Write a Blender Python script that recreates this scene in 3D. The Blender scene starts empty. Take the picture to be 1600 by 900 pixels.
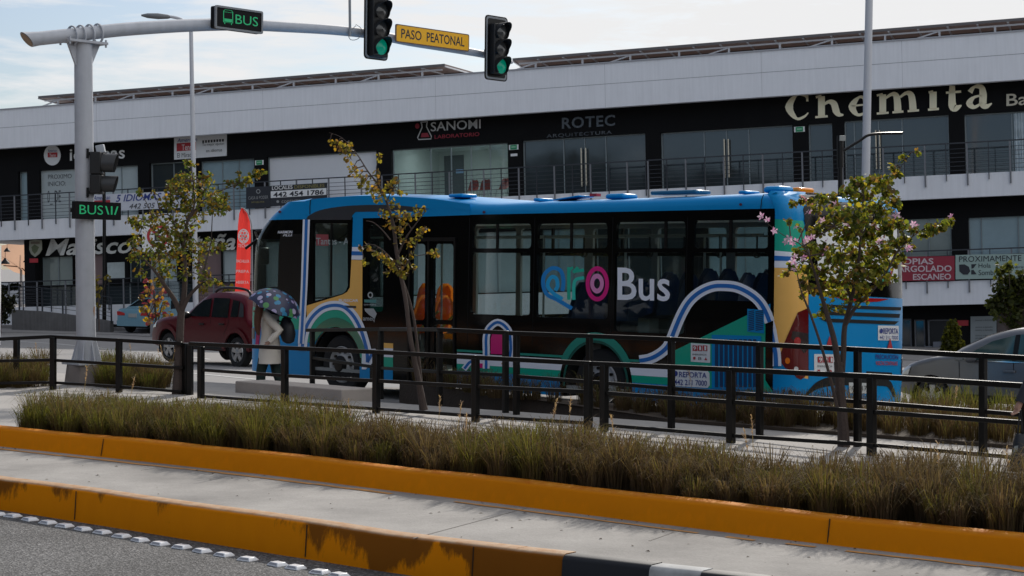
import bpy, bmesh, math, random
import numpy as np
from mathutils import Matrix, Vector
from mathutils.geometry import tessellate_polygon

random.seed(7)
rng = np.random.default_rng(7)
SC = bpy.context.scene
COL = SC.collection

# ------------------------------------------------------------------ camera, sky, sun, exposure
FOC, CAM_H = 2700.0, 2.05            # focal length in photo pixels, camera height above the bus road
_n = Vector((.0104, 1, -.01074)).normalized()          # world up seen from the camera (x right, y up, z forward)
_f = (Vector((0, 0, 1)) - _n * _n.z).normalized()
_r = Vector((_f.y * _n.z - _f.z * _n.y, _f.z * _n.x - _f.x * _n.z, _f.x * _n.y - _f.y * _n.x))
if _r.x < 0: _r = -_r
CR = Matrix((_r, _f, _n))            # world = CR @ cam
CAM = Vector((0, 0, CAM_H))
cam_data = bpy.data.cameras.new('camera')
cam_data.sensor_width = 36.0
cam_data.lens = FOC / 1600 * 36
cam_data.clip_start, cam_data.clip_end = 0.1, 2000
cam = bpy.data.objects.new('camera', cam_data)
COL.objects.link(cam)
_rot = Matrix((CR @ Vector((1, 0, 0)), CR @ Vector((0, 1, 0)), -(CR @ Vector((0, 0, 1))))).transposed()
cam.matrix_world = Matrix.Translation(CAM) @ _rot.to_4x4()
SC.camera = cam
cam_data.dof.use_dof = False

SUN_AZ = math.atan2(.28, .96)        # the sun stands behind the scene, a little to the right
SUN_EL = math.radians(33)
sun_dir = Vector((math.sin(SUN_AZ) * math.cos(SUN_EL), math.cos(SUN_AZ) * math.cos(SUN_EL), math.sin(SUN_EL)))
sd = bpy.data.lights.new('sun', 'SUN')
sd.energy, sd.angle, sd.color = 3.5, math.radians(2.2), (1.0, .94, .86)
so = bpy.data.objects.new('sun', sd)
COL.objects.link(so)
so.rotation_euler = (-sun_dir).to_track_quat('-Z', 'Y').to_euler()

W = bpy.data.worlds.new('World')
SC.world = W
W.use_nodes = True
nt = W.node_tree
for nd in list(nt.nodes): nt.nodes.remove(nd)
def N(tree, typ, **kw):
    nd = tree.nodes.new(typ)
    for k, v in kw.items():
        if k.startswith('i_'):
            nd.inputs[k[2:].replace('_', ' ')].default_value = v
        else:
            setattr(nd, k, v)
    return nd
wo = N(nt, 'ShaderNodeOutputWorld'); bg = N(nt, 'ShaderNodeBackground')
sky = N(nt, 'ShaderNodeTexSky', sky_type='NISHITA', sun_disc=False)
sky.sun_elevation, sky.sun_rotation = SUN_EL, SUN_AZ
sky.air_density, sky.dust_density, sky.ozone_density = 1.0, 1.5, 1.0
tc = N(nt, 'ShaderNodeTexCoord')
mp = N(nt, 'ShaderNodeMapping'); mp.inputs['Scale'].default_value = (2.0, 2.0, 12.0); mp.inputs['Rotation'].default_value = (0, math.radians(-7), 0)
n1 = N(nt, 'ShaderNodeTexNoise', i_Scale=2.6, i_Detail=9.0, i_Roughness=.58, i_Distortion=.35)
n2 = N(nt, 'ShaderNodeTexNoise', i_Scale=8.0, i_Detail=7.0, i_Roughness=.6, i_Distortion=.2)
sep = N(nt, 'ShaderNodeSeparateXYZ')
L = nt.links.new
L(tc.outputs['Generated'], mp.inputs['Vector']); L(mp.outputs[0], n1.inputs['Vector']); L(mp.outputs[0], n2.inputs['Vector'])
L(tc.outputs['Generated'], sep.inputs[0])
# cloud cover grows towards the right of the scene (towards the sun)
def M(tree, op, a, b=None, c=None, clamp=False):
    nd = tree.nodes.new('ShaderNodeMath'); nd.operation = op; nd.use_clamp = clamp
    for i, v in enumerate((a, b, c)):
        if v is None: continue
        if isinstance(v, (int, float)): nd.inputs[i].default_value = v
        else: tree.links.new(v, nd.inputs[i])
    return nd.outputs[0]
cov = M(nt, 'MULTIPLY_ADD', sep.outputs['X'], 1.5, .70)
cov = M(nt, 'ADD', cov, M(nt, 'MULTIPLY_ADD', n1.outputs[0], 4.6, -2.3))
cov = M(nt, 'ADD', cov, M(nt, 'MULTIPLY_ADD', n2.outputs[0], 2.0, -1.0))
cov = M(nt, 'MINIMUM', M(nt, 'MAXIMUM', cov, .12), 1.0)
skyc = N(nt, 'ShaderNodeMix', data_type='RGBA')
skys = N(nt, 'ShaderNodeMix', data_type='RGBA', blend_type='MULTIPLY'); skys.inputs['Factor'].default_value = 1
L(sky.outputs[0], skys.inputs[6]); skys.inputs[7].default_value = (.60, .70, .84, 1)
L(cov, skyc.inputs['Factor']); L(skys.outputs[2], skyc.inputs[6])
ccol = N(nt, 'ShaderNodeMix', data_type='RGBA')
L(M(nt, 'MULTIPLY_ADD', sep.outputs['Y'], .5, .5, True), ccol.inputs['Factor'])
ccol.inputs[6].default_value = (8.9, 9.2, 9.7, 1)       # cloud away from the sun
ccol.inputs[7].default_value = (8.1, 8.1, 8.15, 1)    # cloud on the sun's side
L(ccol.outputs[2], skyc.inputs[7])
L(skyc.outputs[2], bg.inputs['Color']); bg.inputs['Strength'].default_value = .1
L(bg.outputs[0], wo.inputs[0])

SC.view_settings.view_transform = 'Standard'
SC.view_settings.look = 'None'
SC.view_settings.exposure = 0.08
SC.view_settings.gamma = 1.0
SC.view_settings.use_curve_mapping = False
SC.render.engine = 'CYCLES'
SC.cycles.max_bounces = 10
SC.cycles.transparent_max_bounces = 24
SC.cycles.caustics_reflective = SC.cycles.caustics_refractive = False
SC.cycles.use_denoising = True

# ------------------------------------------------------------------ measuring helpers (photo pixel -> point in the place)
def ray(px, py): return CR @ Vector(((px - 800) / FOC, (450 - py) / FOC, 1.0))
def G(px, py, z=0.0):
    d = ray(px, py); return CAM + d * ((z - CAM_H) / d.z)
def P(px, py, Y):
    d = ray(px, py); return CAM + d * (Y / d.y)
def on_plane(px, py, p0, n):
    d = ray(px, py); return CAM + d * ((p0 - CAM).dot(n) / d.dot(n))
def proj(p):
    c = CR.transposed() @ (Vector(p) - CAM); return 800 + FOC * c.x / c.z, 450 - FOC * c.y / c.z
def frame(o, x, y, z):
    m = Matrix.Identity(4)
    for i, a in enumerate((x, y, z, o)):
        for k in range(3): m[k][i] = a[k]
    return m
def far_ground(Y): return -min(.75, max(0.0, (Y - 28) * .025))
def GF(px, py):
    """point on the far ground, which falls away beyond the bus road"""
    z = 0.0
    for _ in range(12):
        p = G(px, py, z); z = far_ground(p.y)
    return G(px, py, z)

# ------------------------------------------------------------------ materials
MATS = {}
def nodes_of(m): return m.node_tree
def mat(name, color, rough=.6, metal=0.0, var=0.0, vscale=6.0, spec=.5, bump=0.0, bscale=40.0, coat=0.0, emit=None, estr=0.0, streak=0.0):
    """Principled material with procedural colour variation, grain and (vertical) weather streaks"""
    if name in MATS: return MATS[name]
    m = bpy.data.materials.new(name); m.use_nodes = True
    t = m.node_tree; b = t.nodes['Principled BSDF']; l = t.links.new
    b.inputs['Base Color'].default_value = (*color, 1)
    b.inputs['Roughness'].default_value = rough; b.inputs['Metallic'].default_value = metal
    b.inputs['Specular IOR Level'].default_value = spec; b.inputs['Coat Weight'].default_value = coat
    b.inputs['Coat Roughness'].default_value = .08
    if emit: b.inputs['Emission Color'].default_value = (*emit, 1); b.inputs['Emission Strength'].default_value = estr
    if var or bump or streak:
        tcn = t.nodes.new('ShaderNodeTexCoord')
    if var:
        nz = N(t, 'ShaderNodeTexNoise', i_Scale=vscale, i_Detail=6.0, i_Roughness=.65); l(tcn.outputs['Object'], nz.inputs['Vector'])
        fac = M(t, 'MULTIPLY_ADD', nz.outputs[0], 2.2 * var, 1 - 1.1 * var)
        if streak:
            mpp = t.nodes.new('ShaderNodeMapping'); mpp.inputs['Scale'].default_value = (1, 1, .06); l(tcn.outputs['Object'], mpp.inputs['Vector'])
            ns = N(t, 'ShaderNodeTexNoise', i_Scale=9.0, i_Detail=4.0); l(mpp.outputs[0], ns.inputs['Vector'])
            fac = M(t, 'MULTIPLY', fac, M(t, 'MULTIPLY_ADD', ns.outputs[0], 2 * streak, 1 - streak))
        mx = N(t, 'ShaderNodeMix', data_type='RGBA', blend_type='MULTIPLY'); mx.inputs['Factor'].default_value = 1
        cb = t.nodes.new('ShaderNodeCombineColor')
        for i in range(3): l(fac, cb.inputs[i])
        mx.inputs[6].default_value = (*color, 1); l(cb.outputs[0], mx.inputs[7]); l(mx.outputs[2], b.inputs['Base Color'])
        l(M(t, 'MULTIPLY_ADD', nz.outputs[0], .25, rough - .12, True), b.inputs['Roughness'])
    if bump:
        nb = N(t, 'ShaderNodeTexNoise', i_Scale=bscale, i_Detail=5.0); l(tcn.outputs['Object'], nb.inputs['Vector'])
        bp = N(t, 'ShaderNodeBump', i_Strength=bump, i_Distance=.02); l(nb.outputs[0], bp.inputs['Height']); l(bp.outputs[0], b.inputs['Normal'])
    MATS[name] = m
    return m

def glass(name, tint, see=.6, rough=.02):
    """window glass: part see-through, part mirror (Fresnel)"""
    if name in MATS: return MATS[name]
    m = bpy.data.materials.new(name); m.use_nodes = True
    t = m.node_tree; l = t.links.new
    for nd in list(t.nodes): t.nodes.remove(nd)
    out = t.nodes.new('ShaderNodeOutputMaterial'); tr = t.nodes.new('ShaderNodeBsdfTransparent'); gl = t.nodes.new('ShaderNodeBsdfGlossy'); df = t.nodes.new('ShaderNodeBsdfDiffuse')
    tr.inputs[0].default_value = (*tint, 1); gl.inputs['Roughness'].default_value = rough; gl.inputs[0].default_value = (.9, .92, .95, 1)
    df.inputs[0].default_value = (tint[0] * .12, tint[1] * .12, tint[2] * .12, 1)
    a = t.nodes.new('ShaderNodeMixShader'); a.inputs[0].default_value = see; l(df.outputs[0], a.inputs[1]); l(tr.outputs[0], a.inputs[2])
    fr = N(t, 'ShaderNodeFresnel'); ge = t.nodes.new('ShaderNodeNewGeometry')
    l(M(t, 'MULTIPLY_ADD', ge.outputs['Backfacing'], 1 / 1.5 - 1.5, 1.5), fr.inputs['IOR'])      # the same mirror strength from both faces
    b = t.nodes.new('ShaderNodeMixShader'); l(M(t, 'MULTIPLY_ADD', fr.outputs[0], .8, .0, True), b.inputs[0]); l(a.outputs[0], b.inputs[1]); l(gl.outputs[0], b.inputs[2])
    l(b.outputs[0], out.inputs[0])
    MATS[name] = m
    return m

def leafy(name, attr='tint', translucent=.45, rough=.55, thru=(1.9, 1.75, .9), spec=.35):
    """leaf or grass blade: colour comes from a per-blade attribute, light passes through"""
    if name in MATS: return MATS[name]
    m = bpy.data.materials.new(name); m.use_nodes = True
    t = m.node_tree; l = t.links.new; b = t.nodes['Principled BSDF']; out = t.nodes['Material Output']
    at = t.nodes.new('ShaderNodeAttribute'); at.attribute_name = attr
    l(at.outputs['Color'], b.inputs['Base Color']); b.inputs['Roughness'].default_value = rough; b.inputs['Specular IOR Level'].default_value = spec
    tl = t.nodes.new('ShaderNodeBsdfTranslucent'); g = N(t, 'ShaderNodeMix', data_type='RGBA', blend_type='MULTIPLY'); g.inputs['Factor'].default_value = 1
    l(at.outputs['Color'], g.inputs[6]); g.inputs[7].default_value = (*thru, 1); l(g.outputs[2], tl.inputs[0])
    mx = t.nodes.new('ShaderNodeMixShader'); mx.inputs[0].default_value = translucent; l(b.outputs[0], mx.inputs[1]); l(tl.outputs[0], mx.inputs[2]); l(mx.outputs[0], out.inputs[0])
    MATS[name] = m
    return m

def cloth(name, c, k=.5):
    m = bpy.data.materials.new(name); m.use_nodes = True; t_ = m.node_tree; l = t_.links.new; b = t_.nodes['Principled BSDF']; out = t_.nodes['Material Output']
    b.inputs['Base Color'].default_value = (*c, 1); b.inputs['Roughness'].default_value = .8; b.inputs['Specular IOR Level'].default_value = .1
    tl = t_.nodes.new('ShaderNodeBsdfTranslucent'); tl.inputs[0].default_value = (*c, 1)
    mx = t_.nodes.new('ShaderNodeMixShader'); mx.inputs[0].default_value = k; l(b.outputs[0], mx.inputs[1]); l(tl.outputs[0], mx.inputs[2]); l(mx.outputs[0], out.inputs[0]); return m

# ------------------------------------------------------------------ mesh builder and scene tree
class MB:
    """collects shapes, then links them as ONE mesh object"""
    def __init__(s): s.v = []; s.f = []
    def add(s, vs, fs):
        o = len(s.v); s.v.extend([tuple(p) for p in vs]); s.f.extend([tuple(i + o for i in f) for f in fs]); return s
    def box(s, x0, x1, y0, y1, z0, z1):
        return s.add([(x, y, z) for z in (z0, z1) for y in (y0, y1) for x in (x0, x1)],
                     [(0, 2, 3, 1), (4, 5, 7, 6), (0, 1, 5, 4), (2, 6, 7, 3), (0, 4, 6, 2), (1, 3, 7, 5)])
    def bar(s, a, b, w, h, up=(0, 0, 1)):
        """box beam from a to b; w across, h along up"""
        a, b = Vector(a), Vector(b); d = (b - a).normalized(); u = Vector(up); x = d.cross(u)
        if x.length < 1e-4: x = d.cross(Vector((1, 0, 0)))
        x.normalize(); u = x.cross(d).normalized()
        vs = [p + x * (i * w / 2) + u * (j * h / 2) for p in (a, b) for i, j in ((-1, -1), (1, -1), (1, 1), (-1, 1))]
        return s.add(vs, [(0, 1, 2, 3), (7, 6, 5, 4), (0, 4, 5, 1), (1, 5, 6, 2), (2, 6, 7, 3), (3, 7, 4, 0)])
    def tube(s, pts, rad, n=10, caps=True):
        pts = [Vector(p) for p in pts]; k = len(pts)
        rad = [rad] * k if isinstance(rad, (int, float)) else list(rad)
        ref = None; rings = []
        for i in range(k):
            d = (pts[min(i + 1, k - 1)] - pts[max(i - 1, 0)]).normalized()
            if ref is None: ref = Vector((0, 0, 1)) if abs(d.z) < .9 else Vector((1, 0, 0))
            x = d.cross(ref).normalized(); y = x.cross(d).normalized(); ref = y
            rings.append([pts[i] + (x * math.cos(a) + y * math.sin(a)) * rad[i] for a in [2 * math.pi * j / n for j in range(n)]])
        return s.loft(rings, caps=caps)
    def loft(s, rings, closed=True, caps=True):
        n = len(rings[0]); o = len(s.v); fs = []
        for r in rings: s.v.extend([tuple(p) for p in r])
        for i in range(len(rings) - 1):
            for j in range(n if closed else n - 1):
                a = o + i * n + j; b = o + i * n + (j + 1) % n
                fs.append((a, b, b + n, a + n))
        if caps and closed:
            fs.append(tuple(o + j for j in reversed(range(n)))); fs.append(tuple(o + (len(rings) - 1) * n + j for j in range(n)))
        s.f.extend(fs); return s
    def lathe(s, prof, c=(0, 0, 0), axis=(0, 0, 1), n=24, a0=0, a1=2 * math.pi):
        """prof: (radius, height along axis)"""
        c = Vector(c); ax = Vector(axis).normalized(); x = ax.orthogonal().normalized(); y = ax.cross(x)
        full = abs(a1 - a0 - 2 * math.pi) < 1e-6; m = n if full else n + 1
        rings = [[c + ax * h + (x * math.cos(a) + y * math.sin(a)) * r for a in [a0 + (a1 - a0) * j / n for j in range(m)]] for r, h in prof]
        return s.loft(rings, closed=full, caps=False)
    def ball(s, c, r, n=12, m=8, sc=(1, 1, 1)):
        c = Vector(c); rings = []
        for i in range(m + 1):
            th = math.pi * i / m; rr = max(math.sin(th), 1e-3)
            rings.append([c + Vector((rr * math.cos(2 * math.pi * j / n) * sc[0], rr * math.sin(2 * math.pi * j / n) * sc[1], -math.cos(th) * sc[2])) * r for j in range(n)])
        return s.loft(rings, caps=False)
    def prism(s, poly, holes, fn, th):
        """poly, holes: 2-D loops; fn(a, b, d) -> point; a plate with front at d=0 and back at d=th"""
        loops = [list(poly)] + [list(h) for h in holes]
        flat = [p for lp in loops for p in lp]
        tri = tessellate_polygon([[Vector((a, b, 0)) for a, b in lp] for lp in loops])
        n = len(flat); o = len(s.v)
        s.v.extend([tuple(fn(a, b, 0.0)) for a, b in flat]); s.f.extend([tuple(o + i for i in t) for t in tri])
        if th:
            s.v.extend([tuple(fn(a, b, th)) for a, b in flat]); s.f.extend([tuple(o + n + i for i in reversed(t)) for t in tri])
            k = 0
            for lp in loops:
                m = len(lp)
                for i in range(m):
                    a, b = o + k + i, o + k + (i + 1) % m
                    s.f.append((a, b, b + n, a + n))
                k += m
        return s
    def drape(s, poly, fn, maxlen, holes=()):
        """2-D polygon cut into small triangles, each corner laid on a surface by fn(a, b)"""
        loops = [list(poly)] + [list(h) for h in holes]
        flat = [Vector((a, b, 0)) for lp in loops for a, b in lp]
        tri = [tuple(flat[i] for i in t) for t in tessellate_polygon([[Vector((a, b, 0)) for a, b in lp] for lp in loops])]
        out = []
        while tri:
            t = tri.pop(); e = [(t[i] - t[(i + 1) % 3]).length for i in range(3)]; k = max(range(3), key=lambda i: e[i])
            if e[k] > maxlen and len(out) < 9000:
                a, b, c = t[k], t[(k + 1) % 3], t[(k + 2) % 3]; m = (a + b) / 2
                tri += [(a, m, c), (m, b, c)]
            else: out.append(t)
        idx = {}
        o = len(s.v)
        for t in out:
            f = []
            for p in t:
                key = (round(p.x, 4), round(p.y, 4))
                if key not in idx:
                    idx[key] = len(s.v); s.v.append(tuple(fn(p.x, p.y)))
                f.append(idx[key])
            if len(set(f)) == 3: s.f.append(tuple(f))
        return s
    def mapped(s, fn):
        s.v = [tuple(fn(Vector(p))) for p in s.v]; return s

def set_props(o, label=None, category=None, group=None, kind=None):
    if label: o['label'] = label
    if category: o['category'] = category
    if group: o['group'] = group
    if kind: o['kind'] = kind
    return o

def make_mesh(name, mb, m, origin=Vector((0, 0, 0)), smooth=0.0, bevel=0.0, solid=True):
    me = bpy.data.meshes.new(name)
    og = Vector(origin)
    me.from_pydata([(p[0] - og.x, p[1] - og.y, p[2] - og.z) for p in mb.v], [], mb.f)
    bm = bmesh.new(); bm.from_mesh(me)
    if solid: bmesh.ops.recalc_face_normals(bm, faces=bm.faces)
    if smooth:
        for f in bm.faces: f.smooth = True
        for e in bm.edges:
            if len(e.link_faces) != 2 or e.calc_face_angle(0) > smooth: e.smooth = False
    bm.to_mesh(me); bm.free()
    me.materials.append(m)
    o = bpy.data.objects.new(name, me); COL.objects.link(o)
    if bevel:
        bv = o.modifiers.new('bevel', 'BEVEL'); bv.width = bevel; bv.segments = 2; bv.limit_method = 'ANGLE'; bv.angle_limit = math.radians(40)
    return o

SM = math.radians(38)
class Thing:
    """an Empty at the thing's base that parents its parts; coordinates are given in the thing's frame"""
    def __init__(s, name, label, category, fr=None, origin=(0, 0, 0), group=None, kind=None):
        s.fr = fr if fr is not None else Matrix.Identity(4); s.og = Vector(origin)
        s.o = bpy.data.objects.new(name, None); COL.objects.link(s.o); s.o.empty_display_size = .2
        s.o.matrix_world = s.fr @ Matrix.Translation(s.og)
        set_props(s.o, label, category, group, kind)
    def part(s, name, mb, m, parent=None, smooth=SM, bevel=0.0, label=None, kind=None):
        o = make_mesh(name, mb, m, s.og, smooth, bevel)
        o.parent = parent or s.o
        if label: o['label'] = label
        if kind: o['kind'] = kind
        return o
def solo(name, label, category, mb, m, fr=None, origin=(0, 0, 0), group=None, kind=None, smooth=SM, bevel=0.0):
    """a thing that is one mesh"""
    o = make_mesh(name, mb, m, origin, smooth, bevel)
    o.matrix_world = (fr if fr is not None else Matrix.Identity(4)) @ Matrix.Translation(Vector(origin))
    return set_props(o, label, category, group, kind)
def structure(name, mb, m, smooth=SM, bevel=0.0, fr=None):
    o = make_mesh(name, mb, m, (0, 0, 0), smooth, bevel); o['kind'] = 'structure'
    if fr is not None: o.matrix_world = fr
    return o
def copy_thing(t, mw, label=None, group=None):
    src = t.o if isinstance(t, Thing) else t
    r = src.copy(); COL.objects.link(r); r.matrix_world = mw
    if label: r['label'] = label
    if group: r['group'] = group
    for ch in list(src.children):
        c = ch.copy(); COL.objects.link(c); c.parent = r; c.matrix_parent_inverse = ch.matrix_parent_inverse
        for g in list(ch.children):
            d = g.copy(); COL.objects.link(d); d.parent = c; d.matrix_parent_inverse = g.matrix_parent_inverse
    return r

_tc = {}
def text2d(txt, bold=0.0, shear=0.0, space=1.0):
    """letter outlines from Blender's built-in face as 2-D triangles, scaled so that the box is 0..1 x 0..1; (verts, faces, aspect)"""
    key = (txt, bold, shear, space)
    if key not in _tc:
        c = bpy.data.curves.new('letters', 'FONT'); c.body = txt; c.size = 1; c.offset = bold; c.shear = shear; c.space_character = space; c.resolution_u = 3; c.fill_mode = 'FRONT'
        o = bpy.data.objects.new('letters', c); COL.objects.link(o)
        me = o.to_mesh(depsgraph=bpy.context.evaluated_depsgraph_get()) if False else bpy.data.meshes.new_from_object(o)
        v = np.array([tuple(p.co)[:2] for p in me.vertices]); f = [tuple(p.vertices) for p in me.polygons]
        bpy.data.objects.remove(o); bpy.data.curves.remove(c); bpy.data.meshes.remove(me)
        lo, hi = v.min(0), v.max(0); sz = np.maximum(hi - lo, 1e-6)
        _tc[key] = ((v - lo) / sz, f, sz[0] / sz[1])
    return _tc[key]
def text_on(mb, txt, quad, fn, bold=0.0, shear=0.0, space=1.0):
    """quad: (x0, y0, x1, y1[, y0 at x1, y1 at x1]) box in 2-D where the words stand (y may run downwards); fn(a, b) -> point"""
    v, f, asp = text2d(txt, bold, shear, space)
    x0, ya, x1, yb = quad[:4]; dy = quad[4] if len(quad) > 4 else 0.0
    mb.add([fn(x0 + (x1 - x0) * a, ya + (yb - ya) * b + dy * a) for a, b in v], f)
    return mb
def stroke(pts, w):
    """2-D outline of a brush stroke of width w (number or list) along pts"""
    n = len(pts); w = [w] * n if isinstance(w, (int, float)) else w
    lft, rgt = [], []
    for i, (x, y) in enumerate(pts):
        x0, y0 = pts[max(i - 1, 0)]; x1, y1 = pts[min(i + 1, n - 1)]
        d = math.hypot(x1 - x0, y1 - y0) or 1; nx, ny = -(y1 - y0) / d, (x1 - x0) / d
        lft.append((x + nx * w[i] / 2, y + ny * w[i] / 2)); rgt.append((x - nx * w[i] / 2, y - ny * w[i] / 2))
    return lft + rgt[::-1]
def stroke_on(mb, pts, w, fn):
    p = stroke(pts, w); n = len(pts); vs = [fn(a, b) for a, b in p]
    return mb.add(vs, [(i, i + 1, 2 * n - 2 - i, 2 * n - 1 - i) for i in range(n - 1)])
def smooth_line(pts, k=4):
    """Catmull-Rom through the points"""
    out = []; n = len(pts); p = [Vector(q) for q in pts]
    for i in range(n - 1):
        a, b, c, d = p[max(i - 1, 0)], p[i], p[i + 1], p[min(i + 2, n - 1)]
        for j in range(k):
            t = j / k
            out.append(.5 * (2 * b + (c - a) * t + (2 * a - 5 * b + 4 * c - d) * t * t + (3 * b - a - 3 * c + d) * t ** 3))
    out.append(p[-1]); return out
def smooth2(pts, k=4): return [(v.x, v.y) for v in smooth_line([(a, b, 0) for a, b in pts], k)]
def circle2(cx, cy, rx, ry=None, n=20, a0=0.0, a1=2 * math.pi):
    ry = rx if ry is None else ry; full = abs(a1 - a0 - 2 * math.pi) < 1e-6
    return [(cx + rx * math.cos(a0 + (a1 - a0) * i / n), cy + ry * math.sin(a0 + (a1 - a0) * i / n)) for i in range(n if full else n + 1)]
def rrect(x0, y0, x1, y1, r, n=4):
    out = []
    for cx, cy, a in ((x1 - r, y1 - r, 0), (x0 + r, y1 - r, 90), (x0 + r, y0 + r, 180), (x1 - r, y0 + r, 270)):
        out += [(cx + r * math.cos(math.radians(a + 90 * i / n)), cy + r * math.sin(math.radians(a + 90 * i / n))) for i in range(n + 1)]
    return out
# ------------------------------------------------------------------ materials used in several places
m_asph_far = mat('worn_asphalt', (.235, .225, .22), .9, var=.22, vscale=1.2, bump=.25, bscale=60)
m_yellow = mat('yellow_kerb_paint', (.68, .25, .002), .62, var=.2, vscale=4)
m_conc = mat('pale_concrete', (.36, .335, .31), .88, var=.2, vscale=1.7, bump=.2, bscale=70)
m_conc_dark = mat('weathered_concrete', (.23, .2, .185), .9, var=.3, vscale=2.5, bump=.3, bscale=50)
m_soil = mat('planter_soil', (.06, .043, .03), .95, var=.4, vscale=9, bump=.6, bscale=25)
m_black = mat('black_paint', (.0055, .0052, .005), .34, var=.25, vscale=8, spec=.28)
m_blackm = mat('black_matte', (.006, .006, .0065), .6, var=.2, vscale=8)
m_galv = mat('galvanised_steel', (.46, .475, .51), .55, metal=.1, var=.16, vscale=5, streak=.12)
m_white = mat('white_paint', (.78, .79, .8), .6, var=.06, vscale=3)
m_greyp = mat('grey_paint', (.28, .29, .3), .5, var=.1)
m_rubber = mat('tyre_rubber', (.018, .018, .018), .85, var=.2, vscale=10)
m_alloy = mat('alloy_rim', (.5, .5, .5), .35, metal=.7, var=.08)
m_red = mat('red_lens', (.45, .01, .012), .18, spec=.6, coat=.6)
m_orange = mat('orange_lens', (.8, .18, .005), .2, coat=.6)
m_lwhite = mat('white_lens', (.75, .75, .72), .2, coat=.6)
m_signwhite = mat('white_print', (.78, .79, .79), .55, var=.05)
m_letw = mat('white_letters', (.8, .8, .78), .5)
m_letb = mat('dark_letters', (.02, .022, .03), .6)
m_letred = mat('red_letters', (.45, .03, .04), .6)
m_letblue = mat('blue_letters', (.03, .05, .25), .6)
m_skin = mat('skin', (.42, .235, .165), .55)
m_glassdark = glass('car_glass', (.30, .36, .36), .55)

def asphalt_near():
    m = bpy.data.materials.new('coarse_asphalt'); m.use_nodes = True; t = m.node_tree; l = t.links.new; b = t.nodes['Principled BSDF']
    tcn = t.nodes.new('ShaderNodeTexCoord')
    a = N(t, 'ShaderNodeTexVoronoi', i_Scale=70.0); l(tcn.outputs['Object'], a.inputs['Vector'])
    c = N(t, 'ShaderNodeTexNoise', i_Scale=1.1, i_Detail=6.0); l(tcn.outputs['Object'], c.inputs['Vector'])
    d = N(t, 'ShaderNodeTexNoise', i_Scale=45.0, i_Detail=3.0); l(tcn.outputs['Object'], d.inputs['Vector'])
    sc = t.nodes.new('ShaderNodeSeparateColor'); l(a.outputs['Color'], sc.inputs[0])
    v = M(t, 'MULTIPLY', M(t, 'MULTIPLY_ADD', M(t, 'POWER', sc.outputs[0], 2.2), .15, .038), M(t, 'MULTIPLY_ADD', c.outputs[0], 1.5, .25))
    v = M(t, 'MULTIPLY', v, M(t, 'MULTIPLY_ADD', d.outputs[0], 1.0, .5))
    cb = t.nodes.new('ShaderNodeCombineColor'); l(v, cb.inputs[0]); l(M(t, 'MULTIPLY', v, .98), cb.inputs[1]); l(M(t, 'MULTIPLY', v, .97), cb.inputs[2])
    l(cb.outputs[0], b.inputs['Base Color']); b.inputs['Roughness'].default_value = .85
    bp = N(t, 'ShaderNodeBump', i_Strength=.7, i_Distance=.012); l(a.outputs['Distance'], bp.inputs['Height']); l(bp.outputs[0], b.inputs['Normal'])
    return m
m_asph = asphalt_near()

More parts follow.
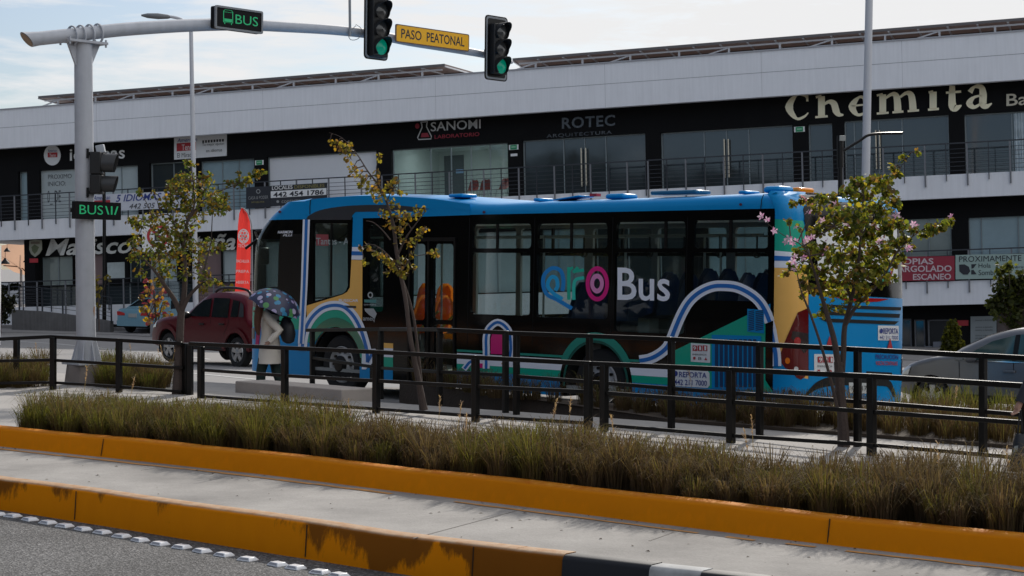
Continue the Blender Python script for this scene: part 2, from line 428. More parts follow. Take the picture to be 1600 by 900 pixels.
def kerb_paint(name, top, worn, seed, foot=0.0):
    """yellow painted concrete kerb: paint worn off in ragged patches that start from the top edge, bare tan concrete on the tread"""
    m = bpy.data.materials.new(name); m.use_nodes = True; t = m.node_tree; l = t.links.new; b = t.nodes['Principled BSDF']
    tcn = t.nodes.new('ShaderNodeTexCoord'); ge = t.nodes.new('ShaderNodeNewGeometry'); sx = t.nodes.new('ShaderNodeSeparateXYZ'); l(ge.outputs['Normal'], sx.inputs[0])
    so_ = t.nodes.new('ShaderNodeSeparateXYZ'); l(tcn.outputs['Object'], so_.inputs[0])
    mp_ = t.nodes.new('ShaderNodeMapping'); mp_.inputs['Location'].default_value = (seed, seed * 2, 0); mp_.inputs['Scale'].default_value = (1, 1, .35); l(tcn.outputs['Object'], mp_.inputs['Vector'])
    big = N(t, 'ShaderNodeTexNoise', i_Scale=1.3, i_Detail=4.0); l(mp_.outputs[0], big.inputs['Vector'])
    fine = N(t, 'ShaderNodeTexNoise', i_Scale=9.0, i_Detail=7.0, i_Roughness=.7); l(mp_.outputs[0], fine.inputs['Vector'])
    # wear where large-scale noise is high, reaching down from the top
    reach = M(t, 'MULTIPLY_ADD', M(t, 'SUBTRACT', big.outputs[0], .5), 5.5 * worn, M(t, 'MULTIPLY', M(t, 'SUBTRACT', so_.outputs['Z'], .20), 3.0))
    if worn >= 1:      # this stretch of the kerb has lost most of its paint to passing wheels
        reach = M(t, 'ADD', reach, M(t, 'MULTIPLY', M(t, 'SUBTRACT', 1.0, M(t, 'MULTIPLY', M(t, 'ABSOLUTE', M(t, 'ADD', so_.outputs['X'], .45)), .62), clamp=True), .62))
    w = M(t, 'ADD', reach, M(t, 'MULTIPLY_ADD', fine.outputs[0], 1.3, -.95))
    wear = M(t, 'MULTIPLY', M(t, 'MULTIPLY_ADD', w, 5.0, .5, True), worn if worn < 1 else .85)
    ypaint = N(t, 'ShaderNodeMix', data_type='RGBA'); l(fine.outputs[0], ypaint.inputs[0]); ypaint.inputs[6].default_value = (.72, .215, .0, 1); ypaint.inputs[7].default_value = (.82, .27, .0, 1); b.inputs['Specular IOR Level'].default_value = .12
    base = N(t, 'ShaderNodeMix', data_type='RGBA'); l(wear, base.inputs[0]); l(ypaint.outputs[2], base.inputs[6]); base.inputs[7].default_value = (.15, .05, .006, 1)
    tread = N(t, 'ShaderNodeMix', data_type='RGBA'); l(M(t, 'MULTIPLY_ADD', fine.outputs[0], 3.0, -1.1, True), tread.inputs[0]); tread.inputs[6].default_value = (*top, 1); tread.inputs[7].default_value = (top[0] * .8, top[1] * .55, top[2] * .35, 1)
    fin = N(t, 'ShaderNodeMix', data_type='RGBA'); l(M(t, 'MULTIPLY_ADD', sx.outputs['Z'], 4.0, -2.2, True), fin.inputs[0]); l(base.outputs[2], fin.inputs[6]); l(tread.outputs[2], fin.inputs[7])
    l(fin.outputs[2], b.inputs['Base Color']); b.inputs['Roughness'].default_value = .7
    bp = N(t, 'ShaderNodeBump', i_Strength=.3, i_Distance=.01); l(fine.outputs[0], bp.inputs['Height']); l(bp.outputs[0], b.inputs['Normal'])
    return m
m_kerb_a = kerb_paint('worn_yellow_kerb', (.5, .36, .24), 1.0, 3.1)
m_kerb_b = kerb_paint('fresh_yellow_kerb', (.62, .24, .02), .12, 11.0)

def concrete_slab():
    m = bpy.data.materials.new('sidewalk_concrete'); m.use_nodes = True; t = m.node_tree; l = t.links.new; b = t.nodes['Principled BSDF']
    tcn = t.nodes.new('ShaderNodeTexCoord')
    a = N(t, 'ShaderNodeTexNoise', i_Scale=.8, i_Detail=8.0, i_Roughness=.62); l(tcn.outputs['Object'], a.inputs['Vector'])
    f = N(t, 'ShaderNodeTexNoise', i_Scale=60.0, i_Detail=4.0); l(tcn.outputs['Object'], f.inputs['Vector'])
    sp = N(t, 'ShaderNodeTexVoronoi', i_Scale=9.0); l(tcn.outputs['Object'], sp.inputs['Vector'])
    v = M(t, 'MULTIPLY_ADD', a.outputs[0], .47, .02); v = M(t, 'MULTIPLY', v, M(t, 'MULTIPLY_ADD', f.outputs[0], .5, .75))
    dots = M(t, 'MULTIPLY_ADD', sp.outputs['Distance'], 30.0, -.9, True); v = M(t, 'MULTIPLY', v, M(t, 'MULTIPLY_ADD', dots, .5, .5))
    cb = t.nodes.new('ShaderNodeCombineColor'); l(v, cb.inputs[0]); l(M(t, 'MULTIPLY', v, .945), cb.inputs[1]); l(M(t, 'MULTIPLY', v, .88), cb.inputs[2])
    l(cb.outputs[0], b.inputs['Base Color']); b.inputs['Roughness'].default_value = .9
    bp = N(t, 'ShaderNodeBump', i_Strength=.25, i_Distance=.008); l(f.outputs[0], bp.inputs['Height']); l(bp.outputs[0], b.inputs['Normal'])
    return m
m_slab = concrete_slab()

# ------------------------------------------------------------------ ground, roads, kerbs, pavements
def sheet(name, loop, z, m):
    mb = MB(); mb.prism([(p[0], p[1]) for p in loop], [], lambda a, b, d: (a, b, z - d), 0)
    return structure(name, mb, m, smooth=0)
mb = MB()
xs = [-420, -150, -80, -40, -20, 0, 20, 40, 80, 150, 420]; ys = [-40, 0, 28, 34, 40, 46, 52, 58, 80, 150, 420, 900]
for y in ys:
    for x in xs: mb.v.append((x, y, far_ground(y)))
for j in range(len(ys) - 1):
    for i in range(len(xs) - 1):
        a = j * len(xs) + i; mb.f.append((a, a + 1, a + 1 + len(xs), a + len(xs)))
structure('ground', mb, m_asph_far)

def flat(v): return Vector((v.x, v.y))
KA = [flat(G(*p)) for p in ((0, 797), (200, 829), (400, 862), (600, 894))]
KA = [KA[0] + Vector((-.79, .613)) * 45, KA[0] + Vector((-.79, .613)) * 8] + KA + [flat(G(800, 859, .26)), flat(G(1000, 884, .26))]
KA_END = len(KA) - 1
KA.append(KA[-1] + Vector((.785, -.62)) * 9)
KB = [flat(G(x, y, .26)) for x, y in ((0, 697), (400, 739.5), (800, 789), (1200, 839.5), (1600, 885))]
KB = [KB[0] + Vector((-.82, .57)) * 40] + KB + [KB[-1] + Vector((.8, -.6)) * 8]
NRM = Vector((.62, .785))            # across the street, away from the camera
def off(line, d): return [p + NRM * d for p in line]

sheet('near_road', off(KA, -.0)[::1] + [KA[-1] - NRM * 30, KA[0] - NRM * 30], .004, m_asph)
def kerb(name, line, z0, z1, wd, m, r=.03, bat=.02):
    prof = [(0, z0), (bat, z1 - r), (bat + r * .35, z1 - r * .3), (bat + r, z1), (wd, z1), (wd, z0)]
    mb = MB(); dense = []
    for a, b in zip(line[:-1], line[1:]):
        k = max(1, int((b - a).length / .5)); dense += [a.lerp(b, i / k) for i in range(k)]
    dense.append(line[-1])
    rings = []
    for i, p in enumerate(dense):
        j = .006 * math.sin(i * 1.7) + .004 * math.sin(i * .63)
        rings.append([Vector((*(p + NRM * (o + j)), z + (j * .6 if z > z0 else 0))) for o, z in prof])
    mb.loft(rings, closed=True, caps=True)
    return structure(name, mb, m, smooth=math.radians(50))
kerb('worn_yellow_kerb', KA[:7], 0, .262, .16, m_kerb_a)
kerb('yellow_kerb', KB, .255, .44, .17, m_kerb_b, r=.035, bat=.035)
# the end of the near kerb is painted black and white
m_kb = mat('black_kerb_paint', (.012, .012, .014), .6, var=.5, vscale=5); m_kw = mat('white_kerb_paint', (.40, .40, .39), .8, var=.6, vscale=5)
p0, p1, p2 = KA[6], KA[7], KA[8]
a0 = flat(G(800, 859, .26)); d_ = (KA[7] - KA[6]).normalized(); q = lambda s: a0 + d_ * s
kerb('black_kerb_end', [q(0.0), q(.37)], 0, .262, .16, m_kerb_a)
kerb('black_kerb_end', [q(.373), q(1.0)], 0, .262, .16, m_kb)
kerb('white_kerb_end', [q(1.003), q(1.35)], 0, .262, .16, m_kw)
kerb('black_kerb_end', [q(1.353), q(1.75)], 0, .262, .16, m_kb)
kerb('white_kerb_end', [q(1.753), q(2.3)], 0, .262, .16, m_kw)
sheet('near_pavement', [p + NRM * .155 for p in KA] + (off(KB, .02))[::-1], .256, m_slab)
# thin joints across the concrete
mbj = MB()
for x, y in ((640, 842), (1010, 846), (215, 735)):
    a = flat(G(x, y, .26)); b = a + Vector((.45, .89)) * 3
    t = ((KB[2] - a).dot(NRM)) / Vector((.45, .89)).dot(NRM)
    mbj.bar((*(a + Vector((.45, .89)) * .05), .2575), (*(a + Vector((.45, .89)) * max(.4, t - .1)), .2575), .012, .002)
structure('pavement_joint', mbj, mat('joint_dirt', (.2, .185, .17), .95))
mbk = MB()
for line, pxs, z0, z1, bat in ((KB, ((161, 0), (1295, 0)), .27, .425, .032), (KA, ((482, 0), (740, 0), (120, 0)), .02, .245, .018)):
    for px, _ in pxs:
        a = None
        for u, v in zip(line[:-1], line[1:]):
            for i in range(40):
                c = u.lerp(v, i / 40)
                if abs(proj((c.x, c.y, .2))[0] - px) < 6 and c.y > 5: a = c; break
            if a: break
        if a: mbk.bar((*(a - NRM * .0), z0), (*(a + NRM * (bat - .004)), z1), .0065, .006, up=(-NRM.x, -NRM.y, 0))
structure('kerb_joint', mbk, mat('kerb_joint_dirt', (.04, .02, .006), .95))
# painted line along the foot of the far kerb, broken by dirt
mbl = MB(); lin = off(KB, -.16)
rr = random.Random(3)
for a, b in zip(lin[:-1], lin[1:]):
    n = max(1, int((b - a).length / .22))
    for i in range(n):
        if rr.random() < .12: continue
        w = .035 + rr.random() * .035; c0, c1 = a.lerp(b, i / n), a.lerp(b, (i + .98) / n); o_ = rr.uniform(-.012, .012)
        vs = [(*(c0 + NRM * (o_ - w / 2)), .2602), (*(c1 + NRM * (o_ - w / 2)), .2602), (*(c1 + NRM * (o_ + w / 2)), .2602), (*(c0 + NRM * (o_ + w / 2)), .2602)]
        mbl.add(vs, [(0, 1, 2, 3)])
structure('painted_line', mbl, mat('faded_yellow_line', (.5, .23, .06), .8, var=.5, vscale=7), smooth=0)

PL0 = flat(G(8, 668, .4))            # the near planter starts here
def clip_start(line, p):             # part of an offset line right of p
    return [v for v in line if v.x > p.x + .2]
near_in = [PL0 + NRM * .05] + clip_start(off(KB, .15), PL0)
near_out = [PL0 + NRM * 1.35] + clip_start(off(KB, 1.45), PL0 + NRM * 1.35)
sheet('planter_soil', near_in + near_out[::-1], .38, m_soil)
m_walk = mat('median_concrete', (.33, .31, .29), .9, var=.25, vscale=1.6, bump=.2, bscale=60)
def slab(name, loop, z0, z1, m):
    mb = MB(); mb.prism([(p[0], p[1]) for p in loop], [], lambda a, b, d: (a, b, z1 - d * (z1 - z0)), 1); return structure(name, mb, m, smooth=0)
slab('median_pavement', off(KB, .16) + off(KB, 6.45)[::-1], -.02, .30, m_walk)
LW = off(KB, 7.7)
ptl = flat(G(600, 600, .3)); 
slab('back_planter_soil', [p for p in [ptl + NRM * .35] + [v for v in off(KB, 6.455) if v.x > -.6]] + [v for v in off(KB, 8.0) if v.x > -1.2][::-1], -.02, .34, m_soil)
slab('median_apron', [v for v in off(KB, 6.46) if v.x < -1.5] + [flat(G(585, 626, .3))] + [flat(G(575, 612, .24))] + [v for v in off(KB, 7.6) if v.x < -2.2][::-1], -.02, .24, m_walk)

def line_far(name, pts, w, m):
    mb = MB(); v = [GF(*p) for p in pts]; v = [v[0] + (v[0] - v[1]).normalized() * 12] + v
    for a, b in zip(v[:-1], v[1:]):
        n = Vector((-(b - a).y, (b - a).x, 0)).normalized() * w / 2
        k = 8
        for i in range(k):
            c, d = a.lerp(b, i / k), a.lerp(b, (i + 1) / k)
            mb.add([(p.x, p.y, far_ground(p.y) + .006) for p in (c - n, d - n, d + n, c + n)], [(0, 1, 2, 3)])
    return structure(name, mb, m, smooth=0)
m_mark = mat('road_marking_paint', (.5, .5, .49), .8, var=.3, vscale=3)
line_far('lane_marking', [(0, 532), (78, 536.5), (149, 543), (252, 553), (330, 562)], .13, m_mark)
line_far('lane_marking', [(230, 577), (301, 583.5), (394, 592.5), (470, 601)], .12, m_mark)
line_far('far_gutter', [(0, 519), (180, 523), (300, 530)], .18, mat('gutter_dirt', (.07, .067, .065), .9, var=.3))
# far pavement in front of the building, a low step above the road
fe = [GF(-400, 503), GF(0, 513), GF(180, 517), GF(420, 527)]
fe = [flat(v) for v in fe]; dv = (fe[-1] - fe[-2]).normalized(); fe.append(fe[-1] + dv * 60); fe.insert(0, fe[0] - (fe[1] - fe[0]).normalized() * 80)
slab('far_pavement', fe + [fe[-1] + Vector((0, 40)), fe[0] + Vector((0, 60))], -1.2, -.62, mat('far_concrete', (.2, .19, .185), .9, var=.2, vscale=.6))

# ------------------------------------------------------------------ raised road studs along the near kerb
m_stud = mat('white_stud_plastic', (.8, .81, .83), .35, coat=.3); m_studd = mat('stud_reflector', (.3, .3, .32), .25)
studs = [(-4, 802), (20, 804.5), (47, 810), (75, 815), (101, 820), (130, 825), (160, 830), (190, 836), (219, 842), (250, 848), (284, 853), (316, 859), (350, 865), (387, 872), (434, 880), (462, 885), (500, 892), (530, 897)]
ords = 'first second third fourth fifth sixth seventh eighth ninth tenth eleventh twelfth thirteenth fourteenth fifteenth sixteenth seventeenth eighteenth'.split()
stud = None
kdir = (KA[5] - KA[2]).normalized(); kang = math.atan2(kdir.y, kdir.x)
for i, (x, y) in enumerate(studs):
    p = G(x, y, .02)
    lab = f'small white road stud on the asphalt below the yellow kerb, {ords[i]} from the left'
    mw = Matrix.Translation((p.x, p.y, .004)) @ Matrix.Rotation(kang + .12 * math.sin(i * 2.1), 4, 'Z')
    if stud is None:
        stud = Thing('road_stud', lab, 'road stud', mw, group='white road studs along the near kerb')
        b = MB(); b.loft([[Vector((sx * a, sy * c, z)) for sx, sy in ((-1, -1), (1, -1), (1, 1), (-1, 1))] for a, c, z in ((.062, .05, 0), (.06, .048, .008), (.042, .032, .026))])
        body = stud.part('body', b, m_stud, bevel=.003)
        r_ = MB(); r_.add([(-.045, -.0462, .011), (.045, -.0462, .011), (.036, -.036, .0235), (-.036, -.036, .0235)], [(0, 1, 2, 3)])
        stud.part('reflector', r_, m_studd, parent=body)
    else:
        copy_thing(stud, mw, lab)
lit_ = MB(); r5 = random.Random(5)
for i in range(150):
    u = r5.random(); k_ = 1 + int(u * 5.999); a = KB[min(k_, len(KB) - 2)].lerp(KB[min(k_ + 1, len(KB) - 1)], r5.random()); d_o = -(.03 + 1.45 * r5.random() ** 1.9); p_ = a + NRM * d_o; s_ = r5.uniform(.006, .02); an = r5.random() * 6.28
    c_, n_ = math.cos(an) * s_, math.sin(an) * s_; h_ = r5.uniform(.001, .008)
    lit_.add([(p_.x - c_, p_.y - n_, .2585), (p_.x + n_ * .5, p_.y - c_ * .5, .259 + h_), (p_.x + c_, p_.y + n_, .2595), (p_.x - n_ * .5, p_.y + c_ * .5, .259 + h_ * .6)], [(0, 1, 2, 3)])
lo_ = make_mesh('litter', lit_, mat('dry_leaf_bits', (.10, .07, .04), .9, var=.5, vscale=30), solid=False); lo_['kind'] = 'stuff'; lo_['label'] = 'dry leaf bits scattered on the pale concrete strip'; lo_['category'] = 'litter'
m_grit = mat('grit', (.2, .17, .14), .95)

# ------------------------------------------------------------------ fences of the median
def fence(name, label, posts, rails, zb, pw=.075, group='black railings of the median', base_drop=.0):
    """posts: (px, py top, py base); rails: list of [(px, py)...] polylines; depths come from the post feet"""
    feet = [G(x, yb, zb) for x, yt, yb in posts]
    t = Thing(name, label, 'railing', origin=feet[0], group=group)
    def at(px, py):
        # depth on the vertical plane through the two nearest posts
        for k in range(len(feet) - 1):
            if px <= posts[k + 1][0] or k == len(feet) - 2: break
        a, b = feet[k], feet[k + 1]; n = Vector((-(b - a).y, (b - a).x, 0)).normalized()
        return on_plane(px, py, a, n)
    for (x, yt, yb), f in zip(posts, feet):
        if yb is None: continue
        top = at(x, yt); m_ = MB(); d = (feet[-1] - feet[0]).normalized()
        m_.bar(f - Vector((0, 0, .05)), Vector((top.x, top.y, top.z - .005)), pw, pw, up=Vector((-d.y, d.x, 0)))
        t.part('post', m_, m_black, bevel=.006)
    for k, rl in enumerate(rails):
        m_ = MB(); pts = [at(*p) for p in rl]
        h = (.05, .042, .038)[min(k, 2)]
        for a, b in zip(pts[:-1], pts[1:]): m_.bar(a, b, .06 if k == 0 else .04, h)
        t.part('top_rail' if k == 0 else 'rail', m_, m_black, bevel=.005)
    return t
fence('railing', 'black metal railing in front of the grey signal pole, bent at one post', [(-70, 530, 606), (26, 528, 603), (83, 526, 609), (186, 532, 613), (297, 538, 617)],
      [[(-70, 533), (80, 526), (186, 531.5), (284, 537)], [(-70, 565), (80, 562.5), (186, 569), (286, 575)], [(-70, 600), (80, 597.5), (186, 604), (284, 612)]], .3)
fence('railing', 'near black metal railing from the thick gate post to the middle of the bus', [(314, 541, 622), (445, 545, 633), (588, 551, 645), (743, 559, 659), (919, 567, 672)],
      [[(297, 537), (400, 541.5), (588, 550), (743, 558.5), (923, 568)], [(316, 578), (445, 587), (588, 595), (743, 604), (919, 612)], [(316, 619), (445, 628.5), (588, 639), (743, 650), (917, 661)]], .3)
fence('railing', 'near black metal railing on the right, from below the bus to the right edge', [(944, 569, 674), (1142, 578, 692), (1362, 589, 712), (1604, 603, 739), (1880, 620, 770)],
      [[(925, 568), (1142, 577.5), (1362, 588), (1604, 603), (1880, 622)], [(944, 614), (1142, 628), (1362, 643.5), (1604, 661), (1880, 685)], [(944, 664), (1142, 680.5), (1362, 695), (1604, 716), (1880, 745)]], .3)
fence('railing', 'far black metal railing in front of the bus door, behind the near railing', [(488, 517, 603), (595, 515, 618), (687, 516, 634), (790, 521, 645)],
      [[(480, 516), (595, 514.5), (687, 515), (793, 520)], [(488, 559), (595, 575), (687, 581), (790, 586)]], .3, pw=.065)
fence('railing', 'far black metal railing along the rear half of the bus', [(807, 522, 648), (921, 526, 659), (1049, 531, 669), (1187, 539, 681), (1340, 547, 698), (1536, 558, 713), (1760, 570, 735)],
      [[(797, 520.5), (921, 525), (1049, 530), (1187, 538), (1340, 546), (1536, 556), (1760, 568)], [(807, 588), (921, 596.5), (1049, 607), (1187, 617), (1340, 627.5), (1536, 643), (1760, 662)]], .3, pw=.065)
f0 = G(292, 616, .3); mb = MB(); mb.bar(f0 - Vector((0, 0, .05)), P(292, 536, f0.y), .15, .12, up=(.8, .6, 0))
solo('gate_post', 'thick square black post beside the tree at the end of the left railing', 'post', mb, m_black, origin=f0, bevel=.008)

# concrete block
b0, b1 = G(367, 617, .26), G(534, 632, .26); e = (b1 - b0).normalized(); nn = Vector((-e.y, e.x, 0)); nn = nn if nn.y > 0 else -nn
mb = MB(); Lb = (b1 - b0).length
mb.add([tuple(b0 + e * s + nn * t_ + Vector((0, 0, z))) for z in (-.02, .195) for s, t_ in ((0, 0), (Lb, 0), (Lb + .05, .5), (.05, .5))], [(3, 2, 1, 0), (4, 5, 6, 7), (0, 1, 5, 4), (1, 2, 6, 5), (2, 3, 7, 6), (3, 0, 4, 7)])
solo('concrete_block', 'long low pale concrete block lying on the median in front of the woman', 'concrete block', mb, mat('block_concrete', (.4, .35, .31), .88, var=.25, vscale=3, bump=.25, bscale=40), origin=b0, bevel=.015)

# ------------------------------------------------------------------ signal gantry
et0 = ray(3424, 448.3); et0.z = 0; et0.normalize(); ef0 = Vector((-et0.y, et0.x, 0))
foot = G(131, 603, .28); FS = frame(foot, et0, ef0, Vector((0, 0, 1)))   # x along the arm, y towards the left end of the street, z up
FSi = FS.inverted()
def S(px, py, d=0.0):
    """point of the gantry's plane (moved d towards the viewer) in gantry coordinates"""
    p = on_plane(px, py, foot - ef0 * d, ef0); return FSi @ p
gantry = Thing('signal_gantry', 'grey steel signal gantry with a long curved arm reaching right over the street', 'signal gantry', FS)
zt, zb = S(130, 66).z, S(132, 566).z
r0 = .133
lean = S(130, 66).x
pole = MB().tube([(S(135, 566).x, 0, zb), (S(132, 300).x, 0, S(132, 300).z), (lean, 0, zt)], [.142, .137, .13], n=20)
po = gantry.part('pole', pole, m_galv)
plate = MB().box(-.23, .23, -.23, .23, zb - .03, zb)
for a in range(8):
    an = a * math.pi / 4; c, s_ = math.cos(an), math.sin(an); x0 = S(135, 566).x
    fin = [(x0 + c * .13, s_ * .13), (x0 + c * .23, s_ * .23)]
    n_ = Vector((-s_, c, 0)) * .008
    pts = [Vector((*fin[0], zb)), Vector((*fin[1], zb)), Vector((*fin[0], zb + .36))]
    plate.add([p + n_ for p in pts] + [p - n_ for p in pts], [(0, 1, 2), (5, 4, 3), (0, 3, 4, 1), (1, 4, 5, 2), (2, 5, 3, 0)])
gantry.part('base_flange', plate, m_galv, parent=po)
st = MB().tube([(S(135, 472).x - .0, 0, S(135, 480).z), (S(135, 472).x, 0, S(135, 488).z)], .1, n=16)
rust = MB().drape([(139, 478), (143, 480), (143.5, 492), (140, 494), (138, 486)], lambda a, b: (S(a, b).x, -math.sqrt(max(.0004, .1405 ** 2 - (S(a, b).x - S(133.5, 486).x) ** 2)) - .003, S(a, b).z), 2)
gantry.part('sticker_remains', rust, mat('rust_stain', (.36, .16, .035), .9, var=.5, vscale=30), parent=po)
arm_px = [(44, 62), (130, 53), (200, 45.5), (300, 39.5), (380, 38.5), (450, 42), (520, 46.5), (585, 54), (640, 65), (700, 75), (760, 86), (800, 97.5)]
arm_w = [22, 21.5, 21, 20, 18.5, 17, 16, 15, 14, 13, 11, 5]
ap = smooth_line([S(x, y) for x, y in arm_px], 4)
aw = np.interp(np.linspace(0, 11, len(ap)), range(12), arm_w)
rad = []
for p, w in zip(ap, aw):
    wp = FS @ p; dep = (CR.transposed() @ (wp - CAM)).z; rad.append(w / 2 * dep / FOC)
am = MB().tube(ap, rad, n=18)
# slanted cut at the butt end
for i in range(18):
    v = Vector(am.v[i]); am.v[i] = (v.x - (v.z - ap[0].z) * .75 - .02, v.y, v.z)
ao = gantry.part('arm', am, m_galv)
cap = MB(); ring = [Vector(am.v[i]) for i in range(18)]; cen = sum(ring, Vector()) / 18
cap.add([cen + (r - cen) * .86 - Vector((.006, 0, .004)) for r in ring], [tuple(range(18))])
gantry.part('end_cap', cap, mat('tan_end_plate', (.35, .25, .17), .8, var=.3), parent=ao)
cl = MB()
zc = S(130, 53).z; tx = lambda px: S(px, 55).x
for x in (113, 126, 140, 153):
    zz = S(x, 54.5 - (x - 130) * .09).z; cl.lathe([(.128, -.012), (.15, -.012), (.15, .012), (.128, .012)], (tx(x), 0, zz), (1, 0, .09), n=20)
cl.box(tx(100), tx(160), -.16, .16, zt - .02, zt + .015)
cl.add([(lean - .13, -.02, zt - .34), (lean - .27, -.02, zt - .02), (lean + .27, -.02, zt - .02), (lean + .13, -.02, zt - .34), (lean - .13, .02, zt - .34), (lean - .27, .02, zt - .02), (lean + .27, .02, zt - .02), (lean + .13, .02, zt - .34)], [(0, 1, 2, 3), (7, 6, 5, 4), (0, 4, 5, 1), (2, 6, 7, 3), (1, 5, 6, 2), (0, 3, 7, 4)])
for dy in (-.13, .13):
    for x in (102, 158): cl.tube([(tx(x), dy, zt - .06), (tx(x), dy, zt + .05)], .016, n=8)
gantry.part('clamp', cl, m_galv, parent=po)
rod = MB().tube([S(547, 57, .12), S(546, -40, .12)], .022, n=8)
gantry.part('antenna_rod', rod, m_greyp)
wl = MB().tube(smooth_line([S(x, y, .1) for x, y in ((556, 38), (565, 46), (560, 60), (548, 62), (545, 52), (556, 40))], 4), .006, n=5)
gantry.part('cable_loop', wl, m_greyp, parent=ao)
mb = MB(); fb = foot
mb.tube([(0, 0, -.25), (0, 0, .0), (.0, 0, zb - .035)], [.30, .29, .25], n=8)
solo('concrete_plinth', 'rough concrete plinth under the grey signal pole', 'plinth', mb, m_conc_dark, FS, smooth=math.radians(20))

# signs and lights that hang on the gantry
m_led = mat('green_led', (.01, .2, .08), .5, emit=(.02, .75, .28), estr=.22)
m_ledoff = mat('dark_display', (.004, .004, .0045), .6, spec=.2)
m_lens_off = mat('unlit_lens', (.06, .06, .058), .2, coat=.5)
m_lens_green = mat('lit_green_lens', (.0, .22, .14), .25, emit=(.0, .5, .30), estr=.16)
m_rim = mat('grey_sign_rim', (.22, .23, .24), .5)
def plate_sign(name, label, cat, corners, d, th, m_front, r=.03, rim=None, rimw=.02):
    """upright plate in the gantry plane; corners: px of upper left and lower right"""
    a, b = S(*corners[0], d), S(*corners[1], d)
    x0, x1, z0, z1 = a.x, b.x, b.z, a.z
    t = Thing(name, label, cat, FS, ((x0 + x1) / 2, -d, z0))
    fn = lambda u, v, k: (u, -d + k, v)
    bd = t.part('panel', MB().prism(rrect(x0, z0, x1, z1, r), [], fn, th), m_front)
    if rim:
        t.part('frame', MB().prism(rrect(x0 - rimw * .2, z0 - rimw * .2, x1 + rimw * .2, z1 + rimw * .2, r), [rrect(x0 + rimw, z0 + rimw, x1 - rimw, z1 - rimw, r * .6)], lambda u, v, k: (u, -d - .012 + k, v), .03), rim)
    return t, (x0, x1, z0, z1)
t, (x0, x1, z0, z1) = plate_sign('bus_lane_sign', 'black electronic sign with a green bus symbol and the word BUS, hanging on the arm', 'display', ((336.5, 8), (410, 53)), .22, .12, m_ledoff, rim=m_rim, rimw=.025)
# the plate follows the street's perspective, so its true height is taken from the left edge
fl = lambda u, v: (x0 + (x1 - x0) * u, -.22 - .004, z0 + (z1 - z0) * v)
tx_ = MB(); text_on(tx_, 'BUS', (.42, .30, .9, .72), fl)
for pts in ([(.17, .3), (.17, .8), (.2, .86), (.33, .86), (.36, .8), (.36, .3), (.17, .3)], [(.17, .46), (.36, .46)], [(.17, .76), (.36, .76)], [(.195, .3), (.195, .22)], [(.335, .3), (.335, .22)]):
    stroke_on(tx_, pts, .017, fl)
tx_.add([fl(.185, .33), fl(.345, .33), fl(.345, .45), fl(.185, .45)], [(0, 1, 2, 3)])
t.part('lettering', tx_, m_led)
t.part('bracket', MB().box((x0 + x1) / 2 - .2, (x0 + x1) / 2 + .2, -.1, -.06, (z0 + z1) / 2 - .05, (z0 + z1) / 2 + .05), m_greyp)

t, (x0, x1, z0, z1) = plate_sign('bus_lane_sign', 'narrow black electronic sign with green dots reading BUS on the front of the grey pole', 'display', ((117.5, 314), (189, 344)), .2, .09, m_ledoff, r=.01)
fl = lambda u, v: (x0 + (x1 - x0) * u, -.204, z0 + (z1 - z0) * v)
tx_ = MB(); text_on(tx_, 'BUS', (.09, .27, .6, .8), fl, bold=.0)
for pts in ([(.66, .78), (.72, .3)], [(.79, .78), (.79, .3)], [(.92, .78), (.86, .3)]): stroke_on(tx_, pts, .035, fl)
t.part('lettering', tx_, m_led)
t.part('bracket', MB().box((x0 + x1) / 2 - .34, (x0 + x1) / 2 - .28, -.11, .0, (z0 + z1) / 2 - .03, (z0 + z1) / 2 + .03), m_black)

m_yel = mat('yellow_sign_sheet', (.95, .46, .004), .45, var=.06); m_brown = mat('sign_edge', (.16, .1, .07), .6)
t, (x0, x1, z0, z1) = plate_sign('crossing_sign', 'yellow sign reading PASO PEATONAL between the two traffic lights', 'sign', ((618.5, 37), (733, 81)), .16, .02, m_brown, r=.03)
# the sheet's lower corner on the right sits lower in the photograph, as the plate recedes
fl = lambda u, v: (x0 + (x1 - x0) * u, -.164, z0 + (z1 - z0) * v)
sh = MB().prism(rrect(x0 + .018, z0 + .018, x1 - .018, z1 - .018, .03), [], lambda u, v, k: (u, -.1625 + k * .0, v), 0); t.part('sheet', sh, m_yel)
tx_ = MB(); text_on(tx_, 'PASO', (.07, .25, .34, .78), fl, bold=.012); t.part('lettering', tx_, m_letb); t.part('lettering', text_on(MB(), 'PEATONAL', (.41, .25, .93, .78), fl, bold=.012), m_letb)

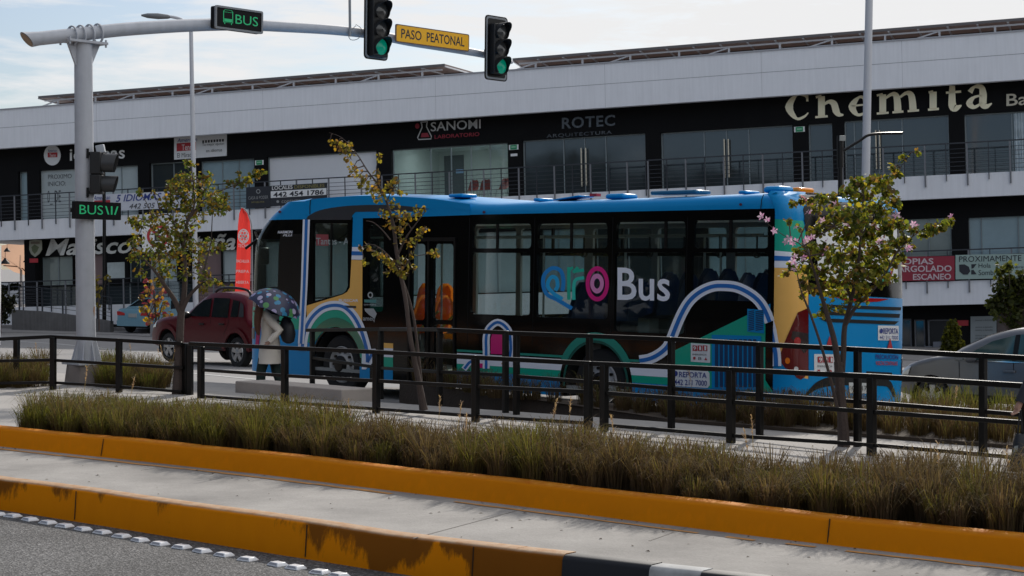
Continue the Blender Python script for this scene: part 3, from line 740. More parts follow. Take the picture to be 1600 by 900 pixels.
def traffic_light(label, xc, ytop, ybot, wpx, lens_y, d=.28):
    a, b = S(xc - wpx / 2, (ytop + ybot) / 2, d), S(xc + wpx / 2, (ytop + ybot) / 2, d); x0, x1 = a.x, b.x; xm = (x0 + x1) / 2
    z1, z0 = S(xc, ytop, d).z, S(xc, ybot, d).z; w = x1 - x0
    t = Thing('traffic_light', label, 'traffic light', FS, (xm, -d, z0), group='traffic lights on the gantry arm')
    fn = lambda u, v, k: (u, -d + k, v)
    t.part('backplate', MB().prism(rrect(x0, z0, x1, z1, .07), [], fn, .015), m_black)
    t.part('reflective_border', MB().prism(rrect(x0 + .02, z0 + .02, x1 - .02, z1 - .02, .06), [rrect(x0 + .055, z0 + .055, x1 - .055, z1 - .055, .04)], lambda u, v, k: (u, -d - .003 + k, v), 0), m_rim)
    hw = .17
    hz = [S(xc, y, d).z for y in lens_y]; step = abs(hz[0] - hz[1])
    t.part('housing', MB().box(xm - hw, xm + hw, -d - .12, -d + .1, hz[-1] - step * .48, hz[0] + step * .48), m_blackm, bevel=.02)
    for i, z in enumerate(hz):
        ln = MB().lathe([(.001, .03), (.08, .022), (.135, 0)], (xm, -d - .123, z), (0, -1, 0), n=20)
        lo = t.part('green_lens' if i == len(hz) - 1 else 'lens', ln, m_lens_green if i == len(hz) - 1 else m_lens_off)
        vv = MB(); rings = []
        for r_, h in ((.150, 0), (.150, 1), (.157, 1), (.157, 0)):
            ring = []
            for j in range(25):
                an = math.radians(-50 + 280 * j / 24); ln_ = .05 + .15 * max(0, math.sin(an))
                ring.append(Vector((xm + r_ * math.cos(an), -d - .121 - h * ln_, z + r_ * math.sin(an))))
            rings.append(ring)
        vv.loft(rings, closed=False, caps=False)
        t.part('visor', vv, m_blackm)
    t.part('mounting_arm', MB().tube([(xm, -d + .1, (hz[0] + hz[-1]) / 2), (xm, .0, (hz[0] + hz[-1]) / 2)], .035, n=8), m_black)
    return t
traffic_light('black traffic light with its green lamp lit, left of the yellow sign', 588, -22, 93.5, 37, (-14, 18, 46, 74))
traffic_light('black three-lamp traffic light with its green lamp lit, right of the yellow sign', 775.5, 25, 126, 35, (50.5, 76.5, 104))

# two-lamp signal seen from the side, on the pole
q0 = FSi @ P(143, 268, foot.y - .1)
fx = FS.to_3x3().inverted() @ Vector((1, .05, 0)); fx.normalize()
FP = FS @ Matrix.Translation((q0.x, q0.y, 0)) @ Matrix.Rotation(math.atan2(fx.y, fx.x), 4, 'Z')
FPi = FP.inverted()
def PP(px, py): v = FPi @ P(px, py, foot.y - .1); return v.x, v.z
t = Thing('pedestrian_signal', 'black two-lamp signal seen side-on, on brackets right of the grey pole', 'traffic light', FP, (0, 0, PP(150, 305)[1]))
xa, xb = PP(143.5, 270)[0], PP(160, 270)[0]; zA, zM, zB = PP(150, 238)[1], PP(150, 273)[1], PP(150, 303)[1]
for zt_, zb_ in ((zA, zM + .003), (zM - .003, zB)):
    h = t.part('housing', MB().box(xa, xb, -.16, .16, zb_, zt_), m_blackm, bevel=.015)
    zc_ = (zt_ + zb_) / 2; rr_ = (zt_ - zb_) * .44
    v_ = MB(); rings = []
    for r_, hh in ((rr_, 0), (rr_, 1), (rr_ + .006, 1), (rr_ + .006, 0)):
        ring = []
        for j in range(25):
            an = math.radians(-55 + 290 * j / 24); up = math.sin(an)
            ring.append(Vector((xb + hh * (.19 + .035 * up), r_ * math.cos(an), zc_ + r_ * math.sin(an))))
        rings.append(ring)
    v_.loft(rings, closed=False, caps=False); t.part('visor', v_, mat('visor_plastic', (.03, .031, .033), .45), parent=h)
    t.part('lens', MB().lathe([(.001, .02), (rr_ * .6, .014), (rr_ * .95, 0)], (xb + .002, 0, zc_), (1, 0, 0), n=18), m_lens_off, parent=h)
for py in (240, 301):
    z_ = PP(150, py)[1]
    t.part('bracket', MB().box(PP(137, py)[0], PP(146, py)[0], -.03, .03, z_ - .02, z_ + .02), m_black)
    t.part('clamp_plate', MB().box(PP(136, py)[0], PP(139.5, py)[0], -.05, .05, z_ - .07, z_ + .07), m_black)
x_, z_ = PP(157, 233)
mb = MB().box(-.06, .06, -.05, .05, -.06, .06).mapped(lambda p: Vector((x_, 0, z_)) + Matrix.Rotation(math.radians(-12), 3, 'Y') @ p)
solo('camera_box', 'small tilted light grey box on top of the side-on signal', 'camera', mb, mat('pale_grey_plastic', (.42, .44, .47), .5), FP, (x_, 0, z_), bevel=.008)
# ------------------------------------------------------------------ the shopping arcade
_vx = (CR @ Vector(((-6277 - 800) / FOC, (450 - 656) / FOC, 1))).normalized() * -1
_vz = CR @ Vector((-.016, 1, .0185)); _vz = (_vz - _vx * _vz.dot(_vx)).normalized(); _vy = _vz.cross(_vx)
BO = P(800, 300, 68)
BF = frame(BO, _vx, _vy, _vz); BFi = BF.inverted()
def A(px, py, d=0.0):
    """photo pixel -> (x, z) on the facade plane set back by d"""
    p = BFi @ on_plane(px, py, BO + _vy * d, _vy); return p.x, p.z
DG = 1.0        # the shop fronts stand this far behind the balcony edge
m_plaster = mat('white_render', (.80, .81, .84), .75, var=.07, vscale=.8, streak=.10)
m_blackw = mat('black_render', (.004, .004, .0045), .75, spec=.2, var=.2, vscale=1.5)
m_shopglass = mat('dark_shop_glass', (.030, .040, .046), .06, var=.12, vscale=.7, spec=.9)
m_shopglass2 = mat('pale_shop_film', (.46, .53, .54), .14, var=.12, vscale=.9, spec=.6)
m_bluefilm = mat('bluish_shop_film', (.27, .37, .41), .12, var=.2, vscale=.8, spec=.6)
m_film = mat('white_window_film', (.78, .79, .81), .4, var=.03)
m_frameg = mat('glass_edge', (.22, .26, .27), .3)
m_steel = mat('brushed_steel', (.55, .5, .4), .35, metal=.6)
m_railb = mat('dark_blue_grey_rail', (.03, .034, .042), .5, var=.1)
m_bracket = mat('grey_bracket', (.17, .175, .19), .6)
m_pink = mat('dusty_pink_wall', (.25, .17, .165), .8, var=.06)
m_int = mat('shop_interior', (.5, .53, .52), .8, var=.05)
m_intdark = mat('dark_interior', (.02, .02, .022), .8)
XL, XR = A(-260, 300)[0], A(1900, 300)[0]
zf1, zf0 = A(800, 110.4)[1], A(800, 178)[1]                 # fascia
zs1, zs0 = A(800, 306.5)[1], A(800, 340)[1]                 # upper balcony slab
zt1, zt0 = A(1500, 438.8)[1], A(1500, 476)[1]               # lower balcony slab
zg = zt0 - 3.9
bld = Thing('shopping_arcade', 'long three-storey white and black shopping arcade with balconies across the whole background', 'building', BF, ((XL + XR) / 2, 0, zg))
bld.part('fascia', MB().box(XL, XR, 0, .3, zf0, zf1), m_plaster)
bld.part('roof_slab', MB().box(XL, XR, .302, 14, zf0 + .9, zf1 - .1), m_plaster)
bld.part('fascia_joint', MB().box(XL, XR, -.004, .02, zf0 + (zf1 - zf0) * .53, zf0 + (zf1 - zf0) * .53 + .018), mat('joint_grey', (.3, .31, .33), .8))
for px in (150, 410, 680, 945, 1190, 1410):
    x_ = A(px, 120)[0]; bld.part('fascia_joint', MB().box(x_ - .008, x_ + .008, -.003, .01, zf0 + .01, zf1 - .01), mat('faint_joint', (.55, .56, .58), .8))
bld.part('roof_coping', MB().box(XL, XR, -.05, .25, zf1, zf1 + .05), mat('coping_grey', (.38, .39, .42), .7))
bld.part('upper_edge_beam', MB().box(XL, XR, 0, .3, zs0, zs1), m_plaster)
bld.part('upper_slab', MB().box(XL, XR, .302, 14, zs1 - .22, zs1 - .002), m_plaster)
bld.part('lower_edge_beam', MB().box(A(-40, 480)[0], XR, 0, .3, zt0, zt1), m_plaster)
bld.part('lower_slab', MB().box(A(-40, 480)[0], XR, .302, 14, zt1 - .22, zt1 - .002), m_plaster)
BX = lambda px, py, d=DG: A(px, py, d)[0]
BZ = lambda px, py, d=DG: A(px, py, d)[1]

def wall_with_openings(name, x0, x1, z0, z1, holes):
    """black shop-front wall with real openings, 0.3 m thick; cut into piers and bands"""
    mb = MB(); xs = sorted({x0, x1, *[v for h in holes for v in h[:2]]})
    for a, b in zip(xs[:-1], xs[1:]):
        c = (a + b) / 2; cuts = sorted([(h[2], h[3]) for h in holes if h[0] <= c <= h[1]]); z = z0
        for lo, hi in cuts:
            if lo > z + .002: mb.box(a, b, DG, DG + .3, z, lo)
            z = max(z, hi)
        if z < z1 - .002: mb.box(a, b, DG, DG + .3, z, z1)
    return bld.part(name, mb, m_blackw)

def window(px0, px1, pyt, panes, zfloor, m_pane, handles=(), zbot=None):
    """glazed shop front: pane group with joints; panes: px of the joints between the sheets"""
    x0, x1 = BX(px0, pyt), BX(px1, pyt); z1 = BZ((px0 + px1) / 2, pyt); z0 = zfloor if zbot is None else zbot
    ws = bld.part('window', MB().box(x0, x1, DG + .22, DG + .235, z0, z1), m_pane)
    fr = MB(); fr.box(x0, x0 + .05, DG + .17, DG + .215, z0, z1); fr.box(x1 - .05, x1, DG + .17, DG + .215, z0, z1); fr.box(x0 + .05, x1 - .05, DG + .17, DG + .215, z1 - .05, z1)
    for p in panes: fr.box(BX(p, pyt) - .018, BX(p, pyt) + .018, DG + .18, DG + .215, z0, z1 - .05)
    bld.part('frame', fr, m_frameg, parent=ws)
    for (hx, hy0, hy1) in handles:
        h = MB(); za, zb_ = BZ(hx, hy0, DG), BZ(hx, hy1, DG); x = BX(hx, hy0, DG)
        h.tube([(x, DG + .07, zb_), (x, DG + .07, za)], .03, n=8); h.tube([(x, DG + .07, za - .15), (x, DG + .22, za - .15)], .014, n=6); h.tube([(x, DG + .07, zb_ + .15), (x, DG + .22, zb_ + .15)], .014, n=6)
        bld.part('handle', h, m_steel, parent=ws)
    return (x0, x1, z0, z1)
zu = zs1 + .0     # upper floor level
H = []
for args in ((28, 42, 268, [], zu, m_bluefilm), (61, 215, 262, [100, 150, 186], zu, m_shopglass2),
             (233, 301, 253, [268], zu, m_shopglass), (312, 397, 249.5, [344, 370], zu, m_bluefilm),
             (416, 588, 240, [], zu, m_film),
             (815, 1008, 213.5, [878, 911, 944], zu, m_shopglass, [(907, 231, 291), (914, 231, 290)]),
             (1031, 1238, 201, [1098, 1133, 1168], zu, m_shopglass, [(1130.5, 217, 278), (1137, 217, 277)]),
             (1262, 1300, 193, [], zu, m_shopglass), (1318, 1482, 184, [1333, 1371, 1408], zu, m_shopglass, [(1367.5, 203, 264), (1373.5, 203, 264)]),
             (1506, 1660, 174, [1580, 1620], zu, m_shopglass)):
    H.append(window(*args))
# the laboratory is a lit room seen through clear glass
lx0, lx1, lz1 = BX(611, 232), BX(793, 223), BZ(702, 228)
H.append((lx0, lx1, zu, lz1))
m_clear = glass('clear_shop_glass', (.78, .86, .86), .93)
lw = bld.part('window', MB().box(lx0, lx1, DG + .22, DG + .232, zu, lz1), m_clear)
fr = MB()
fr.box(lx0, lx1, DG + .17, DG + .215, lz1 - .05, lz1 - .001)
for p in (611.5, 670, 702, 733, 763, 792.5): fr.box(BX(p, 230) - .02, BX(p, 230) + .02, DG + .17, DG + .215, zu, lz1)
bld.part('frame', fr, m_frameg, parent=lw)
rm = MB(); rd = DG + 5
rm.add([(lx0, DG + .31, zu + .01), (lx1, DG + .31, zu + .01), (lx1, rd, zu + .01), (lx0, rd, zu + .01), (lx0, DG + .31, lz1 + .3), (lx1, DG + .31, lz1 + .3), (lx1, rd, lz1 + .3), (lx0, rd, lz1 + .3)],
       [(0, 1, 2, 3), (4, 7, 6, 5), (3, 2, 6, 7), (0, 3, 7, 4), (1, 5, 6, 2)])
bld.part('room', rm, m_int)
bld.part('ceiling_lamp', MB().box(lx0 + 1, lx1 - 1, DG + 1.6, DG + 2.2, lz1 + .24, lz1 + .27), mat('ceiling_lamp_panel', (.8, .8, .8), .5, emit=(.95, 1, 1), estr=9.0))
dx0, dx1 = BX(695, 260, rd), BX(725, 260, rd); dz = BZ(710, 243, rd)
do = bld.part('interior_door', MB().box(dx0, dx1, rd - .06, rd - .01, zu + .02, dz), mat('grey_door', (.10, .11, .125), .5))
bld.part('door_notice', MB().box((dx0 + dx1) / 2 + .1, (dx0 + dx1) / 2 + .45, rd - .075, rd - .065, BZ(715, 271, rd), BZ(715, 265, rd)), mat('blue_notice', (.35, .5, .8), .5), parent=do)
wall_with_openings('upper_front', XL, XR, zs1 + .001, zf0 + .899, H)

# red chairs of the waiting room
m_chair = mat('red_chair_shell', (.40, .07, .06), .5)
chair = None
for i, (px, lab) in enumerate(((737, 'red shell chair in the laboratory behind the balcony rail, nearest the grey door'), (757.5, 'red shell chair in the laboratory, middle one of three'), (784, 'red shell chair in the laboratory, beside the dark pier'))):
    x = BX(px, 290, DG + 1.1); mw = BF @ Matrix.Translation((x, DG + 1.1, zu + .02)) @ Matrix.Rotation(math.radians((-8, 5, -20)[i]), 4, 'Z')
    if chair is None:
        chair = Thing('waiting_chair', lab, 'chair', mw, group='red chairs in the laboratory')
        sh = MB(); rows = []
        for z, y, w in ((.44, -.22, .2), (.43, 0, .23), (.47, .16, .24), (.62, .24, .24), (.8, .28, .2), (.9, .3, .1)):
            rows.append([Vector((w * math.sin(a), y - .06 * (1 - math.cos(a)), z + .03 * (1 - math.cos(a)))) for a in np.linspace(-1.5, 1.5, 9)])
        sh.loft(rows, closed=False, caps=False); chair.part('shell', sh, m_chair)
        for sx in (-1, 1):
            for sy in (-1, 1): chair.part('leg', MB().tube([(sx * .16, sy * .14, .43), (sx * .21, sy * .2, 0)], .012, n=6), m_greyp)
    else: copy_thing(chair, mw, lab)

# middle storey: left part is the restaurant, right part carries banners
hm = []
def mid(px0, px1, pyt, pyb, m_pane, panes=()):
    z0, z1 = BZ((px0 + px1) / 2, pyb), BZ((px0 + px1) / 2, pyt); x0, x1 = BX(px0, pyt), BX(px1, pyt)
    w = bld.part('window', MB().box(x0, x1, DG + .2, DG + .215, z0, z1), m_pane)
    if panes is not None:
        fr = MB()
        for p in (px0 + .7, px1 - .7, *panes): fr.box(BX(p, pyt) - .02, BX(p, pyt) + .02, DG + .15, DG + .195, z0, z1)
        bld.part('frame', fr, m_frameg, parent=w)
    hm.append((x0, x1, z0, z1))
m_restglass = mat('restaurant_glass', (.22, .26, .25), .08, var=.25, vscale=.8, spec=.8)
mid(63.5, 113, 401, 446, m_restglass, (88,))
mid(113.5, 164, 398, 446, m_pink, None)
mid(200, 236, 396, 440, m_shopglass, (216,))
mid(236.5, 276, 394, 480, m_shopglass2, (250,))
mid(305, 345, 392, 440, m_pink, None)
mid(345.5, 395, 390, 440, m_shopglass2, (368,))
for a_, b_, m_ in ((412, 560, m_shopglass2), (590, 735, m_shopglass2), (742, 838, m_shopglass2), (846, 918, m_bluefilm), (930, 1080, m_shopglass), (1105, 1275, m_bluefilm)):
    y_ = 376 - .0435 * (a_ + b_) / 2 + 20; mid(a_, b_, y_, 478.5 - .0278 * (a_ + b_) / 2, m_, ((a_ * 2 + b_) / 3, (a_ + b_ * 2) / 3))
mid(1300, 1486, 343.5, 402, m_restglass, (1350, 1420, 1450)); mid(1512.5, 1700, 336.5, 402, m_bluefilm, (1532, 1590, 1640))
mid(60, 118, 447.5, 479, m_shopglass, None); mid(120, 300, 442.5, 479, m_shopglass, (160, 200, 240)); mid(306, 395, 442, 478, m_pink, None)
xo = BX(45.5, 400)
wall_with_openings('middle_front', xo, XR, zt1 + .001, zs1 - .224, hm)
# restaurant counter and stacked goods behind the dark glass are left to the reflections; one bright reflection is painted as a pale panel
bld.part('reflection_patch', MB().box(BX(168, 416), BX(195, 416), DG - .02, DG - .008, BZ(180, 436), BZ(180, 410)), mat('painted_reflection', (.5, .56, .56), .08, var=.45, vscale=1.5, spec=.8))
# lower storey, seen on the right only
hl = []
def low(px0, px1, pyt, pyb, m_pane):
    z0, z1 = BZ((px0 + px1) / 2, pyb), BZ((px0 + px1) / 2, pyt); x0, x1 = BX(px0, pyt), BX(px1, pyt)
    w = bld.part('window', MB().box(x0, x1, DG + .2, DG + .215, z0, z1), m_pane); hl.append((x0, x1, z0, z1))
    fr = MB()
    fr.prism([(x0 + .01, z0), (x1 - .01, z0), (x1 - .01, z1), (x0 + .01, z1)], [[(x0 + .07, z0 + .06), (x1 - .07, z0 + .06), (x1 - .07, z1 - .06), (x0 + .07, z1 - .06)]], lambda a, b, d: (a, DG + .14 + d, b), .05)
    bld.part('frame', fr, m_bracket, parent=w)
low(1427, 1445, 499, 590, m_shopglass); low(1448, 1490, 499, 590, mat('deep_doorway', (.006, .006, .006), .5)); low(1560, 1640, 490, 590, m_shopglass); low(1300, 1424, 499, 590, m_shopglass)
wall_with_openings('lower_front', BX(600, 560), XR, zg, zt1 - .224, hl)
bld.part('back_wall', MB().box(XL, XR, 13, 14, zs1, zf0 + .89).box(A(50, 400, 13)[0], XR, 13, 14, zg, zs1 - .23), m_blackw)
bld.part('terrace_wall', MB().box(A(-40, 480)[0], BX(600, 560), .25, .5, zg, zt0 - .002), mat('grey_terrace_wall', (.11, .108, .106), .85, var=.35, vscale=2.5, streak=.25))
for px in (45.5,):
    bld.part('pillar', MB().box(BX(45.5, 400), BX(62, 400), DG - .35, DG - .004, zt1 + .001, zs1 - .224), m_blackw)

# balcony rails: posts carried by brackets on the slab face
def balcony(name_px0, name_px1, zbase, hgt, label, gap, post_px, strong):
    x0, x1 = A(name_px0, 300)[0], A(name_px1, 300)[0]
    t = Thing('balcony_railing', label, 'railing', BF, ((x0 + x1) / 2, -.06, zbase), group='balcony railings of the arcade')
    t.part('top_rail', MB().box(x0, x1, -.085, -.035, zbase + hgt - .045, zbase + hgt), m_railb)
    m_ = MB()
    for i in range(6): m_.box(x0, x1, -.069, -.051, zbase + .12 + i * (hgt - .2) / 6, zbase + .138 + i * (hgt - .2) / 6)
    t.part('rail_wires', m_, m_railb)
    n = int((x1 - x0) / gap)
    for i in range(n + 1):
        x = x0 + i * gap; s_ = i % 2 == 0
        t.part('post', MB().box(x - (.028 if s_ else .014), x + (.028 if s_ else .014), -.08, -.035, zbase - (.42 if s_ else .24), zbase + hgt - .046), m_railb if not s_ else m_bracket)
    return t
hr = A(1300, 238)[1] - A(1300, 286)[1]
balcony(-60, 150, zs1, hr, 'upper balcony railing at the left end, behind the grey pole', .72, 0, 0)
balcony(178, 596, zs1, hr, 'upper balcony railing hung with banners, left of the laboratory', .74, 0, 0)
balcony(598, 1012, zs1, hr, 'upper balcony railing in front of the lit laboratory', .74, 0, 0)
balcony(1014, 1700, zs1, hr, 'upper balcony railing below the large gold letters', .74, 0, 0)
balcony(1380, 1700, zt1, hr, 'lower balcony railing behind the red and the pale green banners', .74, 0, 0)
balcony(-30, 400, zt1, hr, 'restaurant terrace railing above the grey wall, behind the cars', .74, 0, 0)
# ramp rail in front of the terrace
t = Thing('ramp_wall', 'low grey ramp wall with a sloping top in front of the restaurant terrace', 'wall', BF, (A(80, 500, -2)[0], -2, zg))
ramp = MB(); xz = [A(18, 484, -2), A(60, 486, -2), A(118, 493, -2), A(172, 502, -2)]
ramp.prism([(xz[0][0], zg), *xz[::1], (xz[-1][0], zg)][::-1], [], lambda a, b, d: (a, -2 + d, b), .25)
t.part('wall', ramp, mat('stained_ramp_concrete', (.12, .116, .115), .9, var=.4, vscale=2, streak=.4))
rr_ = MB(); rr2 = MB()
for k, h in enumerate((1.0, .84, .68, .52, .36, .2)):
    pts = [(x, -1.9, z + h) for x, z in xz]
    for a, b in zip(pts[:-1], pts[1:]): (rr_ if k == 0 else rr2).bar(a, b, .04 if k == 0 else .018, .04 if k == 0 else .018)
t.part('top_rail', rr_, m_railb); t.part('rail_wires', rr2, m_railb)
for px, py in ((28, 484), (64, 487), (96, 490), (118, 493), (150, 498), (172, 502)):
    x, z = A(px, py, -2); t.part('post', MB().box(x - .022, x + .022, -1.93, -1.87, z - .1, z + .99), m_railb)

# ------------------------------------------------------------------ solar roofs
m_pv = mat('solar_underside', (.20, .145, .125), .7, var=.15, vscale=1.2); m_pvf = mat('white_steel_frame', (.62, .62, .63), .5, var=.05); m_pvd = mat('panel_seam', (.07, .055, .05), .7)
def pv_underside():
    m = bpy.data.materials.new('solar_panel_back'); m.use_nodes = True; t_ = m.node_tree; l = t_.links.new; b = t_.nodes['Principled BSDF']; out = t_.nodes['Material Output']
    b.inputs['Base Color'].default_value = (.34, .285, .265, 1); b.inputs['Roughness'].default_value = .6
    tl = t_.nodes.new('ShaderNodeBsdfTranslucent'); tl.inputs[0].default_value = (.33, .265, .24, 1)
    mx = t_.nodes.new('ShaderNodeMixShader'); mx.inputs[0].default_value = .42; l(b.outputs[0], mx.inputs[1]); l(tl.outputs[0], mx.inputs[2]); l(mx.outputs[0], out.inputs[0]); return m
m_pvt = pv_underside()
def solar(label, px0, px1, yt0, yt1, skew0, skew1):
    d0, d1 = .35, 4.6
    x0, za = A(px0, yt0, d0); x1, zb_ = A(px1, yt1, d0); z = (za + zb_) / 2
    xb0, xb1 = x0 + skew0, x1 + skew1; zlow = zf1 + .16
    t = Thing('solar_array', label, 'solar array', BF, ((x0 + x1) / 2, d0, zf1 + .05), group='solar arrays on the arcade roof')
    th = .06
    pn = MB().add([(x0, d0, z), (x1, d0, z), (xb1, d1, zlow), (xb0, d1, zlow), (x0, d0, z + th), (x1, d0, z + th), (xb1, d1, zlow + th), (xb0, d1, zlow + th)], [(0, 1, 2, 3), (7, 6, 5, 4), (0, 4, 5, 1), (1, 5, 6, 2), (2, 6, 7, 3), (3, 7, 4, 0)])
    t.part('panels', pn, m_pvt)
    n = max(4, int((x1 - x0) / 1.02)); sm, wf = MB(), MB()
    for i in range(n + 1):
        f = i / n; a = (x0 + (x1 - x0) * f, d0, z - .035); b = (xb0 + (xb1 - xb0) * f, d1, zlow - .035)
        wf.bar(a, b, .06, .05)
    for f in (.33, .66): sm.bar((x0 + skew0 * f, d0 + (d1 - d0) * f, z + (zlow - z) * f - .02), (x1 + skew1 * f, d0 + (d1 - d0) * f, z + (zlow - z) * f - .02), .04, .04)
    t.part('rafters', wf, m_pvf); t.part('purlins', sm, m_pvd)
    eg = MB(); eg.box(x0, x1, d0 - .02, d0 - .003, z - .03, z + th + .01); t.part('edge_trim', eg, mat('panel_edge_grey', (.13, .12, .12), .5))
    bx = x0 + .9; k = 0
    lo = MB(); lo.box(x0 + .2, x1 - .2, d0 + .16, d0 + .22, z - .16, z - .1); t.part('beam', lo, m_pvf)
    while bx < x1 - .3:
        t.part('post', MB().box(bx - .035, bx + .035, d0 + .15, d0 + .22, zf1 + .03, z - .1), m_pvf)
        if k % 2 == 0: t.part('brace', MB().bar((bx - .04, d0 + .185, z - .16), (bx - .95, d0 + .185, zf1 + .08), .05, .05), m_pvf)
        bx += 1.95; k += 1
solar('brown solar array on the left half of the roof, ending in a sloping right edge', 60, 695, 153, 102, .3, 1.2)
solar('brown solar array on the right half of the roof, running to the right edge', 801, 1720, 94, 21, -.2, 0)

# ------------------------------------------------------------------ signs on the arcade
def lay(d):
    def fn(px, py, k=0.0):
        x, z = A(px, py, d); return Vector((x, d + k, z))
    return fn
def sign_thing(name, label, cat, x, y, d): xx, zz = A(x, y, d); return Thing(name, label, cat, BF, (xx, d, zz))
def quadpx(x0, y0, x1, y1, s): return [(x0, y0), (x1, y0 + s * (x1 - x0)), (x1, y1 + s * (x1 - x0)), (x0, y1)]
def board(t, name, q, d, m, th=.03):
    return t.part(name, MB().prism(q, [], lay(d), th), m)
DS = DG - .04
def letters(label, txt, x0, y0, x1, y1, slope, m, bold=0.0, shear=0.0, d=DS, name='letter_sign', extr=0.0, space=1.0):
    fn = lay(d); mb = MB(); text_on(mb, txt, (x0, y1, x1, y0, slope * (x1 - x0)), lambda a, b: fn(a, b), bold, shear, space)
    return mb
# language school
t = sign_thing('round_sign', 'round white sign with a red block beside the white letters idiomas', 'sign', 81, 256, DS)
board(t, 'disc', circle2(81.5, 242.5, 13, 16, 26), DS, m_signwhite)
rb = board(t, 'red_block', quadpx(74.5, 238.5, 89.5, 246, -.03), DS - .012, m_letred, .006)
mb = MB(); text_on(mb, 'Tenn', (77, 245.2, 87, 240.2, -.3), lay(DS - .02)); t.part('lettering', mb, m_letw)
mb = MB(); text_on(mb, 'American', (75, 237.6, 89, 233.5, -.4), lay(DS - .016)); t.part('lettering', mb, m_letblue)
solo('letter_sign', 'white channel letters reading idiomas on the black wall', 'sign', letters('', 'idiomas', 109, 232, 195, 251.5, -.045, m_letw, .012), m_letw, BF, (A(150, 250, DS)[0], DS, A(150, 250, DS)[1]))
bld.part('window_poster', MB().prism(quadpx(62, 267, 118, 341, -.04), [], lay(DG + .155), .01), mat('pale_poster', (.42, .47, .47), .4, var=.06))
mb = MB(); pf = lay(DG + .145)
for txt, q in (('PROXIMO', (75, 280, 112, 273, -1.6)), ('INICIO:', (75, 291, 103, 284, -1.2)), ('0_ DE', (74, 320, 95, 298, -.9))): text_on(mb, txt, q, pf)
bld.part('poster_lettering', mb, mat('grey_letters', (.08, .085, .09), .6))
t = sign_thing('banner', 'white banner with a red block on the upper wall behind the lamp post', 'banner', 313, 249, DS)
board(t, 'sheet', quadpx(272, 214.5, 354, 249.5, -.075), DS, m_signwhite)
board(t, 'red_block', quadpx(276, 224, 306, 236.5, -.07), DS - .012, m_letred, .006)
mb = MB()
text_on(mb, 'American', (277, 222.6, 308, 216.5, -2), lay(DS - .016), shear=.2)
t.part('lettering', mb, m_letblue)
mb = MB(); text_on(mb, 'Tenn', (284, 235, 300, 226, -1), lay(DS - .02)); t.part('lettering', mb, m_letw)
mb = MB(); text_on(mb, 'El Mirador', (277, 246.5, 306, 239.5, -2), lay(DS - .016)); text_on(mb, 'Tu mejor opcion', (316, 229.5, 350, 224, -2), lay(DS - .016)); text_on(mb, 'en idiomas', (322, 238, 347, 233, -1.6), lay(DS - .016))
t.part('lettering', mb, mat('grey_letters', (.08, .085, .09), .6))
mb = MB()
for i in range(8): mb.prism(quadpx(316 + i * 4.4, 219.5 - i * .32, 318.8 + i * 4.4, 223.5 - i * .32, -.07), [], lay(DS - .016), .003)
t.part('picture_strip', mb, m_letb)
DB = -.1
t = sign_thing('banner', 'white banner with blue slanting letters hung on the upper balcony rail, left', 'banner', 225, 330, DB)
board(t, 'sheet', quadpx(144, 304.5, 306, 331, -.045), DB, mat('banner_cloth', (.62, .64, .7), .7, var=.08, vscale=2))
board(t, 'red_block', quadpx(146, 313.5, 172, 322, -.04), DB - .01, m_letred, .004)
mb = MB(); text_on(mb, 'American', (146, 312.5, 172, 306, -1), lay(DB - .014), shear=.25); t.part('lettering', mb, m_letblue); mb = MB(); text_on(mb, '5 IDIOMAS PARA', (181, 315.5, 291, 304.5, -5.5), lay(DB - .014), bold=.01, shear=.25); t.part('lettering', mb, m_letblue)
mb = MB(); text_on(mb, '442 505 9144', (202, 326.5, 270, 318.5, -3), lay(DB - .014), shear=.25); t.part('lettering', mb, m_letb)
t = sign_thing('banner', 'black banner with a small pale emblem on the balcony rail', 'banner', 403, 326, DB)
board(t, 'sheet', quadpx(384.5, 293, 422, 326, -.06), DB, mat('black_banner', (.022, .025, .032), .6, var=.1))
mb = MB(); mb.drape(circle2(403.5, 299, 3.4, 3.6, 16), lay(DB - .012), 5, [circle2(403.5, 299, 2.2, 2.3, 12)]); text_on(mb, 'CASA & PODER', (388, 312, 419, 307, -1.6), lay(DB - .012)); t.part('lettering', mb, mat('dim_letters', (.3, .31, .31), .6))
mb = MB(); text_on(mb, 'INMOBILIARIA', (393, 317.5, 413, 314.8, -1), lay(DB - .012)); t.part('lettering', mb, mat('dim_gold', (.25, .22, .08), .6))
t = sign_thing('banner', 'dark banner with a white strip and a large telephone number on the balcony rail', 'banner', 466, 322, DB)
board(t, 'sheet', quadpx(422.5, 290.5, 511, 322.5, -.06), DB, mat('black_banner', (.022, .025, .032), .6))
board(t, 'white_strip', quadpx(423, 299, 510, 309.5, -.06), DB - .01, m_signwhite, .004)
mb = MB(); text_on(mb, 'LOCALES', (425, 297, 457, 291, -2), lay(DB - .014), bold=.01); t.part('lettering', mb, m_letw)
mb = MB(); text_on(mb, 'DISPONIBLES', (460, 295, 507, 289.5, -2.6), lay(DB - .014), bold=.01); t.part('lettering', mb, mat('dim_gold', (.25, .22, .08), .6))
mb = MB(); text_on(mb, '442 454 1786', (427, 308.5, 506, 300.5, -4.6), lay(DB - .016), bold=.025); t.part('lettering', mb, m_letb)
mb = MB(); mb.drape(circle2(434, 315, 2.2, 2.2, 10), lay(DB - .014), 6); text_on(mb, 'contacto', (440, 317.5, 470, 312.5, -1.8), lay(DB - .014)); t.part('lettering', mb, mat('dim_letters', (.3, .31, .31), .6))
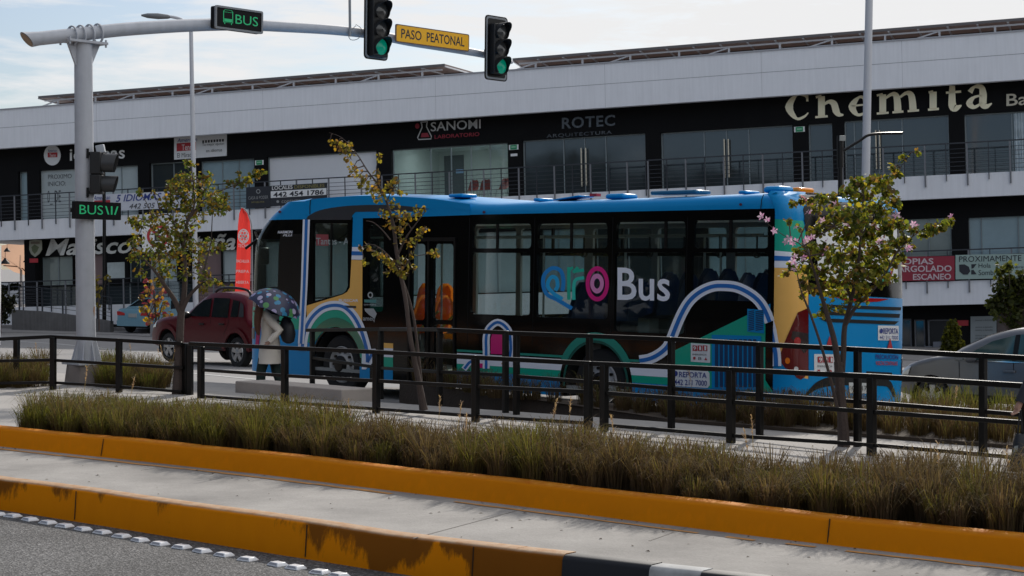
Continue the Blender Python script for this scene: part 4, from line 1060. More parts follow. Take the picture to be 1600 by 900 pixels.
# laboratory
t = sign_thing('letter_sign', 'laboratory sign with a flask outline, grey and red letters on the black wall', 'sign', 700, 218, DS)
mb = MB(); fl_ = smooth2([(657.5, 190.5), (669, 189.5)], 2)
fo = [(657.5, 191), (668.5, 190), (667, 193), (666.5, 198), (674, 213), (673.5, 217), (654, 218), (652.5, 215), (659.5, 199), (659, 194), (657.5, 191)]
stroke_on(mb, fo, 1.6, lay(DS)); text_on(mb, 'SANOMI', (673, 205.5, 751, 191, -4.8), lay(DS), bold=.008); t.part('letters', mb, mat('pale_grey_letters', (.5, .5, .49), .5))
mb = MB(); text_on(mb, 'LABORATORIO', (679, 217, 749, 211, -4.6), lay(DS), bold=.01); mb.drape([(659, 208), (668, 207.5), (671, 214), (657.5, 214.5)], lay(DS - .002), 9); mb.drape(circle2(652, 197, 3.4, 4.2, 12), lay(DS - .001), 9); t.part('letters', mb, mat('crimson_letters', (.30, .02, .035), .5))
# faded mirror letters
t = sign_thing('letter_sign', 'worn dull metal letters of an architecture office on the black wall', 'sign', 908, 215, DS)
mb = MB(); text_on(mb, 'ROTEC', (878, 201.5, 961, 184, -5), lay(DS), bold=.02, space=1.1); t.part('letters', mb, mat('dull_mirror_letters', (.10, .103, .108), .25, metal=.3, var=.95, vscale=2.4))
mb = MB(); text_on(mb, 'ARQUITECTURA', (854, 216.5, 956, 210, -6.2), lay(DS), space=1.1); t.part('letters', mb, mat('dull_mirror_letters', (.1, .1, .1), .3))
# big gold serif letters, drawn with a broad pen
m_gold = mat('gold_letters', (.90, .80, .55), .33, metal=.2, var=.2, vscale=1.0)
def pen(mb, x, w, h, strokes, fn):
    """strokes: list of (points in 0..1 boxes, widths); y=0 baseline, 1 = x-height"""
    for pts, ws in strokes:
        sp = smooth2(pts, 5) if len(pts) > 2 else pts
        if not isinstance(ws, (int, float)):
            ws = list(np.interp(np.linspace(0, len(ws) - 1, len(sp)), range(len(ws)), ws))
        stroke_on(mb, [(x + a * w, b * h) for a, b in sp], ws, fn)
t = sign_thing('letter_sign', 'very large gold serif letters on the black band at the upper right', 'sign', 1400, 188, DS)
lf = lay(DS)
GL = {  # x px, baseline y px, x-height px, width px
 'C': ([([(.93, .82), (.80, .98), (.45, 1.0), (.14, .52), (.45, .02), (.78, .06), (.97, .22)], [2, 4.5, 3.5, 10.5, 4, 3.5, 1.5]), ([(.92, 1.02), (.93, .70)], 3.2)], 36),
 'h': ([([(.24, .04), (.24, 1.22)], 9.5), ([(.02, .03), (.46, .03)], 3), ([(.04, 1.18), (.24, 1.24)], 3.2), ([(.30, .70), (.5, .86), (.68, .72), (.76, .3), (.86, .08), (1.02, .03)], [3, 5, 8.5, 9, 6, 2])], 44),
 'e': ([([(.14, .54), (.9, .56)], 2.6), ([(.88, .56), (.80, .92), (.5, .98), (.16, .5), (.42, .04), (.75, .06), (.95, .24)], [6, 5, 3.5, 10, 4.5, 3.5, 2])], 29),
 'm': ([([(.14, .04), (.14, .95)], 9.5), ([(.0, .92), (.14, .96)], 3), ([(.0, .03), (.28, .03)], 3), ([(.2, .74), (.36, .92), (.47, .76), (.5, .04)], [3, 5, 8.5, 9.5]), ([(.37, .03), (.63, .03)], 3), ([(.55, .74), (.7, .92), (.82, .76), (.86, .04)], [3, 5, 8.5, 9.5]), ([(.73, .03), (1.0, .03)], 3)], 66),
 'i': ([([(.5, .04), (.5, .95)], 10), ([(.15, .92), (.5, .97)], 3.2), ([(.1, .03), (.95, .03)], 3.2)], 20),
 't': ([([(.42, 1.3), (.42, .22), (.62, .03), (.98, .16)], [7, 10, 9, 1.5]), ([(.04, .93), (.95, .93)], 3.2)], 26),
 'a': ([([(.12, .74), (.3, .98), (.58, .94), (.66, .6), (.66, .12), (.82, .02), (1.02, .14)], [7, 4, 7, 9.5, 9.5, 6, 1.5]), ([(.62, .55), (.28, .48), (.1, .22), (.3, .02), (.62, .2)], [2.5, 4, 9, 5, 2.5])], 38)}
mb = MB()
for ch, x, yb, xh in (('C', 1228, 187, 37), ('h', 1273, 184, 27), ('e', 1327, 181, 28), ('m', 1370, 178.5, 32), ('i', 1448, 172.5, 30), ('t', 1477, 171, 28), ('a', 1511, 169, 33)):
    st_, w = GL[ch]; mb = MB()
    for pts, ws in st_:
        sp = smooth2(pts, 5) if len(pts) > 2 else pts
        ws = ws * 1.12 if isinstance(ws, (int, float)) else [q_ * (1.22 if q_ > 5 else 1.1) for q_ in np.interp(np.linspace(0, len(ws) - 1, len(sp)), range(len(ws)), ws)]
        stroke_on(mb, [(x + a * w, yb - b * xh - (a * w) * .08) for a, b in sp], ws, lf)
    t.part('letter', mb, m_gold)
mb = MB(); text_on(mb, 'Ba', (1572.5, 166, 1606, 147, -2.4), lf, bold=.01); t.part('small_letters', mb, mat('cream_letters', (.62, .57, .45), .5))
# exit signs and a small plate
m_exit = mat('green_exit_sign', (.03, .30, .13), .4); 
ex = None
for (x, y, lab) in ((405, 254, 'small green exit sign on the black pier beside the white covered window'), (802.5, 230, 'small green exit sign on the pier right of the laboratory'), (1249, 202, 'small green exit sign below the large gold letters')):
    xx, zz = A(x, y, DS); mw = BF @ Matrix.Translation((xx, DS, zz))
    if ex is None:
        ex = Thing('exit_sign', lab, 'exit sign', mw, group='green exit signs of the arcade')
        ex.part('plate', MB().box(-.20, .20, 0, .03, -.1, .1), m_signwhite); ex.part('green_field', MB().box(-.14, .14, -.008, -.001, -.09, .09), m_exit)
        ex.part('arrow', MB().box(-.09, .09, -.013, -.009, -.015, .03), mat('pale_green', (.35, .6, .42), .5))
    else: copy_thing(ex, mw, lab)
xx, zz = A(803, 242, DS)
solo('small_plate', 'small white notice plate below the exit sign beside the laboratory', 'notice', MB().box(xx - .14, xx + .14, DS, DS + .03, zz - .05, zz + .05), m_signwhite, BF, (xx, DS, zz))
# restaurant sign
t = sign_thing('letter_sign', 'large white script letters of the seafood restaurant on the black band', 'sign', 220, 396, DS)
m_cwl = mat('cream_white_letters', (.85, .85, .8), .5)
t.part('letters', text_on(MB(), 'Mariscos', (71, 400, 224, 374, -5), lay(DS), bold=.02, shear=.28), m_cwl); t.part('letters', text_on(MB(), 'Costeña', (240, 393.5, 368, 366, -3), lay(DS), bold=.02, shear=.28), m_cwl)
t = sign_thing('crest_sign', 'shield-shaped pale crest left of the script letters', 'sign', 55, 400, DG - .42)
dq = DG - .4
board(t, 'shield', [(46, 376), (55, 374.5), (65, 375.5), (65.5, 390), (61, 397), (54.5, 401.5), (48.5, 397), (45.5, 390)][::-1], dq, mat('crest_cream', (.36, .36, .28), .6, var=.2, vscale=3))
mb = MB(); mb.drape([(49, 386), (54, 382), (61, 386), (58, 393), (54, 397), (50, 392)], lay(dq - .01), 6); t.part('emblem', mb, mat('crest_green', (.12, .14, .07), .6, var=.4, vscale=5))
mb = MB(); mb.drape([(48, 378), (62, 377.5), (62, 381), (48, 381.5)], lay(dq - .01), 8); t.part('ribbon', mb, mat('crest_brown', (.2, .16, .12), .6))
solo('small_red_sign', 'small red and white sign below the crest on the black pillar', 'sign', MB().prism(quadpx(46, 404, 59, 410.5, -.02), [], lay(dq), .03), m_letred, BF, (A(52, 408, dq)[0], dq, A(52, 408, dq)[1]))
# banners on the right
t = sign_thing('banner', 'dark red banner with white capitals on the lower balcony rail', 'banner', 1440, 439, DB)
board(t, 'sheet', quadpx(1330, 402, 1491.5, 440, -.012), DB, mat('dark_red_banner', (.30, .028, .05), .7, var=.08))
mb = MB(); text_on(mb, 'COPIAS', (1398, 413.5, 1458.5, 404, -.6), lay(DB - .012), bold=.02); text_on(mb, 'ENGARGOLADO', (1373, 425.5, 1487, 415.5, -1), lay(DB - .012), bold=.02); text_on(mb, 'ESCANEO', (1426.5, 437.5, 1486, 428, -.7), lay(DB - .012), bold=.02); t.part('lettering', mb, mat('pinkish_white', (.62, .5, .52), .6))
t = sign_thing('banner', 'pale green banner reading PROXIMAMENTE on the lower balcony rail', 'banner', 1560, 436, DB)
board(t, 'sheet', quadpx(1493, 398.5, 1680, 436.5, -.02), DB, mat('pale_green_banner', (.33, .44, .40), .7, var=.05))
mb = MB(); 
for tx_, q_ in (('PROXIMAMENTE', (1498.5, 409.5, 1596, 400.5, -2)), ('Hola', (1529, 418.5, 1548, 411.5, -.3)), ('Sombrea.', (1529, 430, 1568, 422, -.7)), ('- Lambrin de madera', (1568, 419.5, 1640, 415.5, -1.2))): t.part('lettering', text_on(MB(), tx_, q_, lay(DB - .012)), m_letb)
mb.drape([(1498.5, 413.5), (1507, 413), (1514, 417), (1516, 424), (1512, 429), (1505, 429), (1499, 424)], lay(DB - .012), 9); mb.drape([(1517.5, 413), (1526, 412.5), (1521, 419), (1518, 420)], lay(DB - .012), 9); mb.drape([(1517.5, 422), (1521, 421.5), (1526, 428.5), (1517.5, 428.8)], lay(DB - .012), 9); t.part('leaf_emblem', mb, m_letb)
t = sign_thing('letter_sign', 'pale block letters MA on the black wall under the lower slab', 'sign', 1565, 490, DS)
mb = MB(); text_on(mb, 'MAR', (1553, 489, 1600, 474.5, -1), lay(DS), bold=.02); t.part('letters', mb, m_letw)
t = sign_thing('poster', 'pale grey poster on the black wall behind the grey car', 'poster', 1536, 545, DS)
board(t, 'sheet', quadpx(1516.5, 494.5, 1557, 548, -.02), DS, mat('poster_grey', (.30, .33, .33), .6, var=.15, vscale=2.5))
mb = MB()
for yy in (499, 510, 514.5, 523, 527): text_on(mb, 'servicio a domicilio', (1524, yy + 2.5, 1551, yy, -.4), lay(DS - .012))
t.part('lettering', mb, mat('grey_letters', (.08, .085, .09), .6))
board(sign_thing('poster', 'dark brown picture poster at the right edge behind the grey car', 'poster', 1580, 540, DS), 'sheet', quadpx(1558, 494, 1640, 545, -.02), DS - .0, mat('poster_brown', (.12, .09, .08), .6, var=.7, vscale=3))
solo('small_red_sign', 'small red and white sign left of the grey poster', 'sign', MB().prism(quadpx(1496, 500.5, 1513, 509, -.01), [], lay(DS), .03), m_letred, BF, (A(1504, 509, DS)[0], DS, A(1504, 509, DS)[1]))
# white curtain at the far right of the upper storey
cu = MB(); rows = []
for z in (zu, BZ(1592, 176)): rows.append([(BX(1584 + i * 1.3, 200) , DG + .14 + .03 * math.sin(i * 1.9), z) for i in range(24)])
cu.loft([[Vector(p) for p in r] for r in rows], closed=False, caps=False); bld.part('curtain', cu, mat('white_curtain', (.45, .52, .55), .6, var=.5, vscale=3))
# ------------------------------------------------------------------ the bus
bf_ = ray(-1980, 392.1); bf_.z = 0; bf_.normalize(); bt_ = Vector((bf_.y, -bf_.x, 0))
REAR = G(1228, 680); US = frame(REAR, bf_, -bt_, Vector((0, 0, 1))); USi = US.inverted()
# bus coordinates: x forward from the rear end, y = 0 on the side seen here and negative inside, z up
def B(px, py, o=0.0):
    p = USi @ on_plane(px, py, REAR - bt_ * o, bt_); return p.x, p.z
def side(o):
    """photo pixel -> point on the seen side, o metres proud of it"""
    def fn(px, py, k=0.0):
        x, z = B(px, py); return Vector((x, o - k, z))
    return fn
def sz(o):
    return lambda x, z, k=0.0: Vector((x, o - k, z))
m_blue = mat('blue_bus_paint', (.0, .26, .60), .34, var=.06, vscale=1.5, spec=.3)
m_green = mat('green_livery', (.002, .40, .26), .38, coat=.1)
m_orangeb = mat('orange_livery', (.95, .52, .12), .4, coat=.1, var=.05)
m_whiteb = mat('white_livery', (.88, .90, .97), .4)
m_blued = mat('dark_blue_livery', (.01, .16, .52), .4, coat=.1)
m_pinkb = mat('magenta_livery', (.72, .01, .20), .4, coat=.3)
m_tealb = mat('teal_livery', (.02, .27, .2), .4)
m_gloss = mat('black_bus_panel', (.0045, .0045, .0047), .10, spec=.22)
m_grphs = mat('graphite_panel', (.035, .038, .045), .35)
m_bglass = glass('bus_window_glass', (.80, .86, .84), .97, .01)
m_bglassd = glass('dark_bus_glass', (.55, .62, .6), .9, .01)
m_interior = mat('bus_interior_grey', (.28, .29, .28), .8)
m_seatb = mat('blue_seat', (.02, .06, .17), .5); m_seato = cloth('orange_seat', (.72, .20, .02), .5)
m_pipe = mat('yellow_handrail', (.6, .42, .03), .35); m_under = mat('bus_underside', (.008, .008, .008), .9)
WB = 2.74; LEN = 10.9; XF = 9.55           # width, length, where the front cap starts
ZS = .27                                   # skirt
roof_px = [(1236, 303.5), (1180, 303), (1000, 310.5), (850, 315), (770, 318), (745, 317.5), (715, 313.5), (680, 309.5), (640, 306.5), (590, 304.5), (560, 304.7), (530, 306.2), (500, 309), (478, 312.5)]
RT = sorted([B(*p) for p in roof_px])
rx, rz = [p[0] for p in RT], [p[1] for p in RT]
def ztop(x): return float(np.interp(x, rx, rz))
strip_px = [(1215, 326), (1140, 327), (900, 332), (740, 335.5), (690, 336)]
ZB = 2.856
bus = Thing('city_bus', 'blue, green and orange city bus with a black glass side, seen from behind', 'bus', US, (5.5, -1.25, 0))
hub_r, hub_f = (3.20, .475), (8.765, .475)
ARR = .60
def arch(c, r, n=18, a0=0.0, a1=math.pi): return [(c[0] + r * math.cos(a0 + (a1 - a0) * i / n), c[1] + r * math.sin(a0 + (a1 - a0) * i / n)) for i in range(n + 1)]
def skirt_arch(c, r):
    b = math.asin((ZS - c[1]) / r); return arch(c, r, 20, b, math.pi - b)
XR0 = .20
outer = [(XR0, ZS)] + skirt_arch(hub_r, ARR)[::-1] + skirt_arch(hub_f, ARR)[::-1] + [(XF, ZS), (XF, ZB), (XR0, ZB)]
def hole_px(pts): return [B(*p) for p in pts]
def rp(x0, y0, x1, y1, r=4): return rrect(x0, y0, x1, y1, r, 3)
def win(x0, y0, x1, y1, r=.06):
    a, b = B(x0, (y0 + y1) / 2), B(x1, (y0 + y1) / 2); zt_, zb_ = B((x0 + x1) / 2, y0)[1], B((x0 + x1) / 2, y1)[1]
    return rrect(min(a[0], b[0]), zb_, max(a[0], b[0]), zt_, r, 3)
W_side = [win(738, 350, 830, 388), win(735, 395, 828, 492), win(840, 349, 949, 388), win(838, 395, 950, 497), win(963, 346.5, 1071, 388), win(960, 394.5, 1070, 520),
          win(1084, 344, 1201, 388), win(1080, 394.5, 1200, 470), win(575, 352, 599, 487), win(643, 381, 664, 500), win(677, 381, 708, 500), win(645, 507, 663, 580), win(678, 507, 707, 583)]
drv = hole_px([(489, 349), (543, 349), (543.5, 447), (540, 455), (535, 459), (489, 471)])
holes = W_side + [drv]
shell = MB().prism(outer, holes, sz(0), .05)
bus.part('side_panel', shell, m_gloss, smooth=math.radians(25))
# glass, each pane its own part, with dividers
for i, h in enumerate(holes):
    xs_ = [p[0] for p in h]; zs_ = [p[1] for p in h]
    g = bus.part('window', MB().prism(h, [], sz(-.022), .006), m_bglass if i not in (8,) else m_bglassd, smooth=0)
    if i in (0, 2, 4, 6):
        for f in ((.52,), (0,), (.48,), (.7,), (0,), (.72,), (.48,))[i] if False else ({0: .57, 2: .51, 4: .28, 6: .5}[i],):
            x = min(xs_) + (max(xs_) - min(xs_)) * f
            bus.part('frame', MB().box(x - .02, x + .02, -.02, .004, min(zs_), max(zs_)), m_black, parent=g)
    if i == 13:
        x = B(517, 400)[0]; bus.part('frame', MB().box(x - .015, x + .015, -.02, .003, min(zs_) + .1, max(zs_)), m_black, parent=g)
# sliding door leaves are outlined by proud rails
dr = MB()
for px in (640, 670, 711):
    x = B(px, 450)[0]; dr.box(x - .02, x + .02, -.002, .022, B(px, 600)[1], B(px, 374)[1])
x0, x1 = B(711, 450)[0], B(640, 450)[0]
dr.box(x0 - .02, x1 + .02, -.002, .03, B(675, 377)[1], B(675, 371)[1])
bus.part('door_frame', dr, m_black)
# far side: the same wall with plain windows
far_h = [win(738, 350, 830, 492), win(840, 349, 949, 497), win(963, 346.5, 1071, 500), win(1084, 344, 1201, 470), win(625, 350, 725, 500), win(489, 349, 543, 505), win(556, 350, 618, 505)]
fs_ = MB().prism(outer, far_h, lambda x, z, k: Vector((x, -WB + k, z)), .05)
bus.part('far_side_panel', fs_, m_interior, smooth=math.radians(25))
fg = MB()
for h in far_h: fg.prism(h, [], lambda x, z, k: Vector((x, -WB + .02, z)), 0)
for h in far_h:
    xs_ = [p[0] for p in h]; zz = B(780, 391)[1]
bus.part('far_windows', fg, m_bglass, smooth=0)
fb_ = MB()
for h in far_h[:5]:
    xs_ = [p[0] for p in h]; zs_ = [p[1] for p in h]; zz = B(780, 391)[1]
    fb_.box(min(xs_), max(xs_), -WB + .005, -WB + .045, zz - .05, zz + .05); fb_.box((min(xs_) + max(xs_)) / 2 - .02, (min(xs_) + max(xs_)) / 2 + .02, -WB + .005, -WB + .045, zz + .06, max(zs_))
bus.part('far_window_bars', fb_, m_black)
bus.part('underbody', MB().box(.5, 9.9, -WB + .06, -.06, .30, .36), m_under)
for c in (hub_r, hub_f):
    for ya, yb in ((-.05, -.44), (-WB + .05, -WB + .44)):
        wb_ = MB(); wb_.loft([[Vector((c[0] + ARR * math.cos(a), y, c[1] + ARR * math.sin(a))) for a in np.linspace(-.35, math.pi + .35, 25)] for y in (ya, yb)], closed=False, caps=False)
        k_ = len(wb_.v); wb_.add([(c[0] + ARR * math.cos(a), yb, c[1] + ARR * math.sin(a)) for a in np.linspace(-.35, math.pi + .35, 25)], [tuple(range(25))])
        bus.part('wheel_housing', wb_, m_under)

bus.part('floor', MB().box(.3, 9.9, -WB + .055, -.055, .37, .42), m_interior)
eng = MB().box(.2, 1.9, -WB + .055, -.055, .43, 1.15); bus.part('engine_bay', eng, m_under)

# roof: cross-sections along the bus
def cap_fac(x): return 1.0
rings = []
for x in list(np.linspace(XR0 - .0, XF, 46)):
    zt_ = ztop(x); zb_ = ZB
    r_ = [(0.0, zb_), (0.0, zt_ - .13), (-.012, zt_ - .07), (-.05, zt_ - .025), (-.12, zt_), (-.5, zt_ + .035), (-1.25, zt_ + .05)]
    ring = [Vector((x, y, z)) for y, z in r_] + [Vector((x, -WB - y, z)) for y, z in r_[-2::-1]]
    rings.append(ring)
bus.part('roof', MB().loft(rings, closed=False, caps=False), m_blue)
bus.part('ceiling', MB().box(.4, 9.6, -WB + .06, -.06, 2.78, 2.82), mat('bus_ceiling', (.6, .6, .58), .8))

# rear cap: a rounded wall in plan, bulging backwards
def rear_plan(u):
    """u 0..1 round the rear from the seen side to the far side"""
    R_ = XR0; L1 = math.pi / 2 * R_; L2 = WB - 2 * R_; T = 2 * L1 + L2; s_ = u * T
    if s_ < L1: a = s_ / R_; x, y = R_ - R_ * math.sin(a), -(R_ - R_ * math.cos(a))
    elif s_ < L1 + L2: x, y = 0.0, -(R_ + s_ - L1)
    else: a = (s_ - L1 - L2) / R_; x, y = R_ - R_ * math.cos(a), -(WB - R_ + R_ * math.sin(a))
    t_ = -y / WB; return x - .17 * max(0, 1 - abs(2 * t_ - 1) ** 4), y
def rear_pt(u, z, o=0.0):
    x, y = rear_plan(u); tpr = max(0.0, (z - 1.4) / 1.6)
    x += .16 * tpr ** 1.7 * (1 - .0 * u) * min(1, max(0, -y / .3)) * min(1, max(0, (WB + y) / .3))
    if z > 2.8: x += (z - 2.8) ** 2 * 2.2
    e = 1e-3; xa, ya = rear_plan(max(0, u - e)); xb, yb = rear_plan(min(1, u + e)); n = Vector((yb - ya, -(xb - xa), 0)).normalized()
    if n.x > .2: n = -n
    if abs(n.x) < .2 and ((u < .5) != (n.y > 0)): n = -n
    return Vector((x, y, z)) + n * o
_ru = np.linspace(0, .97, 400)
def _rtab(z): 
    return [proj(US @ rear_pt(u, z))[0] for u in _ru]
_rt = {}
for _z in np.arange(.2, 3.3, .1):
    tab = _rtab(_z); k_ = int(np.argmax(tab)); _rt[_z] = (tab[:k_ + 1], _ru[:k_ + 1])
def rear(o):
    """photo pixel -> point on the rear cap"""
    def fn(px, py, k=0.0):
        z = 1.6
        for _ in range(7):
            key = min(_rt, key=lambda q: abs(q - z)); tab, ru_ = _rt[key]
            u = float(np.interp(px, tab, ru_)); p = US @ rear_pt(u, z); c = CR.transposed() @ (p - CAM)
            # move z so that the row matches
            z += (proj(p)[1] - py) / FOC * c.z
        return rear_pt(u, z, o - k)
    return fn
zl = list(np.linspace(.36, 2.8, 22)) + list(np.linspace(2.82, 3.03, 12))
us = np.linspace(0, 1, 90)
rings = [[rear_pt(u, z) for u in us] for z in zl]
top = [Vector((XR0, p.y, min(p.z + .03, 3.08))) for p in rings[-1]]
bus.part('rear_panel', MB().loft(rings + [top], closed=False, caps=False), m_blue, smooth=math.radians(45))

def rdec(name, poly, o, m, parent=None, maxl=14): return bus.part(name, MB().drape(poly, rear(o + .006), min(maxl, 8)), m, parent=parent)
PX_C = 1262
rdec('rear_corner', [(1203, 298), (1256, 300), (1254, 345), (1203, 342)], .004, m_blue)
rdec('rear_corner', [(1204, 342), (1254, 345), (1262, 396), (1203, 391)], .004, m_green)
rdec('rear_corner', [(1203, 391), (1262, 396), (1262, 419), (1201, 418)], .004, m_whiteb)
rdec('rear_corner', [(1203, 399), (1240, 401), (1240, 408), (1202, 407)], .007, m_blued)
rdec('rear_corner', [(1202, 418), (1262, 420), (1262, 640), (1200, 634)], .004, m_orangeb)
rdec('rear_corner', [(1202, 560), (1225, 560), (1250, 590), (1262, 592), (1262, 640), (1200, 634)], .006, m_blue)
rdec('far_corner', [(1406, 330), (1415, 335), (1415, 395), (1407, 395)], .004, m_blue)
rdec('far_corner', [(1409, 400), (1415, 400), (1415, 500), (1409, 500)], .004, m_orangeb)
rw = rdec('rear_window', [(1255, 322), (1300, 318), (1380, 326), (1410, 338), (1412, 420), (1411, 466), (1262, 460), (1262, 385), (1256, 345)], .006, m_gloss)
rdec('window_advert', [(1272, 350), (1330, 345), (1400, 355), (1401, 442), (1340, 441), (1278, 436)], .010, m_signwhite, rw)
for i, m_ in enumerate((m_green, m_blued, m_letred)):
    rdec('advert_stripe', [(1375 + i * 5, 440), (1379 + i * 5, 440), (1389 + i * 3, 418), (1386 + i * 3, 418)], .013, m_, rw)
eb = rdec('engine_cover', [(1262.5, 460), (1330, 462), (1412, 467), (1411, 530), (1405, 632), (1320, 632), (1235, 627), (1262.5, 592)], .008, m_blue)
rdec('brake_light', [(1303, 463.5), (1388, 467), (1372, 471), (1345, 472.5), (1318, 469.5)], .014, m_red)
sl = MB()
for q in ([(1297, 476), (1406, 480), (1405, 485), (1296, 481)], [(1282, 486), (1404, 490.5), (1403, 496.5), (1282, 491.5)], [(1277, 497), (1402, 502), (1396, 507), (1290, 503)]): sl.drape(q, rear(.022), 8)
bus.part('grille_slots', sl, m_under)
def rsticker(name, x0, y0, x1, y1, sl_=.02): return rdec(name, [(x0, y0), (x1, y0 + sl_ * (x1 - x0)), (x1, y1 + sl_ * (x1 - x0)), (x0, y1)], .013, m_signwhite)
s1 = rsticker('phone_sticker', 1370, 508.5, 1402, 531.5)
mb = MB(); text_on(mb, 'REPORTA', (1377.5, 521.5, 1400.5, 512.5, .4), rear(.027), bold=.015); text_on(mb, '442 211 7000', (1372, 530, 1400.5, 524, .5), rear(.027)); mb.drape(circle2(1374.4, 517, 2.5, 4, 12), rear(.027), 9); bus.part('lettering', mb, m_letblue, parent=s1)
s2 = rsticker('emergency_sticker', 1270.5, 553, 1302, 583)
mb = MB()
for i in range(3): mb.add([rear(.027)(1275.5 + i * 8.3 + a, b) for a, b in ((0, 557), (7, 557.3), (7, 566.5), (0, 566.2))], [(0, 1, 2, 3)])
mb.drape([(1275, 577.5), (1279, 577.5), (1279, 581), (1275, 581)], rear(.027), 9); mb.drape([(1293, 581), (1295.5, 577), (1298, 581)], rear(.027), 9); rb = bus.part('number_blocks', mb, m_letred, parent=s2)
mb = MB()
for i, ch in enumerate('911'): text_on(mb, ch, (1277 + i * 8.3 + (1.5 if ch == '1' else 0), 565.3, 1281.2 + i * 8.3 + (0 if ch == '1' else .3), 558.5, .1), rear(.031), bold=.02)
bus.part('lettering', mb, m_letw, parent=s2)
mb = MB(); text_on(mb, 'EMERGENCIA', (1275, 573.5, 1298, 570.5, .3), rear(.027)); bus.part('lettering', mb, m_letb, parent=s2)
mb = MB(); mb.drape([(1294, 524.5), (1299.5, 541), (1289, 540)], rear(.023), 9); mb.drape([(1388, 528), (1392.5, 546.5), (1383, 546)], rear(.029), 9); mb.drape([(1392.5, 556), (1392.5, 556.2), (1392, 556.2)], rear(.023), 9)
bus.part('warning_triangle', mb, m_letred)
mb = MB(); text_on(mb, 'PRECAUCION', (1366, 561, 1401, 553.5, .6), rear(.023), bold=.02); bus.part('lettering', mb, m_letblue)
mb = MB(); text_on(mb, 'VUELTAS CONTINUAS', (1366, 570.5, 1400, 564, .6), rear(.023), bold=.02); bus.part('lettering', mb, m_letred)
tl = rdec('tail_light', [(1261.5, 481), (1246, 488), (1236, 511), (1226, 535), (1220, 553), (1220.5, 566), (1227, 575), (1236, 579), (1244, 590), (1250, 593), (1256, 589), (1261.5, 578)], .012, mat('dark_red_lens', (.13, .006, .008), .16, coat=.7))
rdec('lamp', [(1238, 517), (1261, 521), (1261, 545), (1255, 552), (1236, 528)], .015, mat('smoked_lens', (.035, .02, .02), .2, coat=.6), tl)
rdec('lamp', circle2(1245, 533, 4.8, 6.5, 16), .018, m_red, tl); rdec('lamp', circle2(1230.5, 563.5, 3.6, 5, 16), .018, m_orange, tl); rdec('lamp', circle2(1243, 576, 3.2, 3.4, 14), .018, m_lwhite, tl)
tl2 = rdec('tail_light', [(1411, 492), (1416, 496), (1416, 520), (1414, 548), (1413, 575), (1410, 585), (1406, 583), (1408, 540)], .014, mat('dark_red_lens', (.13, .006, .008), .16), maxl=8)
rdec('lamp', circle2(1411, 533, 2.4, 7, 12), .018, m_red, tl2, 8); rdec('lamp', circle2(1410.5, 563, 2.2, 6, 12), .018, m_orange, tl2, 8)
rdec('plate_recess', [(1352, 580), (1392, 582), (1392, 592), (1352, 591)], .012, m_under)
bt = [(x, y) for x, y in ((1256, 619), (1270, 606), (1282, 599.5), (1300, 595.5), (1340, 595), (1378, 597), (1389, 603), (1396, 620))]
mb = MB(); st_ = stroke(smooth2(bt, 3), [3, 4, 6, 8, 10, 11, 12, 13, 14, 14, 14, 14, 14, 14, 13, 12, 11, 10, 8, 6, 5, 4][:22]); mb.drape(st_, rear(.020), 9); bus.part('bumper_recess', mb, m_under)
pl_ = rdec('number_plate', [(1324, 597.5), (1355, 598.5), (1355, 615), (1324, 614)], .018, mat('plate_white', (.6, .62, .6), .5, var=.1))
mb = MB(); text_on(mb, 'Q-417', (1328, 611, 1351, 602, .6), rear(.034)); bus.part('lettering', mb, m_letb, parent=pl_)
rdec('tow_hook', circle2(1235, 613, 3.5, 4.5, 12), .012, m_under)
mb = MB()
for x, y in ((1254, 310), (1269, 318.5)): mb.drape(circle2(x, y, 3.4, 4.6, 14), rear(.026), 9)
bus.part('marker_lamp', mb, m_red)
mb = MB()
for x, y in ((1254, 310), (1269, 318.5)): mb.drape(circle2(x, y, 5, 6.4, 16), rear(.020), 9)
bus.part('marker_bezel', mb, m_grphs)
rdec('rear_dome', [(1252, 304.5), (1276, 304), (1290, 316), (1340, 316), (1300, 322), (1262, 323)], .009, m_grphs)

# front cap
AF = 1.88
def front_pt(a, z, o=0.0):
    """a from 0 (seen side) to pi (far side)"""
    c, s_ = math.cos(a), math.sin(a); n_ = 5.0
    sx = abs(s_) ** (2 / n_); y = -1.25 + 1.25 * math.copysign(abs(c) ** (2 / n_), c)
    k = 1.0 if z < 1.25 else 1 - .03 * (z - 1.25) / 1.0 if z < 2.25 else max(.0, .97 - .62 * ((z - 2.25) / .92) ** 2.2)
    x = XF + AF * sx * k
    p = Vector((x, y, z))
    if o: p += Vector((sx, math.copysign(abs(c), c), 0)).normalized() * o
    return p
def front_strip(z0, z1, n=8, o=0.0, a0=0.0, a1=math.pi):
    zs_ = np.linspace(z0, z1, n); return MB().loft([[front_pt(a, z, o) for a in np.linspace(a0, a1, 41)] for z in zs_], closed=False, caps=False)
zft = ztop(XF)
bus.part('front_bumper', front_strip(ZS, 1.02), m_blue)
bus.part('front_band', front_strip(1.02, 1.36), m_green)
bus.part('windscreen', front_strip(1.36, 2.52, 10), m_bglassd)
bus.part('destination_panel', front_strip(2.52, 2.84), m_gloss)
fr_ = []
for z in np.linspace(2.84, zft - .02, 9): fr_.append([front_pt(a, z) for a in np.linspace(0, math.pi, 41)])
fr_.append([Vector((XF + .0, -1.25 + 1.25 * math.cos(a) * .9, zft + .03)) for a in np.linspace(0, math.pi, 41)])
bus.part('front_dome', MB().loft(fr_, closed=False, caps=False), m_blue)
bus.part('windscreen_pillar', front_strip(1.3, 2.60, 8, .006, .78, .86), m_black)
bus.part('windscreen_pillar', front_strip(1.3, 2.60, 8, .006, .0, .10), m_black)
bus.part('front_bumper_band', front_strip(.82, 1.0, 3, .008, .55, 2.6), m_grphs)
